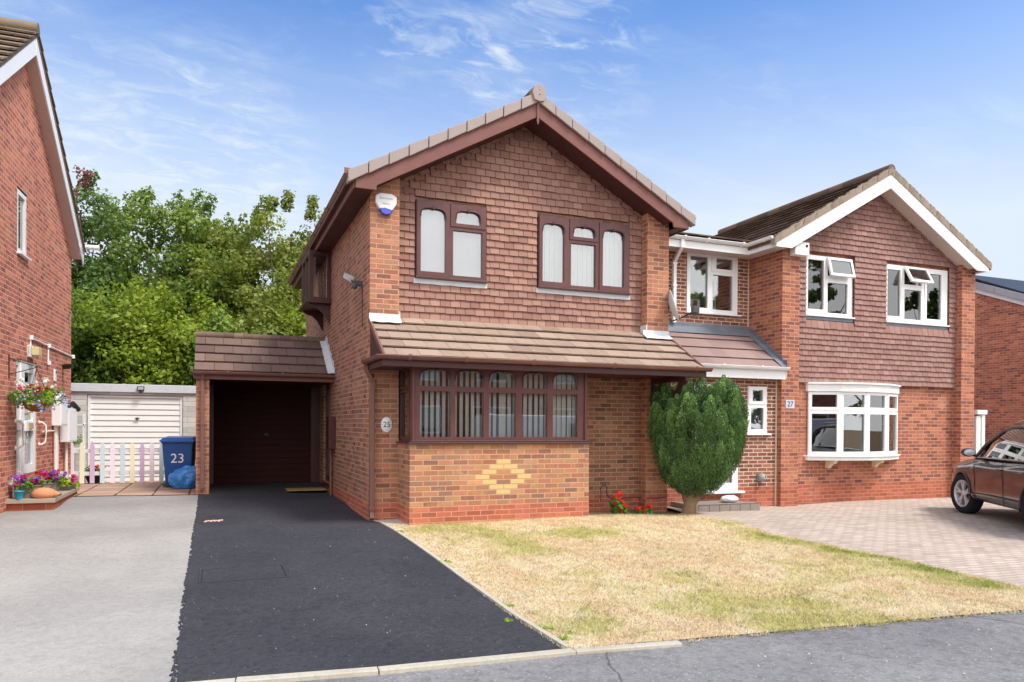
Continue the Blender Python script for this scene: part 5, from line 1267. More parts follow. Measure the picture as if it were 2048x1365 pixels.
text('23', .26, M['white'], wb_, (0, -.317, .56), rotx=84, parent_root=1)
cbg = thing('carrier_bag', 'bulging shiny blue carrier bag leaning on the wheelie bin', 'bag', (-3.12, 5.55, Gz(-3.1, 5.5)+.02))
mb = MB(); nU, nV = 40, 26; vs = []
for i in range(nV+1):
    for j in range(nU):
        th, ph_ = math.pi*i/nV, 2*math.pi*j/nU
        d = Vector((math.sin(th)*math.cos(ph_), math.sin(th)*math.sin(ph_), math.cos(th)))
        n_ = 1+.20*mnoise.noise(d*1.9)+.10*abs(mnoise.noise(d*5+Vector((3, 1, 0))))+.06*mnoise.noise(d*11)
        p = d*n_; p.x *= .275; p.y *= .20; p.z = max(p.z*.235, -.19)
        p.x += max(0, p.z)*.35
        vs.append((p.x, p.y, p.z+.19))
mb.add(vs, [(i*nU+j, i*nU+(j+1) % nU, (i+1)*nU+(j+1) % nU, (i+1)*nU+j) for i in range(nV) for j in range(nU)], .5, False)
mb.build('sack', plain('blue_polythene', (64, 148, 232), .3, .6, .12, 9, bstr=.35, bscale=25), cbg, local=True)
mb = MB(); mb.tube([(.10, 0, .36), (.17, .02, .42), (.25, .03, .40), (.22, .02, .30)], .012, 6); mb.build('handle', plain('clear_handle', (190, 190, 170), .5), cbg, local=True)
hs = MB(); hs.lathe([(.001, 0), (.10, .01), (.12, .05), (.08, .09), (.001, .10)], (-3.42, 5.95, Gz(-3.4, 5.9)+.02), 14); o_ = hs.build('hose_coil', plain('dark_green_hose', (60, 104, 84), .6)); o_['kind'] = 'thing'; o_['label'] = 'small dark green coil on the slabs left of the blue carrier bag'; o_['category'] = 'hose'
# ================================================================== GROUND
xs_ = np.unique(np.concatenate([np.linspace(-400, -14, 12), np.arange(-13.5, 24, .5), np.linspace(24.5, 400, 12)]))
ys_ = np.unique(np.concatenate([np.linspace(-400, -15, 12), np.arange(-14.5, 16, .5), np.linspace(16.5, 400, 12)]))
X_, Y_ = np.meshgrid(xs_, ys_); Z_ = G(X_, Y_)-.045
me = bpy.data.meshes.new('ground'); nx = len(xs_)
me.from_pydata(np.stack([X_, Y_, Z_], -1).reshape(-1, 3).tolist(), [], [(j*nx+i, j*nx+i+1, (j+1)*nx+i+1, (j+1)*nx+i) for j in range(len(ys_)-1) for i in range(nx-1)])
me.materials.append(ground_mat('soil', (150,118,92), (124,110,70), fine=.5, bscale=40)); gr_ = bpy.data.objects.new('ground', me); COL.objects.link(gr_); gr_['kind'] = 'structure'

M['asphalt'] = ground_mat('fresh_asphalt', (76,77,84), (90,91,97), speck=(150,150,156), speckscale=70, fine=1.0, rough=.8, bstr=1.6, patches=(.8, .9), bscale=46, speckt=.993, spec=.25)
M['concrete'] = ground_mat('worn_concrete', (180,176,170), (154,151,147), speck=(222,218,212), speckscale=110, fine=.42, rough=.92, bstr=.5, patches=(.55, .9), stain=((144,140,138), 3.4), bscale=48, speckt=.975)
M['footway'] = ground_mat('old_tarmac', (170,168,166), (142,140,142), speck=(204,198,188), speckscale=75, fine=.85, rough=.92, bstr=1.0, patches=(.45, 1.3), cracks=.8, stain=((128,124,124), 2.4), bscale=46, speckt=.965)
M['kerb'] = ground_mat('kerb_stone', (206,198,182), (184,176,160), fine=.4, bscale=60, stain=((160,146,110), 2))
M['slabs'] = ground_mat('pale_slab', (212,202,184), (196,186,166), fine=.3, bscale=60)
def paving_mat(name, cols, bw, bh, joint, mw, rot=0, uoff=0, jointgreen=None):
    m, nt = newmat(name); k = N(nt)
    uv = k.n('ShaderNodeUVMap').outputs[0]
    mp = k.n('ShaderNodeMapping', {'Vector': uv, 'Rotation': (0, 0, rot)}).outputs[0]
    sx = k.n('ShaderNodeSeparateXYZ', {0: mp}); geo = k.n('ShaderNodeNewGeometry').outputs['Position']
    wob = k.m('MULTIPLY', k.m('SUBTRACT', k.noise(geo, 5, 2), .5), .012)
    rv = k.m('DIVIDE', k.m('ADD', sx.outputs[1], wob), bh); row = k.m('FLOOR', rv)
    ru = k.m('ADD', k.m('DIVIDE', k.m('ADD', sx.outputs[0], wob), bw), k.m('MULTIPLY', k.m('FLOORED_MODULO', row, 2.0), .5 if not jointgreen else 0)); col = k.m('FLOOR', ru)
    fu, fv = k.m('FRACT', ru), k.m('FRACT', rv)
    d = k.m('MINIMUM', k.m('MULTIPLY', k.m('MINIMUM', fu, k.m('SUBTRACT', 1.0, fu)), bw), k.m('MULTIPLY', k.m('MINIMUM', fv, k.m('SUBTRACT', 1.0, fv)), bh))
    mask = k.m('MULTIPLY_ADD', d, 1/.003, -(mw/2)/.003, clamp=True)
    wn = k.n('ShaderNodeTexWhiteNoise', {'Vector': k.n('ShaderNodeCombineXYZ', {0: col, 1: row}).outputs[0]}, noise_dimensions='2D').outputs[0]
    c = k.ramp(wn, [(i/len(cols), lin(*q)) for i, q in enumerate(cols)], 'LINEAR')
    c = k.mix(k.m('MULTIPLY', k.noise(geo, 70, 4, .7), .45), c, (.5, .47, .45, 1), 'MULTIPLY')
    c = k.mix(k.m('MULTIPLY', k.m('SUBTRACT', k.noise(geo, .5, 5), .4, clamp=True), 1.2), c, (.62, .58, .56, 1), 'MULTIPLY')
    jc = lin(*joint)
    if jointgreen: jc = k.mix(k.m('MULTIPLY', k.m('SUBTRACT', k.noise(geo, 2.2, 3), .5, clamp=True), 9, clamp=True), jc, lin(*jointgreen))
    c = k.mix(mask, jc, c)
    k.out(k.bsdf(c, .9, .2, bump=mask, bstr=.8, bdist=.008)); return m
M['blocks'] = paving_mat('block_paving', [(202,186,172),(190,174,160),(210,196,182),(184,166,154),(204,186,174)], .20, .10, (160,142,130), .012, rot=R(4))
M['patio'] = paving_mat('pink_patio_slabs', [(186,150,136),(206,170,150),(176,146,134),(196,164,140)], .60, .60, (90,74,60), .03, jointgreen=(120,134,60))

YK = [(-9, -5.36), (-2.8, -5.42), (-1.6, -5.53), (-.26, -5.60), (.6, -5.72)]       # back of the kerb line
sheet('driveway', [(-5.42-.02, 4.45), (-5.46, 2.6), (-5.6, -1), (-9.0, -3), (-9, -5.36)], [(-2.76, 4.25), (-2.76, 2), (-2.76, -2), (-2.76, -4), (-2.74, -5.42)], M['concrete'], .0, 30, 60)
sheet('asphalt_drive', [(-2.86, 6.5), (-2.86, 4.28), (-2.80, 4.25), (-2.815, 2), (-2.83, -2), (-2.815, -4), (-2.81, -5.47)], [(XL+.02, 6.5), (XL+.02, 4.0), (XL+.02, .80), (-.34, .5), (-.33, -1.5), (-.29, -3.5), (-.255, -5.66)], M['asphalt'], .012, 26, 90, jl=.014)
# weathered soft edge of the fresh asphalt is a run of small lumps
mb = MB()
for i in range(520):
    y = 4.2-9.6*i/520+random.uniform(-.03, .03); x = -2.815+random.uniform(-.022, .014); r = random.uniform(.006, .017); z = Gz(x, y)
    mb.lathe([(r, -.01), (r*.9, .008), (r*.4, .014), (.001, .015)], (x, y, z), 6, sy=random.uniform(.8, 2))
o_ = mb.build('asphalt_edge', M['asphalt']); o_['kind'] = 'structure'
sheet('patio', [(-5.44, 4.36), (-5.3, 8.3)], [(-2.88, 4.26), (-2.88, 8.3)], M['patio'], .012, 16, 24)
# slab below the downpipe, edging and kerb stones
sheet('concrete_slab', [(XL+.0, .775), (-.34, .5), (-.30, .1)], [(.02, .775), (.02, .3), (-.0, -.02)], M['slabs'], .016, 8, 10)
def strip(name, pts, w, h, mat, label=None):
    mb = MB(); P_ = [Vector((x, y, 0)) for x, y in pts]; acc = 0
    for a, b in zip(P_[:-1], P_[1:]):
        L_ = (b-a).length; n_ = max(1, int(L_/.9)); d = (b-a)/n_; nn2 = Vector((-d.y, d.x, 0)).normalized()*w/2
        for i in range(n_):
            p, q = a+d*i, a+d*(i+1)*1.0-d.normalized()*.006; j = random.uniform(-.003, .003)
            zp, zq = Gz(p.x, p.y)+j, Gz(q.x, q.y)+j
            c = [(p-nn2, zp), (q-nn2, zq), (q+nn2, zq), (p+nn2, zp)]
            mb.hexa([(v.x, v.y, z-.08) for v, z in c]+[(v.x, v.y, z+h) for v, z in c])
    o = mb.build(name, mat, bevel=.006); o['kind'] = 'structure'; return o
strip('lawn_edging', [(-.315, .42), (-.305, -1.5), (-.265, -3.5), (-.235, -5.57)], .045, .026, M['kerb'])
strip('kerb', [(-9, -5.30), (-4, -5.38), (-2.46, -5.50), (-1.6, -5.60), (-.22, -5.66), (.60, -5.76)], .085, .02, M['kerb'])
lawn_bot = [(-.22, -5.60), (.6, -5.70), (1.7, -5.79), (3.0, -5.91), (4.0, -6.0), (5.0, -6.08)]
sheet('footway', [(-30, -5.3), (-9, -5.32), (-2.8, -5.42), (-.26, -5.56), (.6, -5.60), (4.0, -5.85), (5.2, -6.02), (9, -6.3), (30, -6.6)], [(-30, -8.2), (-2.8, -8.25), (.6, -8.4), (9, -8.8), (30, -9.4)], M['footway'], -.004, 120, 30)
sheet('road', [(-30, -8.2), (-2.8, -8.25), (.6, -8.4), (9, -8.8), (30, -9.4)], [(-30, -14.5), (0, -15), (30, -15.5)], M['footway'], -.03, 60, 16)
sheet('block_paving', [(4.86, -.12), (4.95, -1.0), (4.93, -3.0), (4.98, -6.1)], [(24, -.1), (24, -3), (24, -6.9)], M['blocks'], .0, 80, 40)
sheet('block_paving', [(4.86, 1.5), (4.86, .6), (4.86, -.12)], [(24, 1.7), (24, -.1)], M['blocks'], .0, 80, 12)

# lawn: straw-dry turf with greener patches that belong to the grass itself
def hash_noise(P, sc, seed=0.0, oct_=3):
    out = np.zeros(len(P)); amp = 1; tot = 0
    for o in range(oct_):
        s = sc*2**o; x = P[:, 0]*s+seed*13.1+o*7.7; y = P[:, 1]*s*1.0+seed*5.3+o*3.1
        xi, yi = np.floor(x), np.floor(y); fx, fy = x-xi, y-yi; fx = fx*fx*(3-2*fx); fy = fy*fy*(3-2*fy)
        h = lambda a, b: np.modf(np.abs(np.sin(a*127.1+b*311.7+seed*74.7)*43758.5453))[0]
        out += amp*((h(xi, yi)*(1-fx)+h(xi+1, yi)*fx)*(1-fy)+(h(xi, yi+1)*(1-fx)+h(xi+1, yi+1)*fx)*fy); tot += amp; amp *= .5
    return out/tot
def lawn_green(P):
    g = hash_noise(P, 1.1, 1, 4)*.75+hash_noise(P, 4.5, 2, 2)*.35
    g = (g-.56)*3.6
    x, y = P[:, 0], P[:, 1]
    blob = lambda cx, cy, rx, ry, s: s*np.exp(-(((x-cx)/rx)**2+((y-cy)/ry)**2))
    g += blob(.25, -.5, .8, .5, .9)+blob(.9, -1.9, 1.1, .8, .55)+blob(2.05, -1.3, .45, .28, 1.5)+blob(4.72, -3.4, .35, 2.6, 1.0)+blob(.1, -5.2, .5, .4, .9)+blob(1.5, -4.9, 1.0, .5, .8)+blob(2.9, -4.2, .7, .4, .5)+blob(2.6, -5.0, .8, .4, .35)
    g -= blob(2.6, -.4, 1.6, .5, .8)+blob(4.1, -1.3, .7, .8, .8)+blob(1.6, -3.4, .8, .6, .5)
    return np.clip(g, 0, 1)*(.72+.28*np.clip((P[:, 0]-4.2)/.5, 0, 1))
def lawn_cols(V, jitter=0):
    r_ = np.random.default_rng(5)
    g = lawn_green(V)[:, None]; n1 = hash_noise(V, 9, 4, 2)[:, None]; n2 = hash_noise(V, 2.3, 6, 3)[:, None]
    straw = np.array(lin(250,234,202)[:3])*(1-n1)+np.array(lin(242,216,174)[:3])*n1
    straw = straw*(1-.35*(n2 > .58))+np.array(lin(232,198,158)[:3])*.35*(n2 > .58)
    green = np.array(lin(190,192,104)[:3])*(1-n1)+np.array(lin(216,208,134)[:3])*n1
    deep = np.array(lin(140,156,78)[:3])
    green = green*(1-.5*(g > .9))+deep*.5*(g > .9)
    c = straw*(1-g)+green*g
    if jitter: c = c*(1+r_.normal(0, jitter*1.5, (len(V), 1)))*(1-.22*(hash_noise(V, 13, 12, 2)[:, None] > .6))
    return np.clip(np.concatenate([c, np.ones((len(V), 1))], 1), 0, 1)
def vcmat(name, rough=.9, noise_amt=.4, trans=0):
    m, nt = newmat(name); k = N(nt)
    a = k.n('ShaderNodeAttribute', attribute_name='col').outputs['Color']; geo = k.n('ShaderNodeNewGeometry').outputs['Position']
    f = k.noise(geo, 130, 4, .75)
    c = k.mix(k.m('MULTIPLY', f, noise_amt*1.5), a, (.42, .38, .3, 1), 'MULTIPLY')
    p = k.bsdf(c, rough, .12, bump=f, bstr=.8, bdist=.02)
    if trans:
        t = k.n('ShaderNodeBsdfTranslucent', {0: a}).outputs[0]; p = k.n('ShaderNodeMixShader', {0: trans, 1: p, 2: t}).outputs[0]
    k.out(p); return m
relief = lambda x, y: .012*(hash_noise(np.stack([x.ravel(), y.ravel()], 1), 1.6, 3, 3).reshape(x.shape)-.5)
sheet('lawn', [(-.285, .10), (-.285, -1.5), (-.25, -3.5), (-.215, -5.60)], [(4.86, -.10), (4.95, -1.4), (4.93, -3.2), (4.98, -6.08)], vcmat('turf'), .010, 110, 120, vc=lawn_cols, relief=relief)
def grass_blades(n, inside, name, label, h=(.010, .026), w=.0029, seed=3, colf=lawn_cols):
    r_ = np.random.default_rng(seed)
    P = r_.uniform((-.30, -6.15), (5.1, .15), (int(n*1.4), 2)); P = P[inside(P)][:n]
    n = len(P); Z = G(P[:, 0], P[:, 1])+.010+relief(P[:, 0], P[:, 1])
    g = lawn_green(P)
    a = r_.uniform(0, 2*np.pi, n); hh = r_.uniform(*h, n)*(1+.9*g*(r_.random(n) > .4)); lean = r_.normal(0, .9, (n, 2))*hh[:, None]
    ww = w*(1+.5*r_.random(n))
    B = np.concatenate([P, Z[:, None]], 1)
    t = np.stack([np.cos(a)*ww, np.sin(a)*ww, 0*a], 1)
    tip = B+np.concatenate([lean, hh[:, None]], 1)
    V = np.stack([B-t, B+t, tip], 1).reshape(-1, 3); F = np.arange(3*n)
    me = bpy.data.meshes.new(name); me.vertices.add(3*n); me.vertices.foreach_set('co', V.ravel()); me.loops.add(3*n); me.loops.foreach_set('vertex_index', F)
    me.polygons.add(n); me.polygons.foreach_set('loop_start', np.arange(n)*3); me.update(calc_edges=True)
    c = colf(B, .16); ca = me.color_attributes.new('col', 'FLOAT_COLOR', 'POINT'); ca.data.foreach_set('color', np.repeat(c, 3, 0).astype(np.float32).ravel())
    me.materials.append(M['blade']); o = bpy.data.objects.new(name, me); COL.objects.link(o); o['kind'] = 'stuff'; o['label'] = label; o['category'] = 'grass'; return o
M['blade'] = vcmat('grass_blade', .8, .1, .3)
def in_lawn(P):
    yb = np.interp(P[:, 0], [q[0] for q in lawn_bot], [q[1] for q in lawn_bot])+.02*np.sin(P[:, 0]*23)+.03*hash_noise(P, 5, 9, 2)-.04
    xr = np.interp(P[:, 1], [-6.1, -3, -1, .1], [4.98, 4.93, 4.95, 4.86])+.10*(hash_noise(P, 3, 8, 2)-.45)
    yt = .06+.1*(hash_noise(P, 3, 2, 2)-.5)
    return (P[:, 0] > -.29) & (P[:, 0] < xr) & (P[:, 1] > yb-.03) & (P[:, 1] < yt)
grass_blades(150000, in_lawn, 'grass', 'short straw-dry grass with green patches on the front lawn')
def straw_cols(V, j=0):
    c = lawn_cols(V, .2); c[:, :3] = c[:, :3]*.35+np.array(lin(206, 170, 124)[:3])*.65; return c
def in_edge(P):
    yb = np.interp(P[:, 0], [q[0] for q in lawn_bot], [q[1] for q in lawn_bot]); r_ = np.random.default_rng(1).random(len(P))
    return (P[:, 0] > -.2) & (P[:, 1] < yb) & (P[:, 1] > yb-.22) & (r_ < np.exp((P[:, 1]-yb)/.05)*(.3+hash_noise(P, 4, 3, 2)))
grass_blades(5000, in_edge, 'dry_grass_litter', 'dry grass clippings scattered along the edge of the pavement', h=(.003, .008), w=.004, seed=9, colf=straw_cols)
# weeds along the asphalt edging
wm = leaf_mat('weed_leaf', [(120,150,50),(150,180,70),(180,200,90)])
for i, (x, y, s) in enumerate([(-.27, -.62, .05), (-.26, -2.6, .06), (-.22, -4.3, .05), (-.19, -5.05, .07), (-.10, -5.35, .10), (-.38, -4.75, .03)]):
    t = thing('weed', ['small weed tuft at the edging nearest the bay', 'weed tuft halfway along the concrete edging', 'weed tuft low on the edging strip', 'weed tuft near the kerb on the edging', 'bright green tuft at the corner of lawn and kerb', 'tiny green weed growing on the asphalt edge'][i], 'weed', (x, y, Gz(x, y)), group='weeds along the lawn edging')
    rand_quads('leaves', [(random.uniform(-s, s), random.uniform(-s, s), .01) for _ in range(5)], 90, .035, wm, t, (s*.5, s*.5, .02), up=.6, seed=60+i)

# manhole tray recessed in the asphalt
mh = thing('manhole_cover', 'rectangular asphalt-filled inspection cover sunk in the black drive', 'manhole cover', (-2.30, -2.42, Gz(-2.3, -2.42)))
def drape(x0, y0, x1, y1, h0, h1, mb):
    c = [(x0, y0), (x1, y0), (x1, y1), (x0, y1)]; z = [Gz(*q) for q in c]
    mb.hexa([(q[0], q[1], zz_+h0) for q, zz_ in zip(c, z)]+[(q[0], q[1], zz_+h1) for q, zz_ in zip(c, z)])
mb = MB(); xa, ya, xb, yb, t_ = -2.72, -2.78, -1.90, -2.09, .02
for (a, b, c_, d_) in ((xa, ya, xb, ya+t_), (xa, yb-t_, xb, yb), (xa, ya+t_, xa+t_, yb-t_), (xb-t_, ya+t_, xb, yb-t_)): drape(a, b, c_, d_, -.02, .019, mb)
mb.build('rim', plain('dark_iron', (58, 60, 66), .6, .4), mh)
mb = MB(); drape(xa+t_+.008, ya+t_+.008, xb-t_-.008, yb-t_-.008, -.02, .016, mb); mb.build('filled_tray', M['asphalt'], mh)
mb = MB(); drape(xa-.0, ya-.0, xb, yb, -.03, .0128, mb); mb.build('rim_gap', M['black'], mh)
dp = thing('drain_cover', 'small broken pinkish patch in the black drive near the downpipe', 'drain cover', (-2.6, 1.2, Gz(-2.6, 1.2)))
mb = MB()
for i in range(14): x, y = random.uniform(-.14, .14), random.uniform(-.07, .07); mb.lathe([(random.uniform(.015, .035), 0), (.01, .018)], (x, y, .006), 5)
mb.build('rubble', plain('pink_rubble', (206, 170, 156), .9), dp, local=True)
mb = MB()
for i in range(46):
    x, y = random.uniform(-2.7, -.5), random.uniform(-5.2, 2.5); r = random.uniform(.002, .006)
    mb.lathe([(r, -.002), (r*.8, r*.5), (.001, r*.7)], (x, y, Gz(x, y)+.013), 6)
for i in range(120):
    x, y = random.uniform(-1, 8), random.uniform(-8.5, -6.1); r = random.uniform(.003, .009)
    mb.lathe([(r, -.002), (r*.8, r*.5), (.001, r*.7)], (x, y, Gz(x, y)), 6)
o_ = mb.build('loose_grit', plain('pale_stone', (206, 200, 188), .9)); o_['kind'] = 'stuff'; o_['label'] = 'pale grit and tiny stones scattered on drive and pavement'; o_['category'] = 'grit'

# geraniums in the soil bed
ger = leaf_mat('geranium_leaf', [(60,110,40),(96,140,56),(140,170,80)])
for i, (x, y, heads, lv, nm) in enumerate([
    (3.52, .28, [(-.02, .30), (.07, .34), (.06, .25), (-.03, .19), (.13, .19), (.08, .09), (.10, .04), (.17, .12), (.14, .14)], [(-.05, .18), (0, .22), (.02, .12), (.08, .15), (.12, .05), (-.02, .08), (.15, .05), (.06, .05)], 'taller red geranium by the wall right of the bay'),
    (3.98, .20, [(-.08, .11), (.07, .09), (.10, .16), (.11, .12), (.05, .05)], [(-.06, .05), (.05, .05), (.1, .06)], 'low red geranium between the taller one and the conifer')]):
    t = thing('geranium', nm, 'flower', (x, y, Gz(x, y)-.02), group='red geraniums in the soil bed')
    rand_quads('leaves', [(a*1.0, random.uniform(-.06, .06), b) for a, b in lv], 330 if i == 0 else 90, .055, ger, t, .06, aspect=.9, up=.7, seed=70+i)
    mb = MB()
    for a, b in heads: mb.tube([(a*.3, 0, 0), (a*.8, 0, b*.6), (a, 0, b)], .004, 5)
    mb.build('stem', plain('green_stem', (110, 140, 70), .7), t, local=True)
    for j, (a, b) in enumerate(heads): rand_quads('flower_head', [(a, random.uniform(-.03, .03), b)], 70, .028, L['red'], t, .042, aspect=.95, up=.1, seed=80+j+i*20)
cbm = MB(); pts = [(3.62, yF-.012, -.12), (3.62, yF-.012, .10), (3.65, yF-.014, .15), (3.71, yF-.014, .15), (3.74, yF-.012, .10), (3.74, yF-.012, .0), (3.80, yF-.012, -.07), (3.95, yF-.012, -.085), (4.2, yF-.012, -.07), (4.37, yF-.012, -.075), (4.40, yP-.012, -.075), (4.80, yP-.012, -.065)]
cbm.tube(pts, .0055, 6); o_ = cbm.build('wall_cable', M['black'], h25)

# ================================================================== CONIFER
cf = thing('conifer', 'dense dark green upright conifer bush on a bare trunk at the corner of the lawn', 'conifer', (4.87, .10, Gz(4.87, .1)-.03))
bark = plain('conifer_bark', (150, 122, 96), .95, .1, .45, 14, bstr=1.2, bscale=40)
mb = MB()
for dx, dy, sx_, sy_, ln_, r0 in ((0, 0, -.02, .0, .55, .12), (.03, .02, .22, .05, .60, .075), (.02, -.03, .12, -.12, .55, .07), (-.02, .03, -.2, .08, .65, .06), (.04, 0, .38, -.03, .62, .05), (0, .02, -.1, -.15, .6, .055)):
    mb.tube([(dx-.07, dy, -.05), (dx*.5-.05, dy*.5, .12), (dx+sx_*.45, dy+sy_*.4, .12+ln_*.45), (dx+sx_, dy+sy_, .12+ln_), (dx+sx_*1.3, dy+sy_*1.4, 1.0)], [r0*1.25, r0, r0*.8, r0*.6, r0*.25], 10)
mb.v = [(x+.02*mnoise.noise((x*9, y*9, z*3)), y+.02*mnoise.noise((x*9+5, y*9, z*3)), z) for x, y, z in mb.v]
mb.build('trunk', bark, cf, local=True)
def conifer_foliage():
    r_ = np.random.default_rng(42)
    zz_ = np.array([.30, .42, .56, .80, 1.05, 1.30, 1.60, 1.90, 2.12, 2.30, 2.46]); rr_ = np.array([.12, .34, .48, .62, .70, .745, .77, .745, .68, .50, .16])
    Ps, Ds, Ls, Bs = [], [], [], []
    n_pl = 470
    P_all, N_all, T_all, S_all, C_all = [], [], [], [], []
    for i in range(n_pl):
        ang = i*2.39996+r_.normal(0, .15); u = (i+.5)/n_pl
        z0 = .29+1.69*u**.92
        rad = np.interp(z0, zz_, rr_)*r_.uniform(.86, 1.0)*(1+.04*math.sin(3*ang+1))
        if i % 9 == 0: rad *= .5
        if u > .78: rad *= math.sqrt(r_.random())
        cxo = .13 if z0 > .8 else .13*(z0/.8)*.8+.0
        base = np.array([cxo+rad*math.cos(ang), rad*math.sin(ang)*.95, z0])
        Lp = r_.uniform(.22, .42); 
        topr = np.interp(min(z0+Lp*.9, 2.46), zz_, rr_)
        out = (topr-rad)*.6+.02
        d = np.array([math.cos(ang)*out, math.sin(ang)*out, Lp]); 
        n = int(460*Lp/.36)
        t = r_.random(n)**.8
        wid = .10*np.sin(np.pi*np.clip(t*.86+.14, 0, 1))**.8*(1-t*.35)+.008
        a = r_.uniform(0, 2*np.pi, n); q = np.sqrt(r_.random(n))*.35+.65
        off = np.stack([np.cos(a)*wid*q, np.sin(a)*wid*q, r_.normal(0, .01, n)], 1)
        P = base+d*t[:, None]+off
        dirn = off*np.array([1, 1, 0])/wid[:, None]*.55+np.array([0, 0, 1.0])+r_.normal(0, .22, (n, 3)); dirn /= np.linalg.norm(dirn, axis=1)[:, None]
        P_all.append(P); N_all.append(dirn); S_all.append(r_.uniform(.016, .036, n)); C_all.append(np.clip(.27+.42*(r_.random()-.5)+.42*(t-.4)+r_.normal(0, .13, n), 0, 1))
    P = np.concatenate(P_all); D = np.concatenate(N_all); S = np.concatenate(S_all)[:, None]; Cc = np.concatenate(C_all); n = len(P)
    t = np.cross(D, r_.normal(0, 1, (n, 3))); t /= np.linalg.norm(t, axis=1)[:, None]
    V = np.stack([P-t*S*.14, P+D*S*.4-t*S*.24, P+D*S, P+D*S*.4+t*S*.24], 1).reshape(-1, 3)
    me = bpy.data.meshes.new('foliage'); me.vertices.add(4*n); me.vertices.foreach_set('co', V.ravel()); me.loops.add(4*n); me.loops.foreach_set('vertex_index', np.arange(4*n)); me.polygons.add(n); me.polygons.foreach_set('loop_start', np.arange(n)*4); me.update(calc_edges=True)
    a = me.attributes.new('rnd', 'FLOAT', 'FACE'); a.data.foreach_set('value', Cc.astype(np.float32))
    me.materials.append(leaf_mat('conifer_spray', [(44,68,44),(80,116,66),(132,170,96),(184,212,134)], .2, .6)); o = bpy.data.objects.new('foliage', me); COL.objects.link(o); o.parent = cf
conifer_foliage()
# dead inner twigs
mb = MB()
for i in range(90):
    a = random.uniform(0, 6.28); z = random.uniform(.35, 1.9); r0 = random.uniform(.05, .3); r1 = r0+random.uniform(.1, .25)
    mb.tube([(.1+r0*math.cos(a), r0*math.sin(a), z), (.1+r1*math.cos(a), r1*math.sin(a), z+.25)], .006, 4)
mb.build('twigs', bark, cf, local=True)

# ================================================================== TREES
barkm = plain('tree_bark', (96, 82, 68), .95, .1, .4, 10, bstr=1, bscale=30)
LM = {'mid': leaf_mat('leaf_mid_green', [(61,84,33),(91,117,47),(124,147,65),(158,176,91)], .4), 'deep': leaf_mat('leaf_deep_green', [(45,70,35),(70,98,49),(100,128,66),(132,156,88)], .35),
      'yel': leaf_mat('leaf_yellow_green', [(86,109,29),(123,144,40),(156,170,61),(179,186,84)], .45), 'olive': leaf_mat('leaf_olive', [(77,93,35),(110,126,51),(146,153,72),(168,170,91)], .4),
      'plum': leaf_mat('leaf_plum', [(90,44,60),(126,66,80),(150,90,96)], .3)}
def join(a, b):
    bm = bmesh.new(); bm.from_mesh(a.data); bm.from_mesh(b.data); bm.to_mesh(a.data); bm.free(); bpy.data.objects.remove(b)
def tree(label, x, y, h, rad, mat, seed, z0=-.15, crown_low=1.2, nl=9000, ls=.16, ncl=75, spires=6, group='trees behind the garages', name='broadleaf_tree', extra=None):
    r_ = np.random.default_rng(seed); t = thing(name, label, 'tree', (x, y, z0), group=group)
    cz, rz = (h+crown_low)/2, (h-crown_low)/2
    C = []
    while len(C) < ncl:
        d = r_.normal(0, 1, 3); d /= np.linalg.norm(d); k = r_.uniform(.35, .98)**.7
        lump = 1+.28*math.sin(d[0]*4+seed)+.18*math.sin(d[1]*5+seed*2+d[2]*4)
        p = np.array([d[0]*rad*k*lump, d[1]*rad*k*lump, cz+d[2]*rz*k*min(lump, 1.02)])
        if p[2] > crown_low*.8: C.append(p)
    C = np.array(C)
    mb = MB(); tr = .035*h*.55
    top = np.array([r_.normal(0, .2), r_.normal(0, .2), h*.62])
    mb.tube([(0, 0, -.2), (0, 0, .4), tuple(top*.5), tuple(top), tuple(top+np.array([.1, 0, h*.25]))], [tr*1.3, tr, tr*.8, tr*.5, tr*.15], 10)
    for p in C[::3]:
        s = r_.uniform(.2, .7); b = top*s
        m_ = (b+p)/2+np.array([0, 0, -.15])
        mb.tube([tuple(b), tuple(m_), tuple(p)], [tr*.32, tr*.2, tr*.06], 6)
    mb.build('trunk', barkm, t, local=True)
    n1 = int(nl*.93)
    cr = rand_quads('crown', C, n1, ls, mat, t, (.66, .66, .46), up=.5, aspect=.75, droop=.25, seed=seed)
    S = []
    for i in range(spires):
        a = r_.uniform(0, 6.28); q = r_.uniform(.1, .75)*rad; zt = h-(q/rad)**2*rz*.7
        hh = r_.uniform(.3, .8)
        for s in np.linspace(0, 1, 7): S.append((q*math.cos(a)+.1*s, q*math.sin(a), zt-.3+hh*s))
    if S: join(cr, rand_quads('crown', S, nl-n1, ls*.9, mat, t, (.24, .24, .18), up=.5, aspect=.75, seed=seed+3))
    if extra: extra(t)
    return t
def sprig(t):
    rand_quads('plum_sprig', [(-.1+.06*i+random.uniform(-.25, .25), -.4, 8.6+.14*i) for i in range(9)], 190, .14, LM['plum'], t, (.22, .2, .14), seed=5)
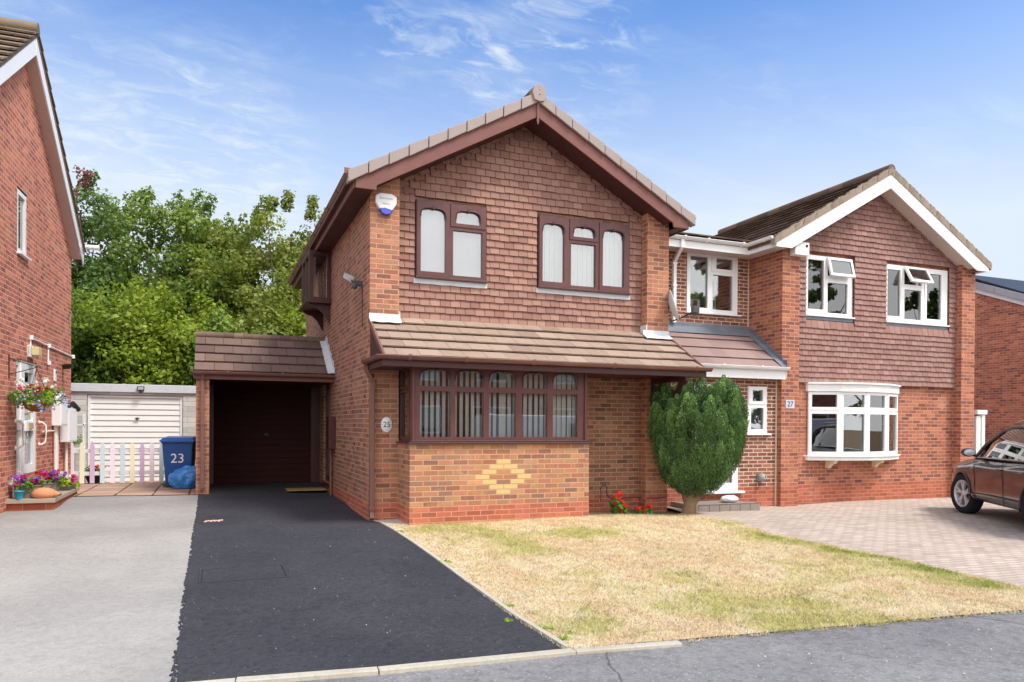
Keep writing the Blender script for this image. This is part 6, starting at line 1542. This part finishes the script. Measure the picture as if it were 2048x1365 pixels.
for a in [('tallest deep green tree beside the bargeboard of number 23', -7.0, 18.3, 9.5, 2.3, LM['deep'], 101, 7), ('mid green tree with upright shoots, second from number 23', -4.9, 18.9, 9.2, 2.2, LM['mid'], 102, 9),
          ('olive green tree with upright shoots in the middle of the row', -3.2, 19.4, 9.3, 2.2, LM['mid'], 103, 9), ('lower olive tree right of the middle of the row', -1.7, 19.6, 9.1, 2.3, LM['olive'], 104, 5),
          ('yellowish tree beside the gutter of number 25', -.2, 18.0, 9.4, 2.2, LM['olive'], 105, 5), ('olive tree mostly hidden behind number 25', 1.6, 18.4, 9.7, 2.3, LM['olive'], 106, 4),
          ('dark tree just behind the gable of number 23', -9.2, 19.5, 8.6, 2.5, LM['deep'], 107, 3)]:
    tree(a[0], a[1], a[2], a[3]+.15, a[4], a[5], a[6], spires=a[7], nl=19000, ls=.135, ncl=105, extra=sprig if a[6] == 101 else None)
for a in [('bright yellow green tree rising above the white garage', -4.75, 14.6, 5.5, 1.45, LM['yel'], 111, 60), ('yellow green bushy tree above the carport ridge', -3.25, 15.2, 5.3, 1.4, LM['yel'], 112, 50),
          ('dark green bushy tree beside number 23 above the garage', -6.6, 14.6, 4.9, 1.5, LM['mid'], 113, 50), ('light green bush rising left behind the carport roof', -.9, 15.0, 5.9, 1.7, LM['olive'], 114, 60),
          ('mid green bush directly behind the carport ridge', -2.2, 14.3, 4.7, 1.4, LM['mid'], 115, 45), ('shaded green bush low behind the wall of number 25', .7, 14.4, 5.0, 1.5, LM['yel'], 116, 45), ('deep green bush low between the garage and the tall trees', -5.6, 16.4, 6.3, 1.7, LM['deep'], 117, 45)]:
    tree(a[0], a[1], a[2], a[3]+.1, a[4], a[5], a[6], crown_low=.6, nl=10000, ls=.125, ncl=a[7], spires=4, group='bushy trees in front of the tall row', name='bushy_tree')

# ================================================================== CAR
ca = R(55.6)
car = thing('parked_car', 'dark aubergine brown estate car with silver alloy wheels parked on the block paving', 'car', (10.14, -2.45, Gz(10.25, -.83)), ca)
def carpaint():
    m, nt = newmat('aubergine_paint'); k = N(nt)
    p = k.n('ShaderNodeBsdfPrincipled'); p.inputs['Base Color'].default_value = (.030, .020, .026, 1); p.inputs['Metallic'].default_value = .1; p.inputs['Roughness'].default_value = .28
    p.inputs['Coat Weight'].default_value = 1; p.inputs['Coat Roughness'].default_value = .02
    k.out(p.outputs[0]); return m
paint = carpaint(); rubber = plain('tyre_rubber', (36, 36, 40), .85, .2, .1, 20)
st_x = [2.30, 2.24, 2.05, 1.75, 1.40, 1.05, .75, .30, -.30, -1.0, -1.4, -1.9, -2.15, -2.28]
st_w = [.66, .80, .895, .93, .94, .94, .94, .94, .94, .94, .94, .925, .88, .74]
st_t = [.62, .76, .89, .95, 1.00, 1.04, 1.07, 1.06, 1.06, 1.08, 1.09, 1.09, 1.06, .98]
st_b = [.40, .28, .23, .23, .24, .25, .25, .25, .25, .25, .25, .26, .32, .42]
def ring(i):
    w, t, b = st_w[i], st_t[i], st_b[i]; crown = .05 if st_x[i] > .6 or st_x[i] < -2.1 else .0
    half = [(0, b), (w*.80, b), (w*.955, b+.06), (w*.985, b+(t-b)*.30), (w*.975, b+(t-b)*.48), (w*1.0, b+(t-b)*.74), (w*.985, b+(t-b)*.88), (w*.93, t-.025), (w*.86, t), (w*.45, t+crown*.8), (0, t+crown)]
    pts = half+[(-y, z) for y, z in half[-2:0:-1]]
    return [(st_x[i], y, z) for y, z in pts]
rg = [ring(i) for i in range(len(st_x))]; m_ = len(rg[0])
mb = MB(); mb.add([p for r in rg for p in r], [(i*m_+j, i*m_+(j+1) % m_, (i+1)*m_+(j+1) % m_, (i+1)*m_+j) for i in range(len(rg)-1) for j in range(m_)], .5, True)
mb.f += [tuple(range(m_)), tuple(reversed(range((len(rg)-1)*m_, len(rg)*m_)))]; mb.r += [.5, .5]; mb.sm += [True, True]
body = mb.build('body', paint, car, local=True)
def bake(o):
    bpy.context.view_layer.update()
    dg = bpy.context.evaluated_depsgraph_get(); me = bpy.data.meshes.new_from_object(o.evaluated_get(dg)); o.modifiers.clear(); o.data = me
s_ = body.modifiers.new('s', 'SUBSURF'); s_.levels = 2; s_.render_levels = 2; bake(body)
cut = MB()
for x in (1.40, -1.40):
    for sy in (-1, 1): cut.lathe([(.395, sy*.62), (.395, sy*1.1)], (x, 0, .365), 40, 'y')
co = cut.build('tmp', paint, car, local=True)
b_ = body.modifiers.new('b', 'BOOLEAN'); b_.operation = 'DIFFERENCE'; b_.object = co; b_.solver = 'EXACT'; bake(body)
bpy.data.objects.remove(co)
for p in body.data.polygons: p.use_smooth = True
try: body.data.set_sharp_from_angle(angle=R(32))
except Exception: pass
mb = MB()
for x in (1.40, -1.40):
    for sy in (-1, 1):
        mb.tube([(x+.405*math.cos(t), sy*.93, .365+.405*math.sin(t)) for t in [math.pi*(-.06+1.12*i/24) for i in range(25)]], .022, 6)
mb.build('arch_trim', plain('brown_arch_trim', (74, 50, 50), .4, .5), car, local=True)
mb = MB()
lv = [(1.045, [(.98, .70), (.88, .84), (.5, .90), (-1.2, .90), (-1.95, .84), (-2.16, .70)]), (1.30, [(.62, .66), (.52, .80), (.3, .83), (-1.2, .83), (-1.85, .78), (-2.02, .64)]), (1.52, [(.24, .58), (.14, .69), (.0, .72), (-1.2, .72), (-1.68, .68), (-1.80, .56)]), (1.60, [(.05, .50), (-.05, .60), (-.15, .62), (-1.2, .62), (-1.62, .58), (-1.70, .5)])]
rr = [[(x, y, z) for x, y in o_]+[(x, -y, z) for x, y in reversed(o_)] for z, o_ in lv]; q_ = len(rr[0])
mb.add([p for r in rr for p in r], [(i*q_+j, i*q_+(j+1) % q_, (i+1)*q_+(j+1) % q_, (i+1)*q_+j) for i in range(3) for j in range(q_)]+[tuple(range(3*q_, 4*q_))], .5, True)
mb.build('window_glass', M['glassdark'], car, local=True)
mb = MB(); mb.box(-1.6, -.55, .5, .3, .55, .62)
for sx_ in (.0, -1.0):
    for sy in (-.38, .38): mb.box(sx_-.12, sy-.22, .6, sx_+.02, sy+.22, 1.22); mb.box(sx_-.1, sy-.12, 1.22, sx_-.03, sy+.12, 1.38)
mb.build('seats', M['black'], car, local=True, bevel=.03)
mb = MB(); top = [(x, y*1.03, z) for x, y, z in rr[3]]; t2 = [(x*1.0, y*.85, 1.645) for x, y, z in rr[3]]; lo = [(x, y*1.02, 1.555) for x, y, z in rr[3]]
mb.add(lo+top+t2, [(i*q_+j, i*q_+(j+1) % q_, (i+1)*q_+(j+1) % q_, (i+1)*q_+j) for i in range(2) for j in range(q_)]+[tuple(range(2*q_, 3*q_))], .5, True); mb.build('roof', paint, car, local=True)
mb = MB()
for sy in (-1, 1):
    mb.tube([(.93, sy*.86, 1.05), (.55, sy*.82, 1.30), (.16, sy*.715, 1.52), (-.06, sy*.64, 1.585), (-.6, sy*.66, 1.61), (-1.2, sy*.65, 1.60), (-1.64, sy*.62, 1.575), (-1.80, sy*.70, 1.48), (-2.02, sy*.80, 1.22), (-2.10, sy*.83, 1.07)], .030, 8)
mb.build('window_frame', paint, car, local=True)
mb = MB()
for sy in (-1, 1):
    mb.prism([(-.30, sy*.905, 1.05), (-.40, sy*.905, 1.05), (-.46, sy*.70, 1.54), (-.36, sy*.70, 1.54)], (0, -sy*.015, 0)); mb.prism([(-1.25, sy*.905, 1.05), (-1.33, sy*.905, 1.05), (-1.40, sy*.71, 1.54), (-1.32, sy*.71, 1.54)], (0, -sy*.015, 0))
mb.build('door_pillar', M['black'], car, local=True)
mb = MB()
for sy in (-1, 1):
    mb.tube([(.92, sy*.895, 1.052), (.5, sy*.915, 1.062), (-1.2, sy*.92, 1.07), (-2.0, sy*.87, 1.09)], .011, 6); mb.tube([(-.1, sy*.60, 1.655), (-.25, sy*.60, 1.69), (-1.45, sy*.60, 1.69), (-1.6, sy*.58, 1.64)], .014, 6)
mb.build('chrome_strip', M['silver'], car, local=True)
mb = MB()
for sy in (-1, 1):
    for x in (.80, -.36, -1.25):
        pts = [(x, sy*.905, 1.04), (x, sy*.934, .96), (x, sy*.945, .84), (x, sy*.925, .64), (x, sy*.930, .48), (x+(.06 if x > 0 else 0), sy*.90, .30)]
        mb.tube(pts, .0045, 4)
    mb.tube([(1.0, sy*.918, .42), (.2, sy*.932, .44), (-1.0, sy*.932, .44)], .010, 4)
mb.build('panel_gap', M['black'], car, local=True)
for nm, x in (('door_handle', -.22), ('door_handle', -1.12)):
    mb = MB()
    for sy in (-1, 1): mb.tube([(x+.10, sy*.945, .885), (x+.06, sy*.972, .89), (x-.08, sy*.972, .89), (x-.11, sy*.945, .885)], .014, 6)
    mb.build(nm, paint, car, local=True)
for sy in (-1, 1):
    mb = MB(); mb.lathe([(.001, -.06), (.075, -.045), (.105, 0), (.10, .05), (.001, .08)], (.70, sy*1.06, 1.14), 16, 'x', sx=1.15, sy=.72)
    mb.tube([(.74, sy*.90, 1.07), (.70, sy*1.0, 1.10)], .025, 6); mr = mb.build('wing_mirror', paint, car, local=True)
    mb = MB(); mb.lathe([(.001, -.063), (.078, -.058)], (.695, sy*1.06, 1.14), 16, 'x', sx=1.15, sy=.72); mb.build('mirror_glass', M['silver'], mr, local=True)
for sy in (-1, 1):
    mb = MB(); mb.hexa([(2.20, sy*.50, .66), (1.92, sy*.89, .70), (1.90, sy*.885, .80), (2.16, sy*.5, .77), (2.24, sy*.52, .66), (1.96, sy*.91, .70), (1.93, sy*.905, .80), (2.20, sy*.52, .77)]); mb.build('headlight', M['glassup'], car, local=True)
    mb = MB(); mb.hexa([(-2.2, sy*.5, .85), (-1.98, sy*.89, .87), (-1.98, sy*.89, .98), (-2.2, sy*.5, .97), (-2.28, sy*.5, .85), (-2.03, sy*.91, .87), (-2.03, sy*.91, .98), (-2.26, sy*.5, .97)]); mb.build('tail_light', plain('red_lens', (150, 16, 20), .1), car, local=True)
alloy = plain('alloy_silver', (206, 206, 210), .32, .5, .06, 10, metal=.35)
for x in (1.40, -1.40):
    for sy in (-1, 1):
        steer = R(12) if x > 0 else 0
        def W(mb):
            c, s = math.cos(steer), math.sin(steer)
            mb.v = [(x+c*a-s*(b*1.0), sy*.83+s*a+c*b, z) for a, b, z in mb.v]; return mb
        k_ = sy
        mb = MB(); mb.lathe([(.245, -k_*.11), (.33, -k_*.115), (.36, -k_*.09), (.367, -k_*.04), (.367, k_*.05), (.36, k_*.085), (.335, k_*.11), (.26, k_*.112), (.245, k_*.09)], (0, 0, .366), 48, 'y', cap=False)
        wh = W(mb).build('wheel', rubber, car, local=True)
        mb = MB(); mb.lathe([(.250, -k_*.10), (.250, k_*.095), (.240, k_*.104), (.228, k_*.09), (.222, k_*.02), (.222, -k_*.08)], (0, 0, .366), 40, 'y', cap=False)
        for i in range(5):
            for da in (-.17, .17):
                a0 = 2*math.pi*i/5+.3; A_ = a0+da*.25; B_ = a0+da
                p0 = Vector((math.cos(A_)*.05, k_*.075, .366+math.sin(A_)*.05)); p1 = Vector((math.cos(B_)*.228, k_*.088, .366+math.sin(B_)*.228))
                d = (p1-p0).normalized(); n_ = Vector((0, k_, 0)); sd_ = d.cross(n_).normalized()
                w0, w1 = .016, .019
                mb.hexa([p0-sd_*w0-n_*.03, p1-sd_*w1-n_*.03, p1+sd_*w1-n_*.03, p0+sd_*w0-n_*.03, p0-sd_*w0, p1-sd_*w1, p1+sd_*w1, p0+sd_*w0])
        mb.lathe([(.06, k_*.04), (.058, k_*.078), (.001, k_*.082)], (0, 0, .366), 18, 'y')
        W(mb).build('rim', alloy, wh, local=True)
        mb = MB(); mb.lathe([(.001, k_*.0), (.17, 0)], (0, 0, .366), 24, 'y', cap=False); mb.lathe([(.001, -k_*.08), (.22, -k_*.08)], (0, 0, .366), 24, 'y', cap=False); W(mb).build('brake_disc', M['darkgrey'], wh, local=True)

# ================================================================== across the street (seen only mirrored in the windows)
ho = thing('brick_house', 'brick house across the road, mirrored in the bay window of number 25', 'house', (11, -27, -.4))
mb = MB(); wall_grid(mb, lambda u, v: (u, -24, v), (0, -.25, 0), 4, 18, -.5, 5.2, [(5.5, .8, 7.6, 2.1), (9.2, .8, 11.2, 2.1), (13.4, .8, 15.6, 2.1), (5.8, 3.3, 7.4, 4.5), (9.4, 3.3, 11, 4.5), (13.6, 3.3, 15.4, 4.5)])
mb.box(4, -32, -.5, 4.25, -24.25, 5.2); mb.box(17.75, -32, -.5, 18, -24.25, 5.2); mb.box(4, -32, -.5, 18, -31.8, 5.2); mb.prism([(10, -24.0, 5.2), (18, -24.0, 5.2), (14, -24.0, 7.4)], (0, -.2, 0)); mb.build('wall', M['brick29'], ho)
for (x, z, w_, h_) in ((5.5, .8, 2.1, 1.3), (9.2, .8, 2.0, 1.3), (13.4, .8, 2.2, 1.3), (5.8, 3.3, 1.6, 1.2), (9.4, 3.3, 1.6, 1.2), (13.6, 3.3, 1.8, 1.2)):
    window(ho, M['white'], M['glass'], (x+w_, -23.98, z), (-1, 0, 0), w_, h_, [(0, 0, w_/2, h_, .09, .09, w_/2-.05, h_-.09, 0, 1), (w_/2, 0, w_, h_, w_/2+.05, .09, w_-.09, h_-.09, 0, 0)])
mb = MB(); mb.prism([(3.7, -23.6, 5.1), (3.7, -28, 7.4), (3.7, -32.4, 5.1)], (6.6, 0, 0)); mb.prism([(9.8, -23.5, 5.0), (14, -23.5, 7.6), (18.2, -23.5, 5.0)], (0, -8.7, 0)); mb.build('roof', M['roof27'], ho)
mb = MB()
for s in (-1, 1): mb.prism([(14, -23.47, 7.62), (14+s*4.3, -23.47, 5.02), (14+s*4.3, -23.47, 4.75), (14, -23.47, 7.3)], (0, .03, 0))
mb.box(3.7, -23.58, 4.95, 9.8, -23.5, 5.12); mb.build('bargeboard', M['white'], ho)
van = thing('parked_van', 'white van in the road, mirrored in the bay window', 'van', (8.2, -12.6, -.45), R(8))
wp = plain('white_van_paint', (236, 238, 240), .15, .5, .03, 3, coat=1)
mb = MB(); side = [(-2.6, .35), (2.5, .35), (2.55, .75), (2.35, 1.02), (1.75, 1.12), (1.15, 1.80), (.8, 1.95), (-2.5, 1.98), (-2.62, 1.7)]
mb.prism([(x, -.92, z) for x, z in side], (0, 1.84, 0)); vb = mb.build('body', wp, van, local=True, bevel=.06)
mb = MB()
for y_ in (-.925, .905): mb.prism([(1.62, y_, 1.14), (1.10, y_, 1.70), (.25, y_, 1.70), (.25, y_, 1.14)], (0, .02, 0))
mb.prism([(1.78, -.78, 1.14), (1.20, -.70, 1.78), (1.20, .70, 1.78), (1.78, .78, 1.14)], (.03, 0, .02)); mb.build('window_glass', M['glassdark'], van, local=True)
for x in (1.65, -1.6):
    for y_ in (-.86, .86): mb = MB(); mb.lathe([(.2, -.1), (.33, -.1), (.34, 0), (.33, .1), (.2, .1)], (x, y_, .34), 24, 'y'); mb.build('wheel', rubber, van, local=True)
for nm, x, y, h, r, mt_, sd_ in (('spreading tree across the road, mirrored in the upstairs windows', 23, -19, 11, 3.4, 'mid', 201), ('tall feathery tree across the road, mirrored in the window of the infill', 30, -22, 13, 3.6, 'deep', 202), ('dark tree at the far end across the road', 36, -16, 10, 3.6, 'deep', 203), ('rounded tree left of the house across the road', -4, -30, 9, 3, 'mid', 204)):
    tree(nm, x, y, h, r, LM[mt_], sd_, z0=-.4, nl=5000, ls=.32, ncl=60, spires=5, group='trees across the road')

# ================================================================== CAMERA, SKY, SUN
f_, yaw, pit, rol, cyp, cx0, cy0, cz0 = 1486.29641, .382029882, -.00665784442, .00642120705, 860.912194, -2.59469293, -10.3568753, 1.18312113
cd_ = bpy.data.cameras.new('camera'); cam = bpy.data.objects.new('camera', cd_); COL.objects.link(cam)
cd_.sensor_width = 36; cd_.lens = f_/2048*36; cd_.shift_x = 0; cd_.shift_y = (cyp-682.5)/2048
cd_.clip_start = .05; cd_.clip_end = 1500
c, s = math.cos, math.sin
Fv = Vector((s(yaw)*c(pit), c(yaw)*c(pit), s(pit))); Rv = Vector((c(yaw), -s(yaw), 0)); Uv = Rv.cross(Fv)
R2 = Rv*c(rol)+Uv*s(rol); U2 = Uv*c(rol)-Rv*s(rol)
cam.matrix_world = Matrix(((R2.x, U2.x, -Fv.x, cx0), (R2.y, U2.y, -Fv.y, cy0), (R2.z, U2.z, -Fv.z, cz0), (0, 0, 0, 1)))
scene.camera = cam

sun_dir = Vector((.42, -.50, .98)).normalized()
el = math.asin(sun_dir.z); az = math.atan2(sun_dir.x, sun_dir.y)
sd = bpy.data.lights.new('sun', 'SUN'); sd.energy = 1.25; sd.angle = R(14); sd.color = (1, .955, .89)
so = bpy.data.objects.new('sun', sd); COL.objects.link(so); so.rotation_euler = (-sun_dir).to_track_quat('-Z', 'Y').to_euler()
w = bpy.data.worlds.new('World'); scene.world = w; w.use_nodes = True; nt = w.node_tree; nt.nodes.clear(); k = N(nt)
sky = k.n('ShaderNodeTexSky', sky_type='NISHITA'); sky.sun_disc = False; sky.sun_elevation = el; sky.sun_rotation = az; sky.air_density = 1.0; sky.dust_density = .6; sky.ozone_density = 2.2; sky.altitude = 0
tc = k.n('ShaderNodeTexCoord').outputs['Generated']
sp = k.n('ShaderNodeSeparateXYZ', {0: tc}); zc_ = k.m('MAXIMUM', sp.outputs[2], .03)
pv = k.n('ShaderNodeCombineXYZ', {0: k.m('DIVIDE', sp.outputs[0], k.m('ADD', zc_, .12)), 1: k.m('DIVIDE', sp.outputs[1], k.m('ADD', zc_, .12)), 2: 0}).outputs[0]
mp = k.n('ShaderNodeMapping', {'Vector': pv, 'Rotation': (0, 0, R(-28)), 'Scale': (.9, 2.4, 1)}).outputs[0]
c1 = k.noise(mp, 1.7, 10, .66, .9); c2 = k.noise(pv, .55, 5, .55, .3); c3 = k.noise(pv, 4.2, 9, .64, .6)
wisp = k.m('MULTIPLY', k.m('SUBTRACT', k.m('ADD', k.m('MULTIPLY', c1, .75), k.m('MULTIPLY', c2, .4)), .58, clamp=True), 4.2, clamp=True)
puff = k.m('MULTIPLY', k.m('MULTIPLY', k.m('SUBTRACT', c3, .53, clamp=True), 6, clamp=True), k.m('MULTIPLY', k.m('SUBTRACT', k.noise(pv, .9, 2, .5, 0), .52, clamp=True), 7, clamp=True))
low = k.m('MULTIPLY', k.m('SUBTRACT', .505, k.m('ADD', sp.outputs[2], k.m('MULTIPLY', k.m('SUBTRACT', c2, .5), .12)), clamp=True), 3.85, clamp=True)
veil = k.m('POWER', low, 1.4)
spots = [((.3896, .8103, .4378), 7.5, 1.0), ((.1946, .8724, .4484), 3.0, .9), ((.2734, .8551, .4405), 4.0, .7), ((-.0197, .9494, .3136), 9.0, 1.3), ((-.2248, .9060, .3588), 8.0, 1.0), ((.60, .70, .39), 4.0, .35)]
c5 = k.noise(k.n('ShaderNodeMapping', {'Vector': pv, 'Rotation': (0, 0, R(-35)), 'Scale': (1.0, 1.7, 1)}).outputs[0], 9.0, 9, .64, .7)
c6 = k.noise(pv, 2.6, 4, .55, .5)
patch = None
for (dx_, dy_, dz_), rad_, st_ in spots:
    dt = k.n('ShaderNodeVectorMath', {0: tc, 1: Vector((dx_, dy_, dz_)).normalized()}, operation='DOT_PRODUCT').outputs['Value']
    mk = k.m('MULTIPLY', k.m('SUBTRACT', dt, math.cos(R(rad_)), clamp=True), st_/(1-math.cos(R(rad_))), clamp=True)
    patch = mk if patch is None else k.m('ADD', patch, mk, clamp=True)
pcl = k.m('MULTIPLY', patch, k.m('ADD', k.m('MULTIPLY', k.m('SUBTRACT', c5, .47, clamp=True), 4.0), k.m('MULTIPLY', k.m('SUBTRACT', c6, .42, clamp=True), 1.6)), clamp=True)
SKYS = .125
cld = k.m('ADD', k.m('MULTIPLY', k.m('ADD', k.m('MULTIPLY', wisp, .40), k.m('MULTIPLY', puff, .5)), 1.0, clamp=True), k.m('MULTIPLY', pcl, .8), clamp=True)
amt = k.m('MAXIMUM', cld, k.m('ADD', veil, k.m('MULTIPLY', cld, .45), clamp=True))
skyc = k.mix(1.0, sky.outputs[0], (.375, .515, .68, 1), 'MULTIPLY')
cl = k.mix(amt, skyc, (2.18, 2.46, 2.78, 1))
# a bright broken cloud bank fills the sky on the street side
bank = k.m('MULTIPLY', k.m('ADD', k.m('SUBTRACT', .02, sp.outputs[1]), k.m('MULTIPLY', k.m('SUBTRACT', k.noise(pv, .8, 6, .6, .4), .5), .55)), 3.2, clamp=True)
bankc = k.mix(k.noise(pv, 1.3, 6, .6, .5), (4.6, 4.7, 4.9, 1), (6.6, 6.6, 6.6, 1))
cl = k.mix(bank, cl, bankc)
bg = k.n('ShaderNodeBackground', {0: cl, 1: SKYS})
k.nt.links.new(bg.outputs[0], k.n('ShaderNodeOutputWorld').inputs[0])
scene.view_settings.view_transform = 'Standard'; scene.view_settings.look = 'None'; scene.view_settings.gamma = 1; scene.view_settings.exposure = 1.5
scene.cycles.use_denoising = True; scene.cycles.max_bounces = 8; scene.cycles.transparent_max_bounces = 12; scene.cycles.caustics_reflective = False; scene.cycles.caustics_refractive = False
